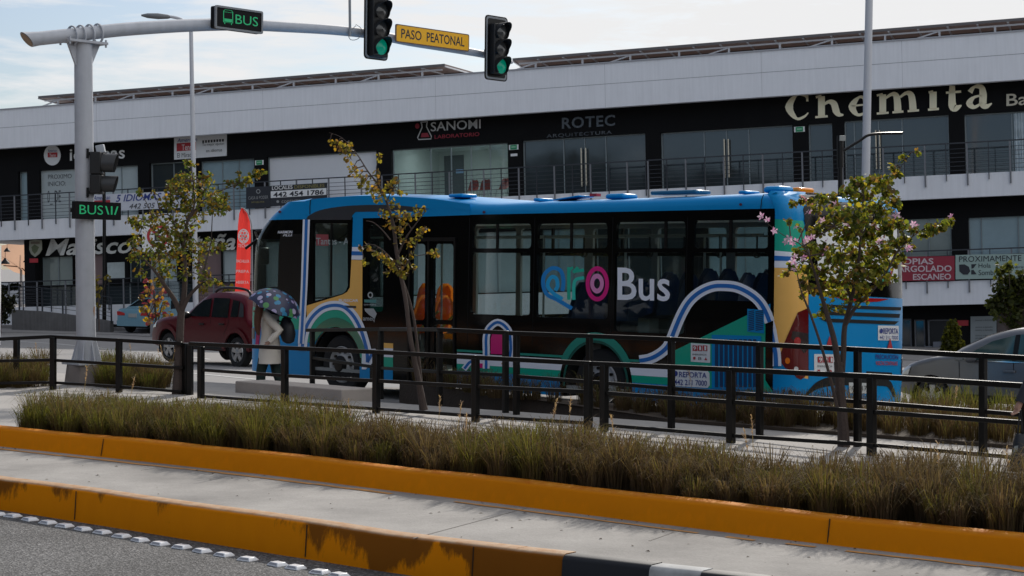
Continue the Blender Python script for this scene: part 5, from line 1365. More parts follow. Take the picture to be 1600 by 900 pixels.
mi = MB().tube(smooth_line([front_pt(.9, 2.66, .0), front_pt(1.0, 2.64, .12), front_pt(1.4, 2.45, .2)], 4), .02, n=7)
mo = bus.part('mirror_arm', mi, m_black)
q_ = front_pt(1.45, 2.25, .2); bus.part('mirror', MB().box(q_.x - .04, q_.x + .04, q_.y - .1, q_.y + .1, q_.z - .16, q_.z + .14), m_black, parent=mo, bevel=.03)
mi = MB().tube([front_pt(.85, 2.52, .0), front_pt(.85, 2.36, .17)], .024, n=7); bus.part('mirror_arm', mi, m_black)
# dashboard, driver's seat and a bulkhead behind the windscreen
bus.part('dashboard', MB().box(9.9, 10.55, -2.2, -.35, .9, 1.25), m_interior, bevel=.05)

# livery on the seen side
def dec(name, polys, o, m, px=True, maxl=9e9):
    for p in polys: ob = bus.part(name, MB().prism(p, [], side(o) if px else sz(o), .003), m, smooth=0)
    return ob
XA, XB = XR0, B(714, 570)[0]
rear_arch = lambda r: skirt_arch(hub_r, r)
def band(z0, z1, x0, x1, c=None, r=ARR + .07):
    """strip of the skirt between x0 and x1 that stops at the wheel arch"""
    out = []
    segs = [(x0, x1)]
    def edge(z): return math.sqrt(max(0, r * r - (z - hub_r[1]) ** 2))
    n = 6; zs_ = np.linspace(z0, z1, n)
    if x0 < hub_r[0] < x1:
        out.append([(x0, z0)] + [(hub_r[0] - edge(z), z) for z in zs_] + [(x0, z1)])
        out.append([(x1, z1)] + [(hub_r[0] + edge(z), z) for z in zs_[::-1]] + [(x1, z0)])
    else: out.append([(x0, z0), (x1, z0), (x1, z1), (x0, z1)])
    return out
x_in = B(1058, 580)[0]
dec('skirt_blue', band(ZS, .53, XR0, XB), .004, m_blue, False); dec('skirt_green', band(.531, .63, x_in, XB), .004, m_green, False); dec('skirt_white', band(.631, .79, x_in, XB), .004, m_whiteb, False)
dec('skirt_teal', band(.812, .845, B(1015, 565)[0], XB), .004, m_tealb, False)
xd0, xd1 = B(614, 570)[0], B(595, 570)[0]
dec('skirt_blue', [[(xd0, ZS), (xd1, ZS), (xd1, .50), (xd0, .50)]], .004, m_blue, False); dec('skirt_green', [[(xd0, .501), (xd1, .501), (xd1, .66), (xd0, .66)]], .004, m_green, False)
dec('skirt_white', [[(xd0, .661), (xd1, .661), (xd1, .80), (xd0, .80)]], .004, m_whiteb, False); dec('skirt_orange', [[(xd0, .801), (xd1, .801), (xd1, .88), (xd0, .88)]], .004, m_orangeb, False)
dec('arch_band', [arch(hub_r, ARR + .115, 24, .42, math.pi - .42) + arch(hub_r, ARR + .005, 24, .42, math.pi - .42)[::-1]], .012, m_tealb, False)
dec('arch_trim', [arch(hub_r, ARR + .005, 24, -.1, math.pi + .1) + arch(hub_r, ARR - .03, 24, -.1, math.pi + .1)[::-1]], .006, mat('teal_shade', (.01, .10, .075), .5), False)
# front: blue apron, green fan, orange shoulder, arches
ax_ = [B(x, y) for x, y in ((478, 534), (490, 533))]
fa = lambda r, a0, a1, n=14: arch(hub_f, r, n, a0, a1)
xe = B(567, 560)[0]
bb = math.asin((ZS - hub_f[1]) / ARR)
dec('apron', [[(XF, ZS)] + [(XF, B(478, 535)[1])] + [(hub_f[0] + .62, B(478, 535)[1] + .0)] + fa(ARR + .02, 1.0, bb, 10)], .004, m_blue, False)
zg_ = B(478, 536)[1]
fan = [B(*p) for p in ((473, 537), (474, 520), (480, 508), (492, 495), (505, 486.5), (520, 483), (535, 484.5), (546, 492), (555, 505), (562, 520), (567, 535), (569, 552))]
fan = fan + [(xe, .62)] + fa(ARR + .02, math.pi - .24, .66, 16)
dec('wheel_fan', [fan], .004, m_green, False)
dec('skirt_green', [[(xe - .14, .50), (xe + .03, .50), (xe + .03, .62), (xe - .14, .62)]], .004, m_green, False); dec('skirt_blue', [[(xe - .17, ZS), (xe + .07, ZS), (xe + .07, .50), (xe - .17, .50)]], .004, m_blue, False)
lip = dec('arch_lip', [arch(hub_f, ARR + .17, 20, .55, math.pi - .35) + arch(hub_f, ARR + .03, 20, .55, math.pi - .35)[::-1]], .012, mat('green_lip', (.01, .19, .115), .3, coat=.5), False)
org = [(549.5, 406), (566.5, 407), (566, 522), (561, 510), (553, 495), (543, 482), (531, 474.5), (518, 472.5), (503, 478), (490, 489), (481, 502), (478, 478), (535, 460.5), (543, 456), (547, 449)]
dec('orange_shoulder', [org], .005, m_orangeb); dec('pillar_blue', [[(552, 340), (567, 340), (567, 386), (550.5, 386)]], .005, m_blue)
dec('pillar_white', [[(550.5, 386), (567, 386), (566.5, 406), (549.5, 405.5)]], .005, m_whiteb); dec('pillar_line', [[(550.3, 392.5), (567, 392.8), (567, 399), (550, 398.7)]], .009, m_blued)
cl_ = smooth2([(473, 548), (474.5, 530), (479, 512), (489, 495), (503, 482.5), (519, 477.3), (535, 478.5), (547, 486.5), (557, 499.5), (565, 516), (571, 535), (574.5, 551), (575, 566)], 4)
mbw, mbb = MB(), MB(); stroke_on(mbw, cl_, 14, side(.0095)); stroke_on(mbb, cl_, 5, side(.013))
stroke_on(mbb, [(575, 566), (583, 551)], 4.5, side(.013))
mbw.add([side(.009)(*p) for p in ((566, 545), (588, 545), (588, 562), (572, 577), (566, 577))], [(0, 1, 2, 3, 4)])
bus.part('white_arch_line', mbw, m_whiteb); bus.part('blue_arch_line', mbb, m_blued)
bus.part('white_pillar_stripe', stroke_on(MB(), [(480, 343), (476.5, 445), (473.5, 505), (471.5, 537)], [11, 10.5, 10, 9.5], side(.0165)), m_whiteb); bus.part('blue_pillar_stripe', stroke_on(MB(), [(480.2, 343), (476.7, 445), (473.7, 505), (471.7, 537)], [4.6, 4.4, 4.2, 4], side(.0195)), m_blued)
mbw, mbb = MB(), MB()
# rear arch
ra = smooth2([(1000, 563.5), (1016, 560.5), (1031, 553), (1042.5, 543), (1049, 531), (1056, 513), (1066, 490), (1078, 470.5), (1094, 456.5), (1113, 448), (1131, 446.5), (1152, 449), (1172, 458.5), (1187, 471), (1197, 487), (1203.5, 503)], 4)
stroke_on(mbw, ra, 16.5, side(.0095)); stroke_on(mbb, ra, 6.2, side(.013))
bus.part('white_arch_line', mbw, m_whiteb); bus.part('blue_arch_line', mbb, m_blued)
ra2 = smooth2([(1202, 499), (1206, 512), (1209.5, 533), (1213, 552), (1214, 572)], 4)
mb = MB(); mb.drape(stroke(ra2, [15] * len(ra2)), rear(.021), 6); bus.part('white_arch_line', mb, m_whiteb); mb = MB(); mb.drape(stroke(ra2, [6] * len(ra2)), rear(.027), 6); bus.part('blue_arch_line', mb, m_blued)
wedge = [(1051.5, 549), (1208, 472.5), (1207, 590), (1201, 606), (1060, 581), (1052, 575)]
dec('rear_wedge', [[B(*p) for p in ((1051.5, 549), (1196, 478.5), (1196, 594))] + [(XR0 + .0, .53), (x_in + .02, .53)]], .005, m_green, False)
dec('wedge_blue', [[(1190, 481.5), (1204, 474.5), (1204, 500)]], .007, m_blue)
def louver(x0, y0, x1, y1, n, vert):
    f = side(.007); lb = bus.part('louver', MB().prism([(x0, y0), (x1, y0 + 2), (x1, y1 + 3), (x0, y1)], [], side(.012), .004), m_blue, smooth=0)
    mb = MB()
    for i in range(n):
        if vert:
            a = x0 + 5 + (x1 - x0 - 10) * i / n; mb.add([side(.0145)(*p) for p in ((a, y0 + 7), (a + (x1 - x0 - 10) / n * .72, y0 + 7), (a + (x1 - x0 - 10) / n * .72, y1 - 2), (a, y1 - 2))], [(0, 1, 2, 3)])
        else:
            a = y0 + 2 + (y1 - y0 - 4) * i / n
            for c0, c1 in ((x0 + 2, x0 + 11), (x0 + 13, x1 - 1)): mb.add([side(.0145)(*p) for p in ((c0, a + 2), (c1, a), (c1, a + (y1 - y0) / n * .55), (c0, a + 2 + (y1 - y0) / n * .55))], [(0, 1, 2, 3)])
    bus.part('louver_slots', mb, mat('louver_shadow_blue', (.006, .045, .13), .6), parent=lb)
louver(1113, 523, 1190, 607, 9, True); louver(1168.5, 482.5, 1194.5, 518, 11, False)
s1 = dec('emergency_sticker', [[(1080, 536), (1110, 538), (1110, 567), (1080, 565)]], .008, m_signwhite)
mb = MB()
for i in range(3): mb.add([side(.0125)(1083 + i * 8 + a, b) for a, b in ((0, 539.5), (7, 540), (7, 548.5), (0, 548))], [(0, 1, 2, 3)])
mb.add([side(.0125)(1084 + a, b) for a, b in ((0, 557.5), (3.5, 557.5), (3.5, 561.5), (0, 561.5))], [(0, 1, 2, 3)]); mb.add([side(.0125)(1101.5 + a, b) for a, b in ((0, 562.5), (2.2, 558.2), (4.4, 562.7))], [(0, 1, 2)])
bus.part('number_blocks', mb, m_letred, parent=s1)
mb = MB()
for i, ch in enumerate('911'): text_on(mb, ch, (1084.4 + i * 8 + (1.2 if ch == '1' else 0), 547.2, 1088.6 + i * 8, 541, .1), side(.0155), bold=.02)
bus.part('lettering', mb, m_letw, parent=s1)
mb = MB(); text_on(mb, 'EMERGENCIA', (1083, 555, 1105, 552.3, .6), side(.0125)); text_on(mb, 'B', (1092, 562, 1097, 558, .1), side(.0125)); bus.part('lettering', mb, m_letb, parent=s1)
s2 = dec('phone_sticker', [[(1052.5, 577), (1106, 579.5), (1109, 583), (1109.5, 602), (1106, 606), (1054, 603)]], .009, m_signwhite)
mb = MB(); text_on(mb, 'REPORTA', (1062, 589, 1105, 580.5, 1.8), side(.0135), bold=.012); text_on(mb, '442 211 7000', (1054.5, 601, 1105.5, 592.5, 2.0), side(.0135), bold=.01)
mb.drape(circle2(1056.5, 583.5, 3.6, 4.2, 14), side(.0135), 99); bus.part('lettering', mb, m_letblue, parent=s2)
# pink arch motif
mbw, mbb, mbp = MB(), MB(), MB()
o_ = smooth2([(761, 576), (761, 548), (761, 527), (766, 512), (779, 503.5), (792, 511), (798, 524), (799.5, 545), (797, 562)], 4)
stroke_on(mbw, o_, [11] * len(o_), side(.0165)); stroke_on(mbb, o_, 4.2, side(.0195)); mbp.prism([(767.5, 553), (767.5, 530), (770, 520), (779, 515.5), (788, 519), (792.5, 530), (793, 554)], [], side(.012), .003)
stroke_on(mbw, [(726, 577), (733, 568), (742, 561)], 9, side(.0165)); stroke_on(mbb, [(727, 576), (734, 567), (742, 562)], 4, side(.0195)); mbp.prism([(736, 574), (741, 567), (756, 568), (756, 575)], [], side(.012), .003)
bus.part('white_arch_line', mbw, m_whiteb); bus.part('blue_arch_line', mbb, m_blued); bus.part('magenta_motif', mbp, m_pinkb)
# name of the bus line on the windows
lg = side(.003); K = 3
mb = MB(); stroke_on(mb, smooth2([(894, 482), (870, 468), (855, 460), (849, 445), (851, 429), (863, 419), (876, 423), (880.5, 438), (879, 455)], 5), 6.2, lg); bus.part('logo_letter', mb, mat('logo_blue', (.005, .26, .68), .4))
mb = MB(); stroke_on(mb, smooth2([(879.5, 467.5), (866, 459), (857, 449), (857, 440), (863, 432.5), (870, 436), (871.5, 447), (868, 454)], 5), 6.0, side(.005)); bus.part('logo_letter', mb, mat('logo_light_blue', (.01, .42, .80), .4))
mb = MB(); stroke_on(mb, [(889, 468.5), (889, 417.5)], 5.2, lg); stroke_on(mb, [(889, 424), (893, 419), (896, 418.2)], 4, side(.005)); stroke_on(mb, smooth2([(896, 426), (902, 419.5), (903.5, 417.5)], 3), 5, side(.006)); stroke_on(mb, [(897, 424), (913, 422)], 5, side(.007)); bus.part('logo_letter', mb, mat('logo_green', (.01, .48, .32), .4))
mb = MB(); stroke_on(mb, smooth2([(896.8, 468.5), (896.8, 448), (900, 437), (913, 434)], 4), 5.2, lg); bus.part('logo_letter', mb, mat('logo_teal', (.03, .60, .48), .4))
mb = MB(); mb.prism(circle2(933.5, 443.5, 18.2, 27.5, 36), [circle2(933.5, 443.5, 12.2, 20.5, 30)], side(.003), .002); bus.part('logo_letter', mb, mat('logo_magenta', (.80, .01, .24), .4))
mb = MB(); mb.prism(circle2(933, 443, 10.6, 15.5, 30), [circle2(933, 443, 4.8, 8, 20)], side(.003), .002); bus.part('logo_letter', mb, mat('logo_pink', (.85, .30, .60), .4))
mb = MB(); text_on(mb, 'Bus', (965, 469, 1047, 418, 2.0), lg, bold=.012); bus.part('logo_lettering', mb, m_whiteb)
# small stickers by the door and on the front
mb = MB(); mb.prism(circle2(579, 461, 4.2, 5, 18), [circle2(579, 461, 2.4, 3, 14)], side(.006), .002); text_on(mb, 'ameq', (567.5, 503, 585.5, 496, .3), side(.006), bold=.01); text_on(mb, 'queretano', (569, 478, 588, 474.5, .3), side(.006)); mb.prism([(570, 482), (584, 482), (589, 490), (586, 498), (577, 492), (571, 486)], [], side(.006), .002); bus.part('door_sticker', mb, mat('pale_sticker', (.42, .43, .43), .5))
mb = MB(); mb.prism([(569.5, 468), (588, 468.5), (588, 473), (569.5, 472.5)], [], side(.006), .002); bus.part('door_sticker', mb, mat('teal_sticker', (.08, .26, .25), .5))
mb = MB(); text_on(mb, 'BUSSCAR', (530, 471.5, 560.5, 467, .4), side(.0085), bold=.02); bus.part('lettering', mb, m_whiteb)
mb = MB(); mb.prism([(533, 477), (557, 478), (557, 481.5), (533, 480.5)], [], side(.0115), .003); bus.part('name_plate', mb, m_grphs)
def front_map(o):
    # photo pixel -> point on the near corner of the front cap
    def fn(px, py, k=0.0):
        z = 2.6
        for _ in range(6):
            A_ = np.linspace(0.02, .62, 60); tab = [-proj(US @ front_pt(a, z))[0] for a in A_]; a = float(np.interp(-px, tab, A_)); p = US @ front_pt(a, z)
            z += (proj(p)[1] - py) / FOC * (CR.transposed() @ (p - CAM)).z
        return front_pt(a, z, o)
    return fn
mb = MB(); text_on(mb, 'HARMONIC', (435, 365, 463, 360.5, -.3), front_map(.012), bold=.02, shear=.3); text_on(mb, 'PLUS', (443, 369.5, 461, 366.2, -.3), front_map(.012), bold=.02, shear=.3); bus.part('front_lettering', mb, m_whiteb)
mb = MB(); text_on(mb, 'Tantes - A', (493, 382, 544, 371.5, .2), side(-.012), bold=.01); mb2 = MB().prism([(493, 366), (512, 366.5), (512, 384), (493, 383.5)], [], side(-.014), .002)
rt = bus.part('route_board', mb2, mat('route_red', (.28, .05, .06), .5)); bus.part('route_lettering', mb, mat('route_grey', (.33, .38, .38), .5), parent=rt)
# graphite visor and lower roof strip
vis = smooth2([(478, 340), (500, 328.5), (540, 322), (590, 320), (635, 322), (672, 326.5)], 4)
dec('visor', [[(478, 343.5)] + vis[1:] + [(645, 330), (556, 331), (551, 336), (549, 343.5)]], .005, m_grphs)
dec('roof_strip', [[(551.5, 341), (554, 334), (560, 331.5), (640, 331.2), (672, 327.5), (700, 325), (735, 329), (735, 336), (690, 337.5), (640, 339), (567, 341)]], .006, m_blue)
dec('roof_strip', [smooth2([(478, 313.5), (500, 310), (530, 307.5), (560, 306), (590, 305.8), (640, 308), (680, 311)], 3) + [(735, 319), (735, 330), (700, 326)] + [(672, 326.5)] + vis[::-1][1:-1] + [(480, 335.5), (477.5, 337)]], .006, m_blue)
# panel joints and small marker lamps
sm_ = MB(); stroke_on(sm_, [(1194, 304), (1191, 312), (1189.5, 326)], 1.3, side(.012)); bus.part('panel_seam', sm_, m_under)
sm_ = MB(); stroke_on(sm_, [(486, 312), (485, 322), (485, 335)], 1.3, side(.012)); bus.part('panel_seam', sm_, m_under)
for px in (1072.5, 956, 834, 732):
    bus.part('panel_seam', stroke_on(MB(), [(px + 2, 340), (px, 440), (px - 2, 540)], .7, side(.002)), mat('dark_seam', (.0, .0, .0), .9))
for x, y in ((1158, 319.5), (757, 331.5), (438, 331)):
    bus.part('marker_lamp', MB().prism(circle2(x, y, 2.2, 2, 12), [], side(.014), .006), mat('dull_marker', (.10, .02, .05), .3))
# roof boxes
def pod(x0, x1, ya, yb, h, m, name='roof_hatch', tilt=0.0, bv=.05, zo=.02):
    z0 = max(ztop(x0), ztop(x1)) + zo; mb = MB().box(x0, x1, ya, yb, z0, z0 + h)
    if tilt:
        mb.mapped(lambda p: Vector((p.x, p.y, p.z + (x1 - p.x) * tilt)))
    return bus.part(name, mb, m, bevel=bv)
def bx(px): return B(px, 310)[0]
def rpod(px0, px1, h, m, ya=-.22, yb=-.55, name='roof_hatch', **kw):
    # px range of the box as seen; the far edge shows further right because the roof is seen at a slant
    x0, x1 = bx(px1) - yb * 1.05, bx(px0) - ya * 1.05
    return pod(x0, max(x1, x0 + .12), yb, ya, h, m, name, **kw)
rpod(700, 748, .055, m_blue, bv=.025); rpod(848, 872, .05, m_blue, bv=.02); rpod(948, 1008, .075, m_blue, bv=.035)
rpod(866, 936, .02, m_blue, tilt=.10, bv=.006); rpod(1020, 1126, .055, mat('roof_panel_teal', (.02, .14, .26), .3), bv=.02, zo=.05)
rpod(1166, 1206, .045, m_blue, bv=.02); rpod(1198, 1262, .09, m_blue, name='air_conditioner', bv=.045)
bus.part('beacon', MB().box(.24, .38, -.92, -.58, 3.07, 3.15), mat('amber_beacon', (.95, .28, .002), .25, coat=.5), bevel=.025)
bus.part('hatch_tag', MB().box(bx(940) + .45, bx(929) + .45, -.5, -.4, 3.10, 3.14), m_letred)

# wheels: tyre and rim
def bus_wheel(c, far=False):
    y = -.10 if not far else -WB + .10; s_ = 1 if not far else -1
    ty = MB().lathe([(.30, -.28), (.43, -.28), (.475, -.25), (.485, -.14), (.475, -.03), (.44, 0), (.32, -.005), (.30, -.03), (.30, -.28)], (c[0], y, c[1] + .01), (0, s_, 0), n=36)
    w = bus.part('wheel', ty, m_rubber)
    ri = MB().lathe([(.30, -.02), (.285, .0), (.265, -.03), (.25, -.06), (.20, -.05), (.165, -.035), (.15, -.02), (.12, .03), (.10, .05), (.001, .052)], (c[0], y, c[1] + .01), (0, s_, 0), n=32)
    bus.part('rim', ri, mat('white_rim', (.42, .42, .42), .5, var=.3, vscale=6), parent=w)
    hb = MB().lathe([(.145, 0), (.145, .02), (.1, .06), (.001, .065)], (c[0], y, c[1] + .01), (0, s_, 0), n=24); bus.part('hub', hb, m_black, parent=w)
    nu = MB()
    for i in range(10):
        a = i * math.pi / 5; nu.tube([(c[0] + .212 * math.cos(a), y - .05 * s_, c[1] + .01 + .212 * math.sin(a)), (c[0] + .212 * math.cos(a), y - .015 * s_, c[1] + .01 + .212 * math.sin(a))], .022, n=8)
    bus.part('wheel_nuts', nu, m_black, parent=w)
for c in (hub_r, hub_f): bus_wheel(c); bus_wheel(c, True)
# inside: seats, rails, straps
def seat(x, y, m, z=.42, h=1.0, face=1):
    mb = MB(); prof = []
    for dz, dx, w in ((.42, .26, .2), (.44, .0, .22), (.5, -.2, .22), (.75, -.25, .21), (h - .04, -.3, .17), (h + .06, -.31, .08)):
        prof.append([Vector((x + face * (dx - .05 * (1 - math.cos(a))), y + w * math.sin(a), z + dz)) for a in np.linspace(-1.5, 1.5, 9)])
    back = [[v - Vector((face * .06, 0, .03)) for v in r] for r in prof]
    mb.loft(prof, closed=False, caps=False); mb.loft(back, closed=False, caps=False)
    so_ = bus.part('seat', mb, m); bus.part('seat_leg', MB().box(x - .1, x + .1, y - .1, y + .1, z, z + .42), m_interior, parent=so_)
for px in (688, 655): 
    x = B(px, 470)[0]
    seat(x + 2.56, -2.2, m_seato, .62, 1.12); seat(x + 2.06, -1.70, m_seato, .55, 1.0)
for i, x in enumerate(np.arange(1.0, 5.0, .78)):
    for y in (-2.15, -1.72, -.78, -.36):
        if y > -1 and x > 4.3: continue
        seat(x + .1 * (i % 2), y, m_seatb, (.98 if x < 2.9 else .82) + .05 * (i % 2), 1.0)
hr_ = MB()
for y in (-.85, -1.65): hr_.tube([(1.0, y, 2.55), (9.3, y, 2.55)], .016, n=6)
for x, y in ((1.7, -.85), (3.4, -.85), (5.0, -.85), (6.6, -.7), (5.9, -1.65), (8.0, -1.6), (2.6, -1.65)): hr_.tube([(x, y, .5), (x, y, 2.55)], .017, n=6)
bus.part('handrails', hr_, mat('pale_handrail', (.5, .52, .5), .35))
yr = MB()
for x in (B(688, 500)[0] + 1.45, B(655, 500)[0] + 1.45): yr.tube(smooth_line([(x + .1, -1.35, .5), (x + .1, -1.35, .9), (x - .15, -1.4, 1.2), (x - .4, -1.4, 1.35)], 4), .018, n=6)
bus.part('yellow_rail', yr, m_pipe)
stp = MB()
for x in np.arange(1.1, 4.6, .62):
    stp.bar((x, -.85, 2.53), (x, -.85, 2.36), .03, .008); stp.lathe([(.05, -.012), (.065, -.012), (.065, .012), (.05, .012), (.05, -.012)], (x, -.85, 2.30), (0, 1, 0), n=14)
bus.part('hanging_straps', stp, m_black)
# ------------------------------------------------------------------ cars
class Car:
    """car body lofted from a side profile: x forward from the rear bumper, y to the left, z up"""
    def __init__(s, name, label, L, W, top, belt, sill, hubs, wr, paint, fr, glassm, roof_from, tumble=.24, nose=.16, tail=.10, arch_gap=.055, crown=.045, group=None):
        s.L, s.W, s.belt, s.sill, s.hubs, s.wr, s.tum, s.nose, s.tail, s.gap, s.crown = L, W, belt, sill, hubs, wr, tumble, nose, tail, arch_gap, crown
        tp = smooth2(top, 5); s.tx, s.tz = [p[0] for p in tp], [p[1] for p in tp]; s.roof = roof_from
        s.t = Thing(name, label, 'car', fr, (L / 2, 0, 0), group=group); s.paint, s.glass = paint, glassm
        xs = set(np.linspace(0, L, 61).tolist())
        for h in hubs:
            for a in np.linspace(0, math.pi, 15): xs.add(h + (wr + s.gap) * math.cos(a))
        xs = sorted(x for x in xs if 0 <= x <= L); K, Mx = 12, 10
        rings = []
        for x in xs:
            zb, zt = s.zbot(x), s.ztop(x); col = [zb + (zt - zb) * (k / K) ** .9 for k in range(K + 1)]
            left = [Vector((s.px(x, z), s.w(x, z), z)) for z in col]; wt = s.w(x, zt)
            mid_ = [Vector((s.px(x, zt), wt * (1 - 2 * j / Mx), zt + s.crown * (1 - (1 - 2 * j / Mx) ** 2))) for j in range(1, Mx)]
            rings.append(left + mid_ + [Vector((p.x, -p.y, p.z)) for p in left[::-1]])
        mb = MB().loft(rings, closed=False, caps=False)
        n = len(rings[0]); mb.f.append(tuple(range(n))); mb.f.append(tuple((len(rings) - 1) * n + j for j in range(n)))
        s.t.part('body', mb, paint, smooth=math.radians(50))
        un = MB().box(.25, L - .25, -W / 2 + .12, W / 2 - .12, sill - .05, sill + .25)
        for h in hubs: un.box(h - wr - .03, h + wr + .03, -W / 2 + .10, W / 2 - .10, .12, sill + .35)
        s.t.part('underbody', MB().box(.25, L - .25, -W / 2 + .25, W / 2 - .25, sill - .04, sill + .22), m_under)
        for h in hubs:
            for sd_ in (1, -1):
                r = wr + arch_gap + .012; A_ = np.linspace(-.3, math.pi + .3, 21); q = [[Vector((h + r * math.cos(a), sd_ * y, wr + r * math.sin(a))) for a in A_] for y in (W / 2 - .05, W / 2 - .30)]
                ww = MB().loft(q, closed=False, caps=False); ww.add([tuple(p) for p in q[1]], [tuple(range(21))]); s.t.part('wheel_well', ww, m_under)
        for h in hubs:
            for sd_ in (1, -1): s.wheel(h, sd_)
    def zbot(s, x):
        z = s.sill
        for h in s.hubs:
            r = s.wr + s.gap; d = abs(x - h)
            if d < r: z = max(z, s.wr + math.sqrt(r * r - d * d) * .98)
        if x < .5: z = max(z, s.sill + .10 * (1 - x / .5))
        if x > s.L - .5: z = max(z, s.sill + .06 * (1 - (s.L - x) / .5))
        return z
    def ztop(s, x): return float(np.interp(x, s.tx, s.tz))
    def px(s, x, z): return x
    def w(s, x, z):
        a = 1.0
        e = (s.L - x) / .9
        if e < 1: a *= 1 - s.nose * (1 - e) ** 2.2
        e = x / .7
        if e < 1: a *= 1 - s.tail * (1 - e) ** 2.2
        if z > s.belt: a *= 1 - s.tum * ((z - s.belt) / .62)
        else: a *= 1 - .035 * ((z - s.belt * .72) / (s.belt * .5)) ** 2
        zt = s.ztop(x); d = zt - z
        if d < .10: a *= 1 - .055 * (1 - d / .10) ** 2
        return s.W / 2 * a
    def on_side(s, o, sd_=1): return lambda x, z: Vector((x, sd_ * (s.w(x, z) + o), z))
    def on_top(s, o): return lambda x, t: Vector((x + 0, t * s.w(x, s.ztop(x)), s.ztop(x) + s.crown * (1 - t * t) + o))
    def pane(s, name, poly, m=None, o=.012, both=True, maxl=.12, parent=None):
        mb = MB().drape(poly, s.on_side(o), maxl)
        ob = s.t.part(name, mb, m or s.glass, parent=parent)
        if both: s.t.part(name, MB().drape(poly, s.on_side(o, -1), maxl), m or s.glass, parent=parent)
        return ob
    def top_pane(s, name, poly, m=None, o=.014): return s.t.part(name, MB().drape(poly, s.on_top(o), .14), m or s.glass)
    def end_patch(s, name, poly, m, front=True, o=.012):
        """patch on the front or rear face given in (y, z)"""
        x = s.L + o if front else -o
        return s.t.part(name, MB().prism(poly, [], lambda y, z, d: Vector((x - (d if front else -d), y, z)), .03), m)
    def wheel(s, h, sd_):
        y = sd_ * (s.W / 2 - .035); c = (h, y, s.wr)
        ty = MB().lathe([(s.wr * .66, -.2), (s.wr * .93, -.2), (s.wr, -.165), (s.wr, -.04), (s.wr * .94, 0), (s.wr * .70, .0), (s.wr * .66, -.03), (s.wr * .66, -.2)], c, (0, sd_, 0), n=32)
        w_ = s.t.part('wheel', ty, m_rubber)
        rm = MB().lathe([(s.wr * .67, -.02), (s.wr * .63, .0), (s.wr * .60, -.05)], c, (0, sd_, 0), n=28)
        rm.lathe([(s.wr * .2, -.012), (s.wr * .1, .004), (.001, .006)], c, (0, sd_, 0), n=16)
        for i in range(5):
            a = 2 * math.pi * i / 5 + .3; d = Vector((math.cos(a), 0, math.sin(a))); q = Vector((-d.z, 0, d.x)); C0 = Vector(c)
            pts = [C0 + d * s.wr * .1 + q * s.wr * .11, C0 + d * s.wr * .63 + q * s.wr * .17, C0 + d * s.wr * .63 - q * s.wr * .17, C0 + d * s.wr * .1 - q * s.wr * .11]
            rm.add([p + Vector((0, sd_ * -.008, 0)) for p in pts] + [p + Vector((0, sd_ * -.05, 0)) for p in pts], [(0, 1, 2, 3), (0, 4, 5, 1), (1, 5, 6, 2), (2, 6, 7, 3), (3, 7, 4, 0)])
        s.t.part('rim', rm, m_alloy, parent=w_)
        s.t.part('brake_disc', MB().lathe([(s.wr * .6, -.07), (.001, -.07)], c, (0, sd_, 0), n=20), m_under, parent=w_)
    def handle(s, x, z, m=None):
        for sd_ in (1, -1):
            y = sd_ * (s.w(x, z) + .02); s.t.part('door_handle', MB().box(x - .1, x + .1, y - .016, y + .016, z - .018, z + .018), m or s.paint, bevel=.008)
    def mirror(s, x, z, m):
        for sd_ in (1, -1):
            y = sd_ * (s.w(x, z) + .13)
            mb = MB().ball((0, 0, 0), 1, 12, 8).mapped(lambda p: Vector((x + p.x * .09, y + p.y * .13, z + p.z * .085))); s.t.part('mirror', mb, m)
    def seam(s, pts):
        mb = MB(); stroke_on(mb, pts, .012, s.on_side(.004)); s.t.part('door_seam', mb, m_under)

def heading_frame(origin, d):
    d = Vector((d.x, d.y, 0)).normalized(); return frame(origin, d, Vector((-d.y, d.x, 0)), Vector((0, 0, 1)))
m_redcar = mat('dark_red_car_paint', (.095, .005, .010), .35, spec=.25, coat=.08)
m_greycar = mat('silver_grey_car_paint', (.15, .152, .16), .3, metal=.35, coat=.3)
m_bluecar = mat('pale_blue_car_paint', (.17, .33, .42), .3, metal=.1, coat=.3)
m_carglass = mat('dark_car_window', (.012, .017, .02), .05, spec=.4)
m_carglass2 = mat('greenish_car_window', (.04, .075, .075), .05, var=.7, vscale=2.2, spec=.4)
m_chrome = mat('chrome', (.6, .6, .6), .15, metal=1.0)

# dark red double-cab pickup ahead of the bus
wf, wr_ = GF(264.5, 567.3), GF(371.5, 573)
zc = (wf.z + wr_.z) / 2; dirr = (wf - wr_).normalized(); sc = (wf - wr_).length / 2.83
lw_ = Vector((-dirr.y, dirr.x, 0))
org_ = wr_ - dirr * .92 * sc - lw_ * .86 * sc; org_.z = zc
fr_ = heading_frame(org_, dirr) @ Matrix.Scale(sc, 4)
truck = Car('pickup_truck', 'dark red double-cab pickup with roof rails driving ahead of the bus', 4.7, 1.84,
            [(0, .98), (.35, 1.04), (.48, 1.10), (.62, 1.42), (.85, 1.58), (1.3, 1.645), (1.8, 1.65), (2.2, 1.60), (2.5, 1.465), (2.85, 1.24), (3.1, 1.11), (3.5, 1.08), (4.0, 1.03), (4.35, .95), (4.56, .82), (4.68, .62), (4.7, .5)],
            1.05, .36, (.92, 3.75), .345, m_redcar, fr_, m_carglass, 1.5, tumble=.15, arch_gap=.09, crown=.03)
truck.pane('window', [(1.98, 1.10), (2.86, 1.10), (2.60, 1.32), (2.36, 1.46), (2.02, 1.52)], maxl=.06)
truck.pane('window', [(1.24, 1.10), (1.90, 1.10), (1.93, 1.53), (1.30, 1.53)], maxl=.06)
truck.pane('quarter_window', [(.86, 1.13), (1.14, 1.12), (1.16, 1.50), (.90, 1.47)], o=.014, maxl=.06)
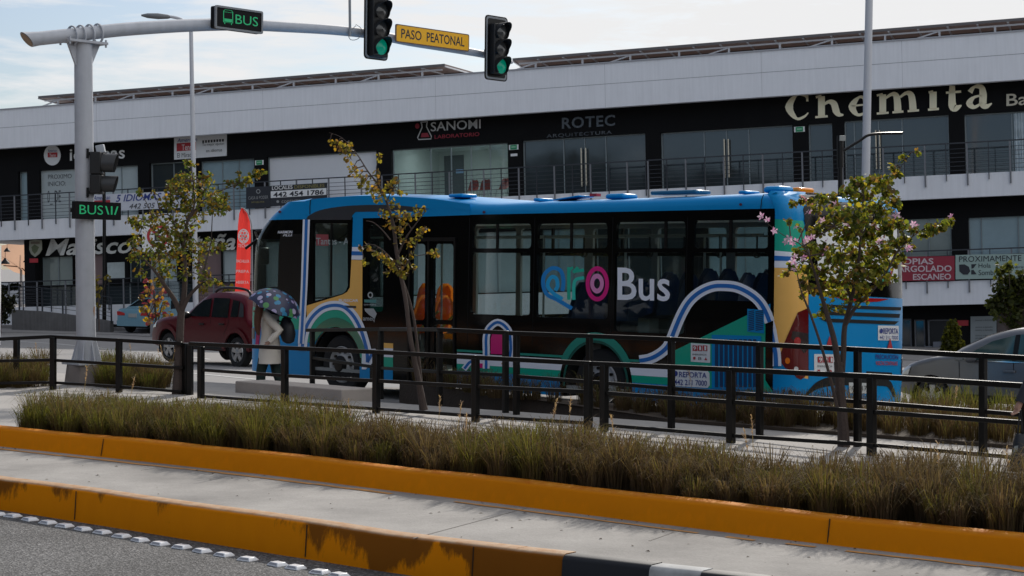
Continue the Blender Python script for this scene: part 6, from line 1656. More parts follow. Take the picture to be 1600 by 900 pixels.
lv = truck.pane('louvre_panel', [(.62, 1.13), (.83, 1.13), (.86, 1.46), (.72, 1.40)], mat('dark_louvre', (.02, .02, .022), .5), o=.016, maxl=.05)
truck.top_pane('windscreen', [(2.30, -.88), (3.02, -.95), (3.02, .95), (2.30, .88)])
truck.handle(2.28, .93, m_black); truck.handle(1.47, .95, m_black); truck.mirror(2.80, 1.12, m_black)
truck.seam([(1.94, .40), (1.94, 1.08)]); truck.seam([(1.40, .72), (1.24, .95), (1.20, 1.08)]); truck.seam([(2.95, .45), (3.0, 1.06)])
for h in truck.hubs:
    fl_ = arch((h, truck.wr), .54, 18, .1, math.pi - .1) + arch((h, truck.wr), .436, 18, .1, math.pi - .1)[::-1]
    truck.pane('fender_flare', fl_, m_redcar, o=.035, maxl=.2)
truck.pane('sill_trim', [(1.42, .37), (3.28, .37), (3.28, .46), (1.42, .46)], m_blackm, o=.012)
for sd_ in (1, -1):
    truck.t.part('roof_rail', MB().tube(smooth_line([(.72, sd_ * .66, 1.54), (.82, sd_ * .66, 1.70), (1.3, sd_ * .66, 1.76), (1.9, sd_ * .66, 1.745), (2.12, sd_ * .66, 1.66)], 4), .03, n=8), m_black)
truck.end_patch('tail_light', [(.70, .70), (.86, .70), (.86, .96), (.70, .96)], m_red, False)
truck.pane('headlight', [(4.30, .80), (4.52, .78), (4.50, .90), (4.28, .97)], m_lwhite)

# silver grey hatchback on the right
wf = G(1456, 650, 0); dirr = bf_; lw_ = Vector((-dirr.y, dirr.x, 0))
org_ = wf - dirr * 3.38 - lw_ * .83; org_.z = 0
grey = Car('parked_car', 'silver grey hatchback behind the bus, cut off by the right edge of the photo', 4.15, 1.74,
           [(0, .8), (.06, 1.0), (.3, 1.22), (.7, 1.40), (1.3, 1.475), (1.9, 1.47), (2.4, 1.36), (2.85, 1.15), (3.08, 1.02), (3.4, .955), (3.75, .87), (3.98, .76), (4.12, .60), (4.15, .45)],
           .93, .30, (.82, 3.38), .315, m_greycar, heading_frame(wf - (dirr * 3.38 + lw_ * .83) * .88 - Vector((0, 0, wf.z)), dirr) @ Matrix.Scale(.88, 4), m_carglass2, 1, tumble=.30, nose=.26)
grey.pane('window', [(1.95, .96), (2.82, .96), (2.60, 1.12), (2.36, 1.26), (1.98, 1.37)])
grey.pane('window', [(1.00, .97), (1.86, .96), (1.89, 1.385), (1.3, 1.39), (1.1, 1.34)])
grey.pane('pillar_trim', [(1.865, .96), (1.945, .96), (1.975, 1.375), (1.895, 1.385)], m_black)
grey.pane('window_trim', [(.98, .945), (2.95, .935), (2.95, .952), (.98, .962)], m_chrome, o=.013, maxl=.3)
grey.top_pane('windscreen', [(2.36, -.90), (2.95, -.97), (2.95, .97), (2.36, .90)])
grey.handle(1.98, .80); grey.mirror(2.62, .99, m_greycar)
grey.seam([(1.90, .34), (1.92, .94)]); grey.seam([(2.80, .36), (2.86, .62), (2.88, .93)]); grey.seam([(1.02, .5), (.98, .94)])
grey.pane('sill_trim', [(1.20, .305), (3.0, .305), (3.0, .40), (1.20, .40)], m_blackm)
hl = grey.pane('headlight', [(3.86, .655), (4.07, .64), (4.05, .70), (3.90, .79), (3.80, .80)], mat('headlight_glass', (.55, .57, .58), .12, metal=.3, coat=.8), o=.014, maxl=.06)
grey.pane('bumper_seam', [(3.72, .54), (4.10, .52), (4.10, .535), (3.72, .555)], m_under, o=.006)
grey.end_patch('number_plate', [(-.25, .42), (.25, .42), (.25, .53), (-.25, .53)], m_signwhite)
grey.end_patch('radiator_grille', [(-.5, .55), (.5, .55), (.55, .62), (-.55, .62)], m_under)

# pale blue saloon parked in front of the ramp, seen from behind
rc = GF(207, 521); dirr = Vector((.36, .93, 0)); 
blue = Car('parked_car', 'pale blue saloon parked before the restaurant, seen from behind', 4.4, 1.72,
           [(0, .7), (.03, .88), (.12, .99), (.62, 1.02), (.75, 1.05), (1.35, 1.36), (1.7, 1.42), (2.3, 1.43), (2.75, 1.33), (3.3, 1.03), (3.5, .98), (4.0, .86), (4.3, .7), (4.4, .5)],
           .95, .28, (.95, 3.5), .31, m_bluecar, heading_frame(rc, dirr), m_carglass, 1, tumble=.28, tail=.14)
blue.top_pane('rear_window', [(.78, -.90), (1.33, -.84), (1.33, .84), (.78, .90)])
blue.pane('window', [(1.55, 1.0), (2.25, 1.0), (2.27, 1.34), (1.75, 1.34)]); blue.pane('window', [(2.33, 1.0), (3.1, 1.0), (2.75, 1.25), (2.36, 1.34)])
for sd_ in (1, -1):
    blue.end_patch('tail_light', [(sd_ * .38, .74), (sd_ * .74, .74), (sd_ * .76, .90), (sd_ * .62, .90), (sd_ * .40, .84)], m_red, False)
    blue.pane('tail_light', [(0.0, .74), (.22, .76), (.18, .92), (0.02, .9)], m_red, both=True) if sd_ == 1 else None
blue.end_patch('number_plate', [(-.2, .66), (.2, .66), (.2, .82), (-.2, .82)], mat('plate_grey', (.35, .37, .36), .5), False)
blue.end_patch('bumper', [(-.72, .30), (.72, .30), (.74, .52), (-.74, .52)], m_bluecar, False, .05)
blue.mirror(3.0, 1.0, m_bluecar)

# ------------------------------------------------------------------ lamp posts
m_lampgrey = mat('pale_grey_lamp_paint', (.50, .515, .55), .5, var=.05)
def lamp(name, label, px_base, px_top, py_top, Y, rb, rt, arm=None, head=None, m=m_lampgrey, zb=None, extra=0.0):
    b = P(px_base, 500, Y); zb = far_ground(Y) if zb is None else zb; b.z = zb; tpt = P(px_top, py_top, Y)
    d = tpt - b; tpt = tpt + d.normalized() * extra
    t = Thing(name, label, 'street lamp', origin=b)
    pl = t.part('pole', MB().tube([b, b.lerp(tpt, .5), tpt], [rb, (rb + rt) / 2, rt], n=14), m)
    t.part('base_plate', MB().lathe([(rb * 2.2, 0), (rb * 2.2, .03), (rb * 1.3, .05), (rb * 1.1, .35), (rb, .36)], b, (0, 0, 1), n=14), m)
    if arm: t.part('arm', MB().tube(smooth_line([P(x, y, Y) for x, y in arm], 4), .05, n=8), m)
    if head:
        h = [P(x, y, Y) for x, y in head]; d = (h[1] - h[0]); ln = d.length; d.normalize(); up = Vector((0, 0, 1)); sd2 = d.cross(up).normalized(); up = sd2.cross(d)
        rings = []
        for f, w_, hh in ((0, .03, .03), (.12, .10, .07), (.45, .15, .10), (.8, .13, .08), (1, .05, .03)):
            c = h[0] + d * ln * f; rings.append([c + sd2 * w_ * math.cos(a) + up * hh * math.sin(a) for a in [2 * math.pi * i / 14 for i in range(14)]])
        t.part('lamp_head', MB().loft(rings), mat('lamp_head_grey', (.17, .18, .19), .5))
    return t
lamp('street_lamp', 'tall pale grey street lamp with a curved arm, behind the left tree', 307.5, 298.5, 47, 58, .10, .065, arm=[(298.5, 47), (292, 36), (280, 29), (266, 26)], head=[(268, 26.5), (221, 24)])
lamp('street_lamp', 'very tall pale grey lamp post behind the right tree, leaving the photo at the top', 1348, 1358, 0, 50, .135, .10, extra=2.6)
t = lamp('garden_lamp', 'black lamp post with a long side arm in front of the gold letters', 1313, 1313, 262, 44, .065, .06, m=m_black)
t.part('lamp_body', MB().tube([P(1313, 262, 44), P(1312.5, 212, 44)], [.085, .085], n=12), m_black)
t.part('arm', MB().tube(smooth_line([P(1317, 236, 44), P(1343, 220, 44), P(1362, 210, 44), P(1410, 208, 44)], 5), [.036] * 16, n=8), m_black)
f_ = P(1315, 216.5, 44); t.part('floodlight', MB().box(f_.x - .075, f_.x + .075, f_.y - .15, f_.y - .06, f_.z - .07, f_.z + .07), mat('floodlight_grey', (.3, .31, .29), .4), bevel=.01)
b = GF(163, 517); t = Thing('garden_lamp', 'thin black lamp post behind the grey signal pole', 'street lamp', origin=b)
t.part('pole', MB().tube([b, P(163, 340, b.y), P(162, 262, b.y)], [.09, .075, .07], n=10), m_black); t.part('base_plate', MB().lathe([(.2, 0), (.2, .03), (.12, .06), (.1, .3)], b, n=12), m_black)
# no-parking sign in front of the restaurant
Yp = 54; b = GF(237, 527); b = Vector((b.x, b.y, far_ground(b.y))); Yp = b.y
t = Thing('traffic_sign', 'white square no-parking sign with a red ring, half hidden by the left tree', 'sign', origin=b)
t.part('post', MB().bar(b, P(239, 352, Yp), .11, .06, up=(0, -1, 0)), mat('grey_post', (.2, .205, .22), .6))
fnp = lambda a, c, k=0.0: P(a, c, Yp - .06) + Vector((0, k, 0))
t.part('plate', MB().prism(rrect(222, 346, 272, 394, 3), [], fnp, .015), m_signwhite)
mb = MB().prism(circle2(247, 369, 17.5, 17.5, 30), [circle2(247, 369, 13.2, 13.2, 30)], lambda a, c, k=0.0: fnp(a, c, k - .012), .006); stroke_on(mb, [(237, 359), (257, 379)], 3.4, lambda a, c: fnp(a, c, -.018)); t.part('ring', mb, m_letred)
mb = MB(); text_on(mb, 'E', (241.5, 377, 252, 361), lambda a, c: fnp(a, c, -.010), bold=.03); t.part('letter', mb, m_letb)
mb = MB(); text_on(mb, 'E', (241.5, 377, 252, 361), lambda a, c: fnp(a, c, -.022), bold=.0)

# red feather flag
Yf = 47
def FL(px, py, dy=0.0): return P(px, py, Yf + dy)
ctr = [(381, 326), (387, 333), (391.5, 345), (393.5, 360), (394, 400), (394, 470), (394, 540)]
left = [(377, 325), (374, 333), (372, 350), (370.5, 380), (368.5, 420), (367, 458)]
right = [(379.5, 325.5), (386, 333), (390.5, 346), (392, 365), (391.5, 420), (390, 461)]
base = FL(394, 545); base.z = far_ground(Yf)
t = Thing('feather_flag', 'red feather flag with a white round emblem behind the front of the bus', 'flag', origin=base)
t.part('pole', MB().tube(smooth_line([base] + [FL(*p) for p in ctr[::-1][1:]] + [FL(376, 324)], 3), .018, n=6), m_greyp)
rows = []
for k in range(len(left)):
    rows.append([FL(left[k][0] + (right[k][0] - left[k][0]) * f, left[k][1] + (right[k][1] - left[k][1]) * f, .06 * math.sin(f * 7 + k * .8)) for f in np.linspace(0, 1, 9)])
t.part('cloth', MB().loft(rows, closed=False, caps=False), cloth('red_flag_cloth', (.75, .06, .05), .45))
fz = lambda a, c, k=0.0: FL(a, c, -.11 + k)
mb = MB()
for k in range(6):
    a = k * math.pi / 3; mb.drape(circle2(380.5 + 4.2 * math.cos(a), 369 + 5.6 * math.sin(a), 3.1, 4.2, 12), lambda p, q: fz(p, q), 99, [circle2(380.5 + 4.2 * math.cos(a), 369 + 5.6 * math.sin(a), 1.6, 2.3, 10)])
mb.drape(circle2(380.5, 369, 8.6, 11.5, 24), fz, 99, [circle2(380.5, 369, 7.3, 10, 22)])
t.part('emblem', mb, m_letw)
for tx_, q_ in (('TECNO', (372, 386, 389, 381, 1)), ('BACHILLER', (369.5, 410, 389.5, 405.5, .6)), ('PREPA', (369, 426, 389, 421.5, .6)), ('ABIERTA', (368.5, 443, 388.5, 438.5, .6))): t.part('lettering', text_on(MB(), tx_, q_, fz), m_letw)

# beige canopy and far bits at the left edge
Yt = 103
def T_(px, py, dy=0.0): return P(px, py, Yt + dy)
t = Thing('canopy', 'beige fabric canopy over the terrace at the left edge', 'canopy', origin=T_(20, 500))
cv = MB(); rows = []
A0 = [(-40, 395, 0), (0, 384, 0), (25, 379, 0), (46, 381, 0)]; A1 = [(-40, 425, 6), (5, 414, 6), (22, 425, 6), (46, 432, 6)]
for f in np.linspace(0, 1, 7): rows.append([T_(a[0] + (b[0] - a[0]) * f, a[1] + (b[1] - a[1]) * f + 2.5 * math.sin(f * math.pi), a[2] + (b[2] - a[2]) * f) for a, b in zip(A0, A1)])
t.part('cloth', cv.loft(rows, closed=False, caps=False), cloth('beige_canopy_cloth', (.60, .38, .26), .6))
t.part('mast', MB().tube([T_(33, 500, 5), T_(33, 416, 5)], .08, n=8), m_greyp)
rb = MB()
for a, b_ in (((33, 417), (5, 384)), ((33, 417), (45, 384)), ((33, 417), (46, 431)), ((33, 417), (6, 415))): rb.tube([T_(*a, 4.9), T_(*b_, 3)], .04, n=6)
t.part('ribs', rb, mat('brown_rib', (.14, .09, .06), .6))
lamp0 = None
for px, py, lab in ((11, 391, 'upper black bell-shaped lamp under the beige canopy'), (8, 409, 'larger black bell-shaped lamp under the beige canopy'), (40, 408, 'small bell-shaped lamp beside the black pillar under the beige canopy')):
    k = {391: .75, 409: 1.1, 408: .6}[py]; c = T_(px, py, -2); mw = Matrix.Translation(c) @ Matrix.Scale(k, 4)
    if lamp0 is None:
        lamp0 = Thing('pendant_lamp', lab, 'lamp', mw, group='bell lamps under the canopy')
        lamp0.part('shade', MB().lathe([(.26, -.12), (.22, -.02), (.10, .1), (.05, .2)], n=18), m_black); lamp0.part('cord', MB().tube([(0, 0, .2), (0, 0, .7)], .015, n=5), m_black)
    else: copy_thing(lamp0, mw, lab)
c = P(2, 405, 60); solo('white_post', 'pale post at the left edge of the photo beside the canopy', 'post', MB().box(c.x - .15, c.x - .03, c.y - .1, c.y + .1, far_ground(60), P(0, 384, 60).z), m_white, origin=(c.x, c.y, far_ground(60)))
a, b = GF(-60, 503), GF(21, 511); e = (b - a).normalized()
m_ = MB().bar(a + Vector((0, 0, .12)), b + Vector((0, 0, .12)), .5, .4); solo('orange_planter', 'low orange kerb planter below the dark bush at the left edge', 'planter', m_, mat('orange_planter_paint', (.5, .2, .03), .7, var=.2), origin=a)
wb_ = MB().box(-40, -20, 0, .3, 0, 2.2); 
c = T_(-10, 480, 14); solo('yard_wall', 'pale wall of the yard seen under the beige canopy', 'wall', MB().box(c.x - 8, c.x + 6, c.y, c.y + .3, c.z - 3, T_(0, 440, 14).z), mat('pale_yard_wall', (.42, .44, .47), .8, var=.2, vscale=1), origin=(c.x, c.y, c.z - 3))
# paper stacks in the dark doorway on the right
bx0 = BX(1447, 560); mb = MB(); mb.box(bx0 + .1, bx0 + 1.4, DG - .9, DG - .3, zg, zg + .01)
c = [A(1452, 560, DG - .6), A(1480, 555, DG - .6)]
solo('paper_stack', 'grey stack of cartons in front of the dark doorway behind the cone-shaped shrub', 'cartons', MB().box(A(1446, 550, 1.0)[0], A(1458, 550, 1.0)[0], .8, 1.3, zg, A(1450, 541, 1.0)[1]).box(A(1455, 550, 1.0)[0] + .1, A(1471, 550, 1.0)[0], .8, 1.35, zg, A(1460, 534, 1.0)[1]), mat('carton_grey', (.16, .17, .2), .7, var=.2), BF, (A(1458, 550, 1.0)[0], 1.0, zg))
# ------------------------------------------------------------------ leaves and grass as arrays of faces with a tint per blade
def mesh_arrays(name, co, faces_n, tint, m, kind=None, origin=None):
    """co: (n, k, 3) corners of n faces with k corners; tint: (n, 3)"""
    n, k, _ = co.shape
    og = np.zeros(3) if origin is None else np.array(origin)
    me = bpy.data.meshes.new(name); me.vertices.add(n * k); me.loops.add(n * k); me.polygons.add(n)
    me.vertices.foreach_set('co', (co - og).reshape(-1).astype(np.float32)); me.loops.foreach_set('vertex_index', np.arange(n * k, dtype=np.int32))
    me.polygons.foreach_set('loop_start', np.arange(0, n * k, k, dtype=np.int32)); me.polygons.foreach_set('loop_total', np.full(n, k, dtype=np.int32))
    at = me.color_attributes.new('tint', 'FLOAT_COLOR', 'CORNER')
    at.data.foreach_set('color', np.concatenate([np.repeat(tint, k, 0), np.ones((n * k, 1))], 1).reshape(-1).astype(np.float32))
    me.update(); me.validate(); me.materials.append(m)
    o = bpy.data.objects.new(name, me); COL.objects.link(o)
    if kind: o['kind'] = kind
    return o
m_leaf = leafy('leaf', translucent=.52); m_grass = leafy('grass_blade', translucent=.3, rough=.8, spec=.06); m_petal = leafy('blossom', translucent=.4, rough=.6, thru=(1.1, 1.0, 1.1), spec=.1)

def leaf_faces(centres, radii, counts, size, palette, lobes=True, droop=.5):
    """two-lobed leaves scattered through the given clumps; returns corner arrays and tints"""
    cs, ts = [], []
    for c, r, n in zip(centres, radii, counts):
        d = rng.normal(size=(n, 3)); d /= np.linalg.norm(d, axis=1, keepdims=True); p = np.array(c) + d * (r * 1.12 * rng.random((n, 1)) ** .55) * np.array([1, 1, .85])
        nrm = rng.normal(size=(n, 3)) + np.array([0, -.3, .5]); nrm /= np.linalg.norm(nrm, axis=1, keepdims=True)
        ax = rng.normal(size=(n, 3)) + np.array([0, 0, -droop * 2]); ax -= nrm * (ax * nrm).sum(1, keepdims=True); ax /= np.linalg.norm(ax, axis=1, keepdims=True) + 1e-9
        sd_ = np.cross(nrm, ax); s = size * rng.uniform(.6, 1.25, (n, 1)); fold = rng.uniform(.05, .45, (n, 1))
        tip = p + ax * s; notch = p + ax * s * .8
        pal = np.array(palette); t = pal[rng.integers(0, len(pal), n)] * rng.uniform(.8, 1.6, (n, 1))
        for sg in (1, -1):
            o1 = p + ax * s * .18 + sg * sd_ * s * .42 + nrm * s * fold * .42; o2 = p + ax * s * .72 + sg * sd_ * s * .52 + nrm * s * fold * .5; o3 = p + ax * s * 1.02 + sg * sd_ * s * .22 + nrm * s * fold * .2
            cs.append(np.stack([p, o1, o2, o3, notch], 1)); ts.append(t)
    return np.concatenate(cs), np.concatenate(ts)

def tree(name, label, Y, stems, clumps, palette, leaf, bark, density=1.0, depth=.5, group=None, flowers=None, twig_r=.006):
    """stems: lists of (px, py, dy[m], radius m); clumps: (px, py, r px, n)"""
    ax, ay, ad, ar = stems[0][0]; b = P(ax, ay, Y + ad)
    t = Thing(name, label, 'tree', origin=b, group=group)
    sw = lambda l: [P(x, y, Y + d) for x, y, d, r in l]
    mb = MB()
    def add(mb, l):
        pts = smooth_line(sw(l), 4); rr_ = np.interp(np.linspace(0, len(l) - 1, len(pts)), range(len(l)), [q[3] for q in l]); mb.tube(pts, rr_, n=9)
    add(mb, stems[0]); t.part('trunk', mb, bark)
    mb = MB()
    for l in stems[1:]: add(mb, l)
    allp = [p for l in stems for p in smooth_line(sw(l), 3)]
    cen, rad, cnt = [], [], []
    for x, y, r, n in clumps:
        dy = rng.uniform(-depth, depth) * min(1, r / 18); c = P(x, y, Y + dy); rr_ = r * Y / FOC
        cen.append(c); rad.append(rr_); cnt.append(max(3, int(n * density)))
        q = min(allp, key=lambda p: (p - c).length)
        mid_ = q.lerp(c, .5) + Vector((0, 0, .03)); mb.tube([q, mid_, c], [twig_r * 1.4, twig_r, twig_r * .5], n=5)
        for _ in range(max(2, int(r / 4))):
            e = c + Vector(rng.normal(size=3)).normalized() * rr_ * .8; mb.tube([c.lerp(mid_, .3), e], [twig_r * .7, twig_r * .3], n=4)
    t.part('branch', mb, bark)
    co, ti = leaf_faces(cen, rad, cnt, leaf, palette)
    cr = mesh_arrays('crown', co, 5, ti, m_leaf, origin=b); cr.parent = t.o
    if flowers:
        fc, ft = [], []
        for x, y in flowers:
            c = np.array(P(x, y, Y - rng.uniform(.1, .45))); ax_ = rng.normal(size=3) + np.array([0, -1.2, .2]); ax_ /= np.linalg.norm(ax_); u = np.cross(ax_, [0, 0, 1]); u /= np.linalg.norm(u); v = np.cross(ax_, u); s = rng.uniform(.03, .044)
            for k in range(5):
                a = 2 * math.pi * k / 5 + rng.uniform(-.2, .2); d = u * math.cos(a) + v * math.sin(a); e = -u * math.sin(a) + v * math.cos(a)
                fc.append(np.stack([c, c + d * s * .6 + e * s * .3 + ax_ * s * .2, c + d * s * 1.15 + ax_ * s * .35, c + d * s * .6 - e * s * .3 + ax_ * s * .2])); w_ = rng.random(); ft.append(np.array([.72, .30 + .3 * w_, .50 + .15 * w_]) * rng.uniform(.8, 1.1))
        fo_ = mesh_arrays('blossoms', np.array(fc), 4, np.array(ft), m_petal, origin=b); fo_.parent = t.o
    return t
m_bark = mat('grey_brown_bark', (.13, .095, .075), .9, var=.35, vscale=14, bump=.5, bscale=45)
m_bark2 = mat('dark_bark', (.07, .05, .042), .9, var=.35, vscale=14, bump=.5, bscale=45)
GRN = [(.08, .105, .018), (.105, .13, .02), (.05, .07, .014), (.14, .155, .02), (.06, .08, .02), (.17, .16, .02), (.035, .055, .014)]
AUT = [(.12, .105, .02), (.17, .13, .02), (.07, .07, .02), (.14, .08, .025), (.24, .15, .015), (.09, .06, .03), (.055, .06, .02)]

tree('tree', 'young tree with yellowing leaves at the left, its trunk in front of the red pickup', 23.6,
     [[(277, 622, 0, .085), (279, 570, 0, .062), (281, 520, .02, .055), (283, 488, .03, .05)],
      [(283, 490, .03, .045), (272, 468, .0, .036), (258, 447, -.1, .028), (243, 425, -.15, .02), (225, 405, -.2, .012), (208, 385, -.2, .007)],
      [(283, 490, .03, .045), (288, 455, .05, .038), (289, 415, .1, .03), (287, 380, .1, .024), (293, 345, .1, .018), (304, 318, .15, .012), (300, 270, .1, .006)],
      [(283, 488, .03, .035), (296, 462, -.05, .026), (313, 442, -.1, .018), (322, 410, -.1, .013), (330, 378, 0, .008)],
      [(287, 390, .1, .02), (276, 360, .2, .014), (262, 335, .2, .009), (230, 344, .2, .005)],
      [(293, 345, .1, .018), (312, 320, .2, .014), (330, 305, .2, .01), (360, 292, .2, .007), (400, 276, .2, .004)],
      [(258, 447, -.1, .02), (250, 420, .1, .013), (247, 385, .1, .008)]],
     [(298, 254, 10, 18), (293, 280, 17, 45), (275, 283, 12, 22), (322, 276, 12, 26), (318, 298, 26, 90), (290, 308, 22, 70), (270, 300, 14, 24), (345, 322, 14, 38), (333, 316, 22, 62), (348, 311, 10, 24),
      (300, 335, 26, 80), (265, 318, 18, 36), (240, 342, 18, 42), (215, 347, 13, 34), (205, 345, 7, 10), (258, 356, 24, 70), (283, 372, 24, 76), (247, 378, 20, 42), (268, 395, 24, 62), (240, 400, 20, 46), (215, 372, 14, 22), (207, 380, 10, 14), (212, 400, 14, 26), (302, 392, 22, 40), (325, 385, 18, 26), (345, 383, 10, 12), (310, 412, 16, 22), (320, 432, 14, 22), (258, 420, 18, 34), (285, 425, 16, 20), (268, 290, 9, 12),
      (358, 285, 8, 10), (375, 285, 11, 20), (388, 281, 8, 12), (398, 273, 10, 20), (408, 268, 7, 12), (373, 270, 5, 6), (240, 300, 6, 6), (220, 302, 6, 8), (325, 440, 10, 12), (340, 440, 8, 8), (220, 425, 10, 10), (248, 440, 10, 12)],
     AUT + GRN, .046, m_bark2, density=2.2, depth=.6)

tree('tree', 'thin sparse young tree with few yellow leaves in front of the bus door', 20.6,
     [[(662, 641, 0, .055), (655, 600, 0, .036), (647, 560, 0, .031), (640, 520, 0, .028), (634, 470, 0, .025), (626, 430, 0, .022)],
      [(626, 430, 0, .026), (619, 390, 0, .023), (614, 350, 0, .019), (604, 315, 0, .015), (592, 290, 0, .012), (575, 268, 0, .009), (557, 240, 0, .006), (535, 216, 0, .003), (514, 207, 0, .002)],
      [(658, 600, .05, .022), (652, 540, .1, .018), (645, 490, .1, .016), (630, 440, .1, .013), (612, 405, .1, .009), (585, 383, .1, .005), (562, 386, .1, .003)],
      [(621, 400, 0, .014), (634, 372, 0, .011), (648, 352, 0, .008), (664, 331, 0, .004)],
      [(626, 425, 0, .012), (643, 400, 0, .008), (655, 372, 0, .006), (668, 356, 0, .003)],
      [(610, 375, 0, .01), (598, 360, 0, .007), (584, 348, 0, .005), (572, 345, 0, .003)],
      [(592, 290, 0, .008), (588, 262, 0, .005), (594, 245, 0, .003)], [(604, 315, 0, .008), (612, 298, 0, .006), (622, 285, 0, .003)], [(650, 400, 0, .005), (672, 397, 0, .004), (690, 398, 0, .002)]],
     [(516, 220, 5, 6), (527, 225, 9, 14), (540, 232, 11, 22), (548, 226, 7, 10), (545, 247, 8, 9), (552, 262, 9, 12), (560, 275, 12, 22), (570, 285, 11, 20), (580, 298, 12, 20), (595, 306, 12, 22), (588, 270, 6, 7), (592, 244, 7, 10), (607, 292, 10, 16), (616, 282, 8, 12), (625, 300, 9, 14), (612, 318, 10, 16), (600, 334, 11, 16), (618, 338, 9, 14), (630, 332, 8, 12), (640, 338, 8, 14), (650, 330, 7, 12), (661, 326, 6, 10),
      (606, 350, 8, 8), (622, 356, 9, 14), (632, 348, 8, 12), (625, 374, 8, 10), (655, 363, 6, 9), (664, 358, 7, 13), (650, 372, 6, 8), (640, 382, 7, 10), (564, 387, 5, 6), (576, 386, 6, 8), (586, 394, 8, 12), (598, 400, 9, 14), (608, 410, 10, 16), (620, 415, 11, 20), (632, 408, 10, 18), (640, 398, 8, 12), (642, 416, 8, 12), (628, 428, 9, 14), (606, 425, 7, 8), (570, 410, 5, 5), (680, 397, 7, 13), (672, 393, 5, 6), (545, 275, 4, 3), (590, 285, 6, 6)],
     AUT + [(.20, .17, .02), (.16, .14, .02)], .045, m_bark2, density=1.25, depth=.25)

fl_px = [(1190, 338), (1198, 343), (1203, 344), (1207, 360), (1210, 361), (1232, 372), (1236, 376), (1240, 380), (1228, 378), (1244, 376), (1243, 354), (1259, 375), (1263, 372), (1269, 370), (1256, 380), (1242, 400), (1238, 408), (1243, 415), (1255, 402), (1241, 420), (1321, 348), (1324, 350), (1306, 318), (1304, 316), (1288, 395), (1291, 390), (1285, 345), (1372, 373), (1376, 377), (1379, 371), (1373, 378), (1402, 339), (1406, 344), (1400, 336), (1417, 388), (1421, 386), (1364, 352), (1368, 356), (1427, 350), (1431, 353), (1278, 420), (1486, 338), (1262, 332), (1265, 330), (1292, 376)]
tree('tree', 'leafy young tree with pink blossoms in front of the rear of the bus', 17.4,
     [[(1319, 708, 0, .07), (1317, 660, 0, .055), (1313, 610, 0, .05), (1310, 565, 0, .046)],
      [(1310, 570, 0, .036), (1303, 530, -.05, .03), (1292, 490, -.1, .024), (1280, 450, -.15, .017), (1268, 410, -.2, .01), (1255, 385, -.25, .006), (1225, 368, -.3, .004), (1200, 350, -.3, .002)],
      [(1314, 600, 0, .036), (1318, 550, .05, .03), (1320, 510, .08, .027), (1330, 470, .1, .022), (1340, 420, .1, .016), (1345, 370, .1, .012), (1350, 320, .1, .008), (1346, 280, .1, .004)],
      [(1320, 510, .08, .022), (1338, 478, .0, .018), (1362, 455, -.1, .014), (1385, 425, -.1, .01), (1405, 390, 0, .007), (1440, 360, 0, .004), (1487, 345, .1, .002)],
      [(1309, 640, -.05, .018), (1297, 590, -.1, .016), (1283, 540, -.15, .014), (1266, 490, -.2, .012), (1252, 455, -.25, .008), (1245, 425, -.25, .004)],
      [(1330, 470, .1, .015), (1318, 430, .15, .011), (1312, 385, .2, .008), (1300, 340, .2, .005), (1285, 310, .2, .003)],
      [(1345, 370, .1, .01), (1368, 330, .1, .007), (1385, 295, .1, .004), (1415, 250, .1, .002)]],
     [(1340, 285, 14, 32), (1362, 283, 14, 32), (1325, 300, 14, 32), (1348, 308, 20, 70), (1380, 282, 12, 26), (1385, 300, 14, 32), (1400, 270, 10, 18), (1395, 262, 6, 8), (1410, 245, 7, 10), (1432, 236, 4, 4), (1302, 310, 13, 28), (1285, 312, 11, 20), (1275, 326, 9, 14), (1240, 318, 6, 8), (1252, 313, 6, 8), (1268, 312, 6, 8),
      (1310, 335, 20, 60), (1340, 338, 22, 80), (1372, 325, 20, 66), (1398, 318, 13, 30), (1290, 352, 18, 46), (1272, 360, 12, 20), (1325, 365, 22, 76), (1355, 365, 22, 80), (1385, 352, 18, 56), (1405, 350, 12, 26), (1262, 388, 16, 34), (1285, 390, 18, 50), (1310, 400, 22, 70), (1340, 398, 24, 84), (1372, 390, 22, 74), (1398, 382, 16, 44), (1413, 372, 10, 20), (1245, 395, 10, 18), (1238, 415, 8, 12), (1262, 418, 15, 32), (1285, 425, 18, 44), (1312, 430, 20, 54), (1340, 430, 22, 66), (1368, 420, 20, 60), (1392, 410, 15, 34), (1408, 402, 8, 12), (1226, 428, 5, 5), (1258, 444, 11, 18), (1278, 452, 12, 20), (1300, 455, 15, 28), (1325, 460, 16, 30), (1350, 450, 16, 30), (1375, 440, 13, 20), (1290, 478, 9, 12), (1312, 480, 10, 10), (1285, 490, 8, 10), (1345, 470, 10, 10),
      (1430, 360, 8, 14), (1445, 365, 10, 20), (1458, 358, 10, 22), (1472, 352, 10, 24), (1484, 345, 8, 14), (1425, 385, 7, 10), (1395, 435, 8, 8), (1255, 460, 6, 6), (1232, 346, 5, 5), (1250, 356, 6, 6)],
     GRN + [(.17, .17, .02), (.22, .19, .02), (.10, .07, .025), (.14, .085, .03)], .047, m_bark2, density=2.05, depth=.55, flowers=fl_px)

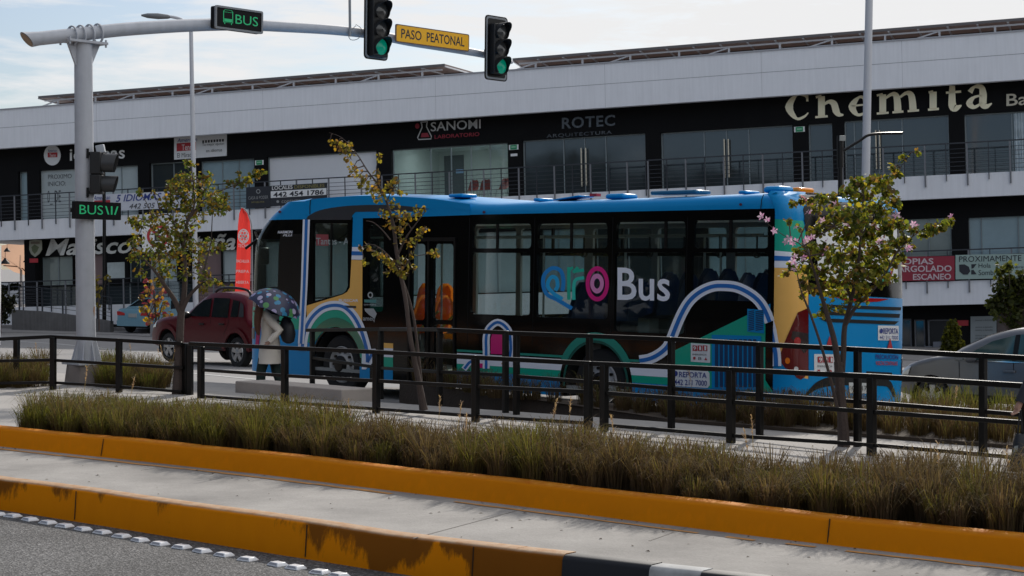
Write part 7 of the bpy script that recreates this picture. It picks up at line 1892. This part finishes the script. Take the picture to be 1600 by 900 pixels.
# shrubs and trees further away
def bush(name, label, cat, base, clumps, palette, leaf, Y, trunk=None, density=1.0, bark=None):
    t = Thing(name, label, cat, origin=base)
    cen = [P(x, y, Y + rng.uniform(-1, 1) * r * Y / FOC * .8) for x, y, r, n in clumps]
    co, ti = leaf_faces(cen, [r * Y / FOC for x, y, r, n in clumps], [int(n * density) for x, y, r, n in clumps], leaf, palette)
    mb = MB()
    if trunk:
        for l, r in trunk: mb.tube(smooth_line([P(x, y, Y) for x, y in l], 3), list(np.linspace(r, r * .5, (len(l) - 1) * 3 + 1)), n=7)
    else: mb.tube([base, base.lerp(cen[0], .5), cen[0]], [.05, .04, .01], n=6)
    for c in cen: mb.tube([base.lerp(cen[0], .6), c], [.012, .006], n=4)
    t.part('trunk' if cat == 'tree' else 'stem', mb, bark or m_bark2)
    o = mesh_arrays('crown' if cat == 'tree' else 'leaves', co, 5, ti, m_leaf, origin=base); o.parent = t.o
    return t
Yc = 56; cone = []
for i in range(60):
    f = i / 59; y = 503 + 50 * f; w_ = 2 + 18 * f ** .9
    for k in range(3): cone.append((1488 + rng.uniform(-w_, w_), y, 4.2, 16))
bc_ = P(1488, 560, Yc); bc_.z = far_ground(Yc)
bush('cone_shrub', 'clipped cone-shaped green shrub behind the grey car', 'shrub', bc_, cone, [(.075, .085, .012), (.12, .12, .015), (.05, .055, .01)], .10, Yc)
Yr = 48; cl2 = [(1588 + rng.normal() * 17, 463 + rng.normal() * 20, 9, 30) for _ in range(60)] + [(1562, 480, 9, 30), (1560, 462, 8, 20), (1570, 440, 9, 24), (1580, 430, 8, 20), (1568, 500, 9, 22), (1590, 510, 10, 24)] + [(1612 + rng.normal() * 14, 465 + rng.normal() * 22, 9, 26) for _ in range(40)]
br_ = P(1592, 540, Yr); br_.z = far_ground(Yr)
bush('tree', 'dense round green tree at the right edge behind the grey car', 'tree', br_, cl2, [(.045, .055, .012), (.07, .08, .015), (.03, .04, .01)], .11, Yr, trunk=[([(1592, 570), (1591, 530), (1590, 490), (1590, 460)], .09)], bark=m_bark)
Yl = 57; bl_ = P(246, 520, Yl); bl_.z = far_ground(Yl)
bush('shrub', 'sparse shrub with yellow and dark red leaves in front of the blue car', 'shrub', bl_, [(222, 462, 6, 10), (232, 452, 8, 14), (240, 470, 8, 14), (250, 460, 7, 10), (226, 480, 8, 14), (245, 488, 8, 14), (258, 475, 7, 10), (236, 500, 7, 8), (262, 490, 7, 8), (232, 440, 6, 8), (248, 505, 6, 8), (255, 448, 5, 6)],
     [(.28, .18, .015), (.16, .03, .05), (.10, .015, .04), (.2, .15, .03), (.2, .1, .06)], .15, Yl, trunk=[([(246, 524), (243, 490), (240, 455)], .05), ([(246, 505), (255, 470)], .03)])
bl_ = P(160, 470, 63); bl_.z = far_ground(63)
bush('shrub', 'low yellow-green plant behind the grey signal pole in front of the ramp', 'shrub', bl_, [(150, 436, 4, 8), (153, 448, 5, 10), (152, 460, 4, 8), (154, 476, 5, 10), (168, 433, 5, 8)], [(.18, .14, .02), (.12, .1, .02)], .14, 63, trunk=[([(155, 517), (154, 470), (152, 440)], .03)])
cl3 = [(x + rng.uniform(-3, 3), 458 + rng.uniform(-10, 9), 5, 9) for x in range(312, 386, 6)]
bl_ = P(350, 480, 62); bl_.z = far_ground(62)
bush('shrub', 'loose row of yellow-green planting on the terrace above the red pickup', 'shrub', bl_, cl3, [(.09, .095, .02), (.14, .12, .02), (.2, .15, .02)], .13, 62, trunk=[([(350, 530), (350, 470)], .05), ([(350, 500), (322, 462)], .03), ([(350, 500), (376, 462)], .03)])
cl4 = [(rng.uniform(-30, 20), rng.uniform(455, 498), 9, 40) for _ in range(22)]
bl_ = P(0, 512, 70); bl_.z = far_ground(70)
bush('shrub', 'dark green bush at the left edge below the canopy', 'shrub', bl_, cl4, [(.018, .022, .012), (.028, .03, .014), (.012, .016, .01)], .14, 70)
cl5 = [(x, 448 + rng.uniform(-3, 3), 4.5, 24) for x in np.linspace(-20, 26, 16)]
bl_ = P(5, 470, 80); bl_.z = far_ground(80)
bush('hedge', 'narrow dark hedge below the bell lamps at the left edge', 'hedge', bl_, cl5, [(.02, .028, .012), (.03, .035, .014)], .14, 80)

def point_in(poly, x, y):
    c = False; n = len(poly)
    for i in range(n):
        x0, y0 = poly[i]; x1, y1 = poly[(i + 1) % n]
        if (y0 > y) != (y1 > y) and x < (x1 - x0) * (y - y0) / (y1 - y0) + x0: c = not c
    return c
def grass(name, label, loop, z, spacing, blades, h, pal, plumes=0, spread=.32, grad=0.0):
    """tussocks of thin arching blades inside the given outline"""
    poly = [(p[0], p[1]) for p in loop]; xs_, ys_ = [p[0] for p in poly], [p[1] for p in poly]; pts = []
    y = min(ys_)
    while y < max(ys_):
        x = min(xs_)
        while x < max(xs_):
            a, b = x + rng.uniform(-.4, .4) * spacing, y + rng.uniform(-.4, .4) * spacing
            if point_in(poly, a, b) and abs(proj((a, b, z))[0] - 800) < 960: pts.append((a, b))
            x += spacing
        y += spacing
    pts = np.array(pts); nt_ = len(pts)
    big = rng.uniform(.62, 1.22, nt_) * (1 + .14 * np.sin(pts[:, 0] * 1.9 + 1.3 * np.sin(pts[:, 0] * .7))); hue = rng.random((nt_, 1))
    pal = np.array(pal)
    idx = np.repeat(np.arange(nt_), blades); n = len(idx)
    a = rng.uniform(0, 2 * math.pi, n); r0 = .10 * np.sqrt(rng.random(n)); hb = h * big[idx] * rng.uniform(.45, 1.12, n); out = spread * hb * rng.uniform(.15, 1.5, n)
    base = np.stack([pts[idx, 0] + r0 * np.cos(a), pts[idx, 1] + r0 * np.sin(a), np.full(n, z - .01)], 1)
    d = np.stack([np.cos(a + rng.normal(0, .5, n)), np.sin(a + rng.normal(0, .5, n)), np.zeros(n)], 1); side_ = np.stack([-d[:, 1], d[:, 0], np.zeros(n)], 1) * rng.uniform(.0016, .0036, (n, 1))
    m1 = base + d * (out * .3)[:, None] + np.stack([np.zeros(n), np.zeros(n), hb * .6], 1); m2 = base + d * out[:, None] + np.stack([np.zeros(n), np.zeros(n), hb], 1); m3 = base + d * (out * 1.7)[:, None] + np.stack([np.zeros(n), np.zeros(n), hb * rng.uniform(.75, 1.1, n)], 1)
    q1 = np.stack([base - side_, base + side_, m1 + side_, m1 - side_], 1); q2 = np.stack([m1 - side_, m1 + side_, m2 + side_ * .7, m2 - side_ * .7], 1); q3 = np.stack([m2 - side_ * .7, m2 + side_ * .7, m3 + side_ * .1, m3 - side_ * .1], 1)
    k = np.clip(hue[idx, 0] * .6 + rng.random(n) * .55 + grad * pts[idx, 0], 0, .999); t = pal[np.minimum((k * len(pal)).astype(int), len(pal) - 1)] * rng.uniform(.5, 1.2, (n, 1))
    straw = np.array([.10, .07, .038])
    t1 = t * .35 + straw * .55; t2 = t; t3 = t * .85 + np.array([.10, .075, .045]) * .4
    co = np.concatenate([q1, q2, q3]); ti = np.concatenate([t1, t2, t3])
    if plumes:
        for _ in range(plumes):
            i = rng.integers(nt_); c = np.array([pts[i, 0] + rng.uniform(-.1, .1), pts[i, 1] + rng.uniform(-.1, .1), z]); hh = h * rng.uniform(1.25, 1.75); dx = rng.uniform(-.25, .25); tp = c + np.array([dx * hh, rng.uniform(-.1, .1), hh]); st0 = c + (tp - c) * .8
            w_ = np.array([.0022, 0, 0]); co = np.concatenate([co, [[c - w_, c + w_, st0 + w_, st0 - w_]]]); ti = np.concatenate([ti, [[.2, .15, .09]]])
            dv_ = (tp - c) / np.linalg.norm(tp - c)
            for j in range(34):
                o_ = st0 + dv_ * (rng.random() * .14); e = rng.normal(size=3) * .011 + dv_ * .02; s_ = np.cross(e, dv_); s_ = s_ / (np.linalg.norm(s_) + 1e-9) * .003
                co = np.concatenate([co, [[o_ - s_, o_ + s_, o_ + e + s_, o_ + e - s_]]]); ti = np.concatenate([ti, [[.42, .31, .24]]])
    return mesh_stuff(name, label, co, ti)
def mesh_stuff(name, label, co, ti):
    o = mesh_arrays(name, co, 4, ti, m_grass, 'stuff'); o['label'] = label; o['category'] = 'grass'; return o
PALG = [(.12, .13, .032), (.15, .148, .038), (.105, .10, .034), (.14, .12, .045), (.15, .112, .062), (.125, .088, .058), (.10, .066, .052), (.13, .10, .065)]
lo = [PL0 + NRM * .08] + clip_start(off(KB, .24), PL0) ; hi = [PL0 + NRM * 1.22] + clip_start(off(KB, 1.30), PL0 + NRM * 1.3)
lo = [p for p in lo if p.x < 7]; hi = [p for p in hi if p.x < 7]
e1 = KB[-2] + (KB[-1] - KB[-2]).normalized() * 3
grass('ornamental_grass', 'band of brownish green tussock grass behind the far yellow kerb', lo + [e1 + NRM * .24, e1 + NRM * 1.3] + hi[::-1], .385, .20, 230, .335, PALG, plumes=16, grad=.055)
PALB = [(.09, .075, .04), (.10, .065, .045), (.085, .055, .042), (.12, .085, .05), (.11, .11, .04), (.075, .05, .04)]
bk = [ptl + NRM * .45] + [v for v in off(KB, 6.55) if v.x > -.6]; bk2 = [v for v in off(KB, 7.6) if v.x > -1.3]
grass('ornamental_grass', 'band of dry brown tussock grass between the far railing and the bus', bk + bk2[::-1], .345, .25, 120, .30, PALB, plumes=5)
# green tufts at the foot of the grey car
e3 = [G(1400, 640, .34), G(1500, 645, .34), G(1600, 652, .34), G(1600, 662, .34), G(1400, 652, .34)]
grass('ornamental_grass', 'taller green grass along the kerb below the grey car', e3, .345, .26, 34, .34, [(.11, .13, .03), (.13, .14, .035), (.15, .13, .05)], spread=.25)
PALL = [(.09, .115, .022), (.12, .13, .03), (.10, .08, .04), (.12, .09, .05), (.08, .06, .04)]
grass('ornamental_grass', 'tussock grass left of the signal pole foot, at the left edge', [G(-60, 606, .3), G(72, 607, .3), G(68, 590, .3), G(-60, 590, .3)], .31, .24, 130, .36, PALL, plumes=3)
grass('ornamental_grass', 'dense tussock grass right of the signal pole foot', [G(150, 605, .3), G(262, 612, .3), G(264, 597, .3), G(160, 590, .3)], .31, .22, 150, .36, PALL, plumes=5)

# ------------------------------------------------------------------ people
def skin_body(name, joints, edges, m, levels=2):
    """one continuous body grown from a skeleton: joints {name: (x, y, z, rx, ry)}"""
    keys = list(joints); me = bpy.data.meshes.new(name)
    me.from_pydata([joints[k][:3] for k in keys], [(keys.index(a), keys.index(b)) for a, b in edges], [])
    o = bpy.data.objects.new(name, me); COL.objects.link(o)
    md = o.modifiers.new('skin', 'SKIN'); md.use_smooth_shade = True
    for i, k in enumerate(keys):
        sv = me.skin_vertices[0].data[i]; sv.radius = joints[k][3:5]; sv.use_root = (k == 'pelvis')
    sb = o.modifiers.new('subdivision', 'SUBSURF'); sb.levels = sb.render_levels = levels
    me.materials.append(m); return o
def body_joints(h, stride=.0, la=None, ra=None):
    """standing figure facing +x, y to the left; h: height"""
    k = h / 1.70; s = stride
    J = {'pelvis': (0, 0, .93, .125, .15), 'waist': (0, 0, 1.06, .10, .125), 'chest': (.0, 0, 1.26, .11, .15), 'upper_chest': (-.01, 0, 1.38, .09, .14), 'neck': (0, 0, 1.455, .05, .05), 'skull_base': (.01, 0, 1.53, .065, .06), 'skull': (.015, 0, 1.61, .085, .075), 'crown': (.01, 0, 1.67, .055, .05)}
    E = [('pelvis', 'waist'), ('waist', 'chest'), ('chest', 'upper_chest'), ('upper_chest', 'neck'), ('neck', 'skull_base'), ('skull_base', 'skull'), ('skull', 'crown')]
    for sd_, n_, f, arm in ((1, 'left', s, la), (-1, 'right', -s, ra)):
        J['hip_' + n_] = (0, sd_ * .09, .87, .085, .085); J['knee_' + n_] = (f * .5 + .02, sd_ * .095, .48, .055, .055); J['calf_' + n_] = (f * .7 - .01, sd_ * .095, .33, .052, .05); J['ankle_' + n_] = (f - .01, sd_ * .095, .09, .035, .035); J['ball_' + n_] = (f + .09, sd_ * .10, .04, .035, .04); J['toe_' + n_] = (f + .16, sd_ * .10, .03, .022, .032)
        E += [('pelvis', 'hip_' + n_), ('hip_' + n_, 'knee_' + n_), ('knee_' + n_, 'calf_' + n_), ('calf_' + n_, 'ankle_' + n_), ('ankle_' + n_, 'ball_' + n_), ('ball_' + n_, 'toe_' + n_)]
        sh = (-.01, sd_ * .17, 1.39, .06, .06); el, wr2 = arm; J['shoulder_' + n_] = sh; J['elbow_' + n_] = (*el, .04, .04); J['wrist_' + n_] = (*wr2, .026, .03)
        hd = (Vector(wr2) - Vector(el)).normalized(); w_ = Vector(wr2); pl_ = w_ + hd * .05; J['palm_' + n_] = (*pl_, .03, .024)
        E += [('upper_chest', 'shoulder_' + n_), ('shoulder_' + n_, 'elbow_' + n_), ('elbow_' + n_, 'wrist_' + n_), ('wrist_' + n_, 'palm_' + n_)]
        up = hd.cross(Vector((1, 0, 0))); up = up.normalized() if up.length > .2 else Vector((0, 1, 0)); fwd = up.cross(hd).normalized()
        for i in range(4):
            o_ = fwd * (.027 - .018 * i); ln_ = (.07, .08, .075, .06)[i]; curl = -up * sd_ * .02
            a = pl_ + o_ + hd * .03; b = a + hd * ln_ * .5 + curl * .4; c = b + hd * ln_ * .35 + curl * 1.2
            for q, p, r in (('a', a, .0105), ('b', b, .0095), ('c', c, .008)): J[f'finger_{i}{q}_{n_}'] = (*p, r, r)
            E += [('palm_' + n_, f'finger_{i}a_{n_}'), (f'finger_{i}a_{n_}', f'finger_{i}b_{n_}'), (f'finger_{i}b_{n_}', f'finger_{i}c_{n_}')]
        a = w_ + hd * .03 + fwd * .03; b = a + hd * .035 + fwd * .02
        J['thumb_a_' + n_] = (*a, .013, .013); J['thumb_b_' + n_] = (*b, .010, .010); E += [('palm_' + n_, 'thumb_a_' + n_), ('thumb_a_' + n_, 'thumb_b_' + n_)]
    J = {q: (v[0] * k, v[1] * k, v[2] * k, v[3] * k, v[4] * k) for q, v in J.items()}
    return J, E
def ell(cx, cy, z, rx, ry, n=18): return [Vector((cx + rx * math.cos(2 * math.pi * i / n), cy + ry * math.sin(2 * math.pi * i / n), z)) for i in range(n)]
def person(label, fr, h, stride, la, ra): 
    t = Thing('person', label, 'person', fr); J, E = body_joints(h, stride, la, ra); b = skin_body('body', J, E, m_skin); b.parent = t.o; return t, J, h / 1.70
def face(t, k, hair_m, long_hair=False):
    c = Vector((.015, 0, 1.605)) * k
    for sd_ in (1, -1):
        t.part('eye', MB().ball(c + Vector((.083, sd_ * .03, .0)) * k, .011 * k, 8, 6), mat('eye_dark', (.02, .015, .012), .3)); t.part('ear', MB().ball(c + Vector((-.005, sd_ * .078, -.01)) * k, .022 * k, 8, 6, (.6, .5, 1.2)), m_skin)
    t.part('nose', MB().ball(c + Vector((.092, 0, -.028)) * k, .016 * k, 8, 6, (1, .7, 1.3)), m_skin); t.part('mouth', MB().ball(c + Vector((.078, 0, -.066)) * k, .02 * k, 8, 6, (.5, 1.1, .3)), mat('lips', (.3, .1, .09), .5))
    hm = MB(); rings = []
    for th in np.linspace(0, 2.0, 9):
        z = c.z + .02 * k + math.cos(th) * .098 * k; r = math.sin(th) * .098 * k + .002; rings.append([Vector((c.x - .018 * k + r * math.cos(a) * (1.0 if math.cos(a) < .3 else .72), c.y + r * .88 * math.sin(a), z)) for a in np.linspace(0, 2 * math.pi, 19)[:-1]])
    hm.loft(rings, caps=False)
    t.part('hair', hm, hair_m)

# the woman with the umbrella, walking to the left past the front of the bus
wp = G(421, 626, 0); hd_ = Vector((-.93, .36, 0)); FW = heading_frame(wp, hd_)
_iv = FW.inverted(); _la = (tuple((_iv @ P(437, 517, wp.y - .26)) / (1.62 / 1.7)), tuple((_iv @ P(421, 534, wp.y - .28)) / (1.62 / 1.7)))
t, J, k = person('woman in a long cream coat and dark green trousers under a dotted umbrella', FW, 1.62, .17, _la, ((.10, -.22, 1.20), (.235, -.12, 1.36)))
m_coat = mat('cream_coat', (.74, .67, .58), .85, var=.08, vscale=9); m_trs = mat('dark_green_trousers', (.008, .022, .018), .8); m_hairb = mat('reddish_brown_hair', (.10, .035, .016), .6, var=.3, vscale=20)
mb = MB(); mb.loft([[p * k for p in ell(*e)] for e in ((-.0, 0, .60, .175, .225), (0, 0, .75, .168, .215), (0, 0, .93, .15, .195), (0, 0, 1.07, .125, .17), (0, 0, 1.24, .135, .19), (-.01, 0, 1.38, .115, .185), (-.005, 0, 1.44, .075, .10), (0, 0, 1.475, .062, .066))], caps=False); t.part('coat', mb, m_coat)
for n_ in ('left', 'right'):
    a, b, c = [Vector(J[q + n_][:3]) for q in ('shoulder_', 'elbow_', 'wrist_')]; t.part('sleeve', MB().tube([a.lerp(b, -.12), a.lerp(b, .3), b, b.lerp(c, .5), c], [.07 * k, .074 * k, .062 * k, .056 * k, .05 * k], n=12, caps=False), m_coat)
    a, b, b2, c = [Vector(J[q + n_][:3]) for q in ('hip_', 'knee_', 'calf_', 'ankle_')]; t.part('trousers', MB().tube([a, a.lerp(b, .5), b, b2, c + Vector((0, 0, .02))], [.105 * k, .095 * k, .078 * k, .075 * k, .066 * k], n=12), m_trs)
    c = Vector(J['ankle_' + n_][:3]); sh = MB().tube([c + Vector((-.05, 0, -.055)), c + Vector((.0, 0, -.04)), c + Vector((.09, 0, -.055)), c + Vector((.17, 0, -.065))], [.035, .048, .042, .024], n=10); t.part('shoe', sh, m_blackm)
face(t, k, m_hairb)
hr2 = MB(); rows = []
for z, x, rx_, ry_ in ((1.60, .015, .06, .10), (1.5, .03, .05, .105), (1.38, .085, .045, .11), (1.22, .13, .035, .10), (1.08, .14, .02, .075), (1.0, .14, .008, .04)): rows.append([p * k for p in ell(x, .03, z, rx_, ry_, 14)])
hr2.loft(rows, caps=True)
t.part('long_hair', MB().tube(smooth_line([_iv @ P(x, y, wp.y - .24) for x, y in ((414, 466), (407, 478), (403, 495), (402, 512), (404, 524))], 3), [.075, .08, .075, .07, .066, .064, .06, .056, .05, .045, .035, .025, .012], n=10), m_hairb)
t.part('scarf', MB().tube([p * k for p in (Vector((.07, .06, 1.44)), Vector((.15, .10, 1.2)), Vector((.17, .11, .9)))], [.03, .035, .03], n=8), mat('pink_scarf', (.5, .05, .17), .7))
t.part('scarf', MB().lathe([(.085 * k, -.03), (.10 * k, 0), (.085 * k, .04), (.07 * k, .05)], Vector((0, 0, 1.44)) * k, n=14), mat('grey_scarf', (.12, .12, .13), .8))
# bag on her shoulder: a thing of its own
inv = FW.inverted(); cb_ = inv @ P(450, 516, wp.y - .05); top_ = inv @ P(441, 493, wp.y - .05)
t2 = Thing('shoulder_bag', 'black shoulder bag hanging on the back of the woman in the cream coat', 'bag', FW, cb_ - Vector((0, 0, .2)))
bg_ = MB(); rows = []
for f, w_, d in ((-.20, .04, .06), (-.17, .12, .12), (-.05, .17, .15), (.08, .15, .13), (.17, .09, .09), (.21, .03, .05)): rows.append([Vector((cb_.x + w_ * .75 * math.cos(a) + (f + .1) * .12, cb_.y + d * .7 * math.sin(a), cb_.z + f * 1.02)) for a in [2 * math.pi * i / 16 for i in range(16)]])
t2.part('pouch', bg_.loft(rows), mat('black_bag_cloth', (.012, .013, .018), .5, var=.3, vscale=15))
t2.part('strap', MB().tube(smooth_line([cb_ + Vector((-.06, 0, .18)), Vector((-.06, .12, 1.42 * k)), Vector((.05, .16, 1.40 * k)), cb_ + Vector((.1, 0, .12))], 4), .012, n=6), m_blackm)
# umbrella
top = inv @ P(411, 447, wp.y - .12); hand = Vector(J['palm_right'][:3])
axw = FW.to_3x3().inverted() @ Vector((.37, -.14, .91)).normalized(); rimc = inv @ P(429, 480, wp.y - .08)
axu = Vector(axw).normalized(); xu = axu.orthogonal().normalized(); yu = axu.cross(xu)
ap = rimc + axu * .27
t3 = Thing('umbrella', 'open navy umbrella with blue, green and lilac dots, held over the woman', 'umbrella', FW, ap)
R_, Hh = .43, .27; rings = []
for f in np.linspace(0.02, 1, 10):
    ring = []
    for j in range(48):
        a = 2 * math.pi * j / 48; sc_ = 1 - .06 * f * abs(math.sin(4 * a)) ; r = R_ * math.sin(f * 1.25) / math.sin(1.25) * sc_; hh = Hh * (math.cos(f * 1.25) - 1) / (1 - math.cos(1.25)) ; ring.append(ap + axu * (hh + .02 * f * f * (abs(math.sin(4 * a)))) + (xu * math.cos(a) + yu * math.sin(a)) * r)
    rings.append(ring)
def dotted():
    m = bpy.data.materials.new('dotted_umbrella_cloth'); m.use_nodes = True; t_ = m.node_tree; l = t_.links.new; b = t_.nodes['Principled BSDF']
    tcn = t_.nodes.new('ShaderNodeTexCoord'); v = N(t_, 'ShaderNodeTexVoronoi', i_Scale=9.5, i_Randomness=.7); l(tcn.outputs['Object'], v.inputs['Vector'])
    dot = M(t_, 'LESS_THAN', v.outputs['Distance'], .43); sc_ = t_.nodes.new('ShaderNodeSeparateColor'); l(v.outputs['Color'], sc_.inputs[0])
    rp_ = t_.nodes.new('ShaderNodeValToRGB'); rp_.color_ramp.interpolation = 'CONSTANT'; e = rp_.color_ramp.elements
    e[0].position, e[0].color = 0, (.02, .27, .5, 1); e[1].position, e[1].color = .28, (.42, .36, .6, 1)
    for p_, c_ in ((.5, (.08, .33, .08, 1)), (.68, (.02, .27, .5, 1)), (.84, (.55, .5, .68, 1))): q_ = e.new(p_); q_.color = c_
    b.inputs['Coat Weight'].default_value = .25; b.inputs['Coat Roughness'].default_value = .5; l(sc_.outputs[0], rp_.inputs[0]); mx = N(t_, 'ShaderNodeMix', data_type='RGBA'); l(dot, mx.inputs[0]); mx.inputs[6].default_value = (.012, .016, .07, 1); l(rp_.outputs[0], mx.inputs[7]); l(mx.outputs[2], b.inputs['Base Color']); b.inputs['Roughness'].default_value = .48; b.inputs['Specular IOR Level'].default_value = .9
    tl = t_.nodes.new('ShaderNodeBsdfTranslucent'); l(mx.outputs[2], tl.inputs[0]); ms = t_.nodes.new('ShaderNodeMixShader'); ms.inputs[0].default_value = .22; l(b.outputs[0], ms.inputs[1]); l(tl.outputs[0], ms.inputs[2]); l(ms.outputs[0], t_.nodes['Material Output'].inputs[0])
    return m
t3.part('canopy', MB().loft(rings, caps=False), dotted())
t3.part('shaft', MB().tube([ap + axu * .04, ap - axu * .3, hand + Vector((0, 0, .0))], .006, n=6), m_black); t3.part('tip', MB().tube([ap, ap + axu * .05], [.008, .004], n=6), m_black)
rb = MB()
for j in range(8): rb.tube([rings[i][j * 6] - axu * .006 for i in range(0, 10, 1)], .003, n=4)
t3.part('ribs', rb, m_greyp)
t3.part('handle', MB().tube([hand + Vector((0, 0, .02)), hand - Vector((0, 0, .09))], .013, n=8), m_black)

# someone stands just outside the right edge; only a hand with a bag is in the photo
hp = P(1594, 637, 15.2); fp = Vector((hp.x + .34, hp.y + .10, .30)); FP2 = heading_frame(fp, Vector((-.35, .94, 0)))
iv = FP2.inverted(); hl_ = iv @ hp; kk = 1.52 / 1.70
wr3 = hl_ / kk + Vector((.0, 0, .05)); el3 = Vector((.0, .24, 1.06))
t, J, k = person('person just outside the right edge, one hand holding a dark bag', FP2, 1.52, .08, (tuple(el3), tuple(wr3)), ((.02, -.24, 1.08), (.06, -.25, .82)))
mb = MB(); mb.loft([[p * k for p in ell(*e)] for e in ((0, 0, .84, .14, .17), (0, 0, 1.0, .12, .15), (0, 0, 1.24, .125, .175), (-.01, 0, 1.38, .11, .175), (0, 0, 1.46, .06, .065))], caps=False); t.part('jacket', mb, mat('dark_jacket', (.02, .022, .03), .8))
for n_ in ('left', 'right'):
    a, b, c = [Vector(J[q + n_][:3]) for q in ('shoulder_', 'elbow_', 'wrist_')]; t.part('sleeve', MB().tube([a.lerp(b, -.1), a.lerp(b, .4), b, b.lerp(c, 1.0)], [.066 * k, .066 * k, .058 * k, .05 * k], n=12, caps=False), mat('dark_jacket', (.02, .022, .03), .8))
    a, b, b2, c = [Vector(J[q + n_][:3]) for q in ('hip_', 'knee_', 'calf_', 'ankle_')]; t.part('trousers', MB().tube([a, a.lerp(b, .5), b, b2, c], [.1 * k, .09 * k, .07 * k, .066 * k, .055 * k], n=12), m_blackm)
face(t, k, m_hairb)
P1 = lambda x, y, dy=0.0: P(x, y, hp.y - .02 + dy)
t4 = Thing('hand_bag', 'black bag with pale print held by a hand at the right edge', 'bag', origin=P1(1592, 735))
mb = MB(); rows = []
for y, x0, x1, d in ((678, 1587, 1612, .03), (690, 1584, 1614, .06), (715, 1580, 1617, .08), (732, 1577, 1620, .08), (737, 1580, 1618, .05)):
    a, b = P1(x0, y), P1(x1, y); c = (a + b) / 2; hw_ = (b - a).length / 2; rows.append([Vector((c.x + hw_ * math.copysign(abs(math.cos(q)) ** .5, math.cos(q)), c.y + d * math.sin(q), c.z)) for q in [2 * math.pi * i / 20 for i in range(20)]])
t4.part('pouch', mb.loft(rows), mat('black_bag', (.012, .013, .015), .45, var=.3, vscale=12))
for x in (1590, 1599): t4.part('handle', MB().tube(smooth_line([P1(x, 682), P1(1594 + (x - 1594) * .4, 655), P1(1595, 641)], 4), .008, n=6), m_blackm)
t4.part('print', MB().add([P1(1585, 697, -.09), P1(1591, 696, -.09), P1(1589.5, 706, -.09), P1(1583, 707, -.09)], [(0, 1, 2, 3)]), mat('bag_print', (.2, .22, .22), .6))

# trees added out of view, made dense to darken reflections in glass and paint
def added_treeline(name, label, boxes):
    cen, rad, cnt = [], [], []
    for x0, x1, y0, y1, h in boxes:
        n = int(max(abs(x1 - x0), abs(y1 - y0)) * 6.5)
        for _ in range(n):
            f = rng.random(); g = rng.random(); cen.append((x0 + (x1 - x0) * f, y0 + (y1 - y0) * g, rng.uniform(.6, h))); rad.append(1.7); cnt.append(46)
    co, ti = leaf_faces(cen, rad, cnt, .95, [(.03, .035, .012), (.04, .045, .012), (.02, .022, .01), (.05, .04, .02)])
    o = mesh_arrays(name, co, 5, ti, m_leaf, 'stuff'); o['label'] = label; o['category'] = 'added trees'
added_treeline('added_treeline', 'dark trees added out of view to darken reflections', [(-47, -36, -18, 58, 12.5), (33, 42, -18, 36, 9.5), (-36, 34, -30, -22, 7.0)])
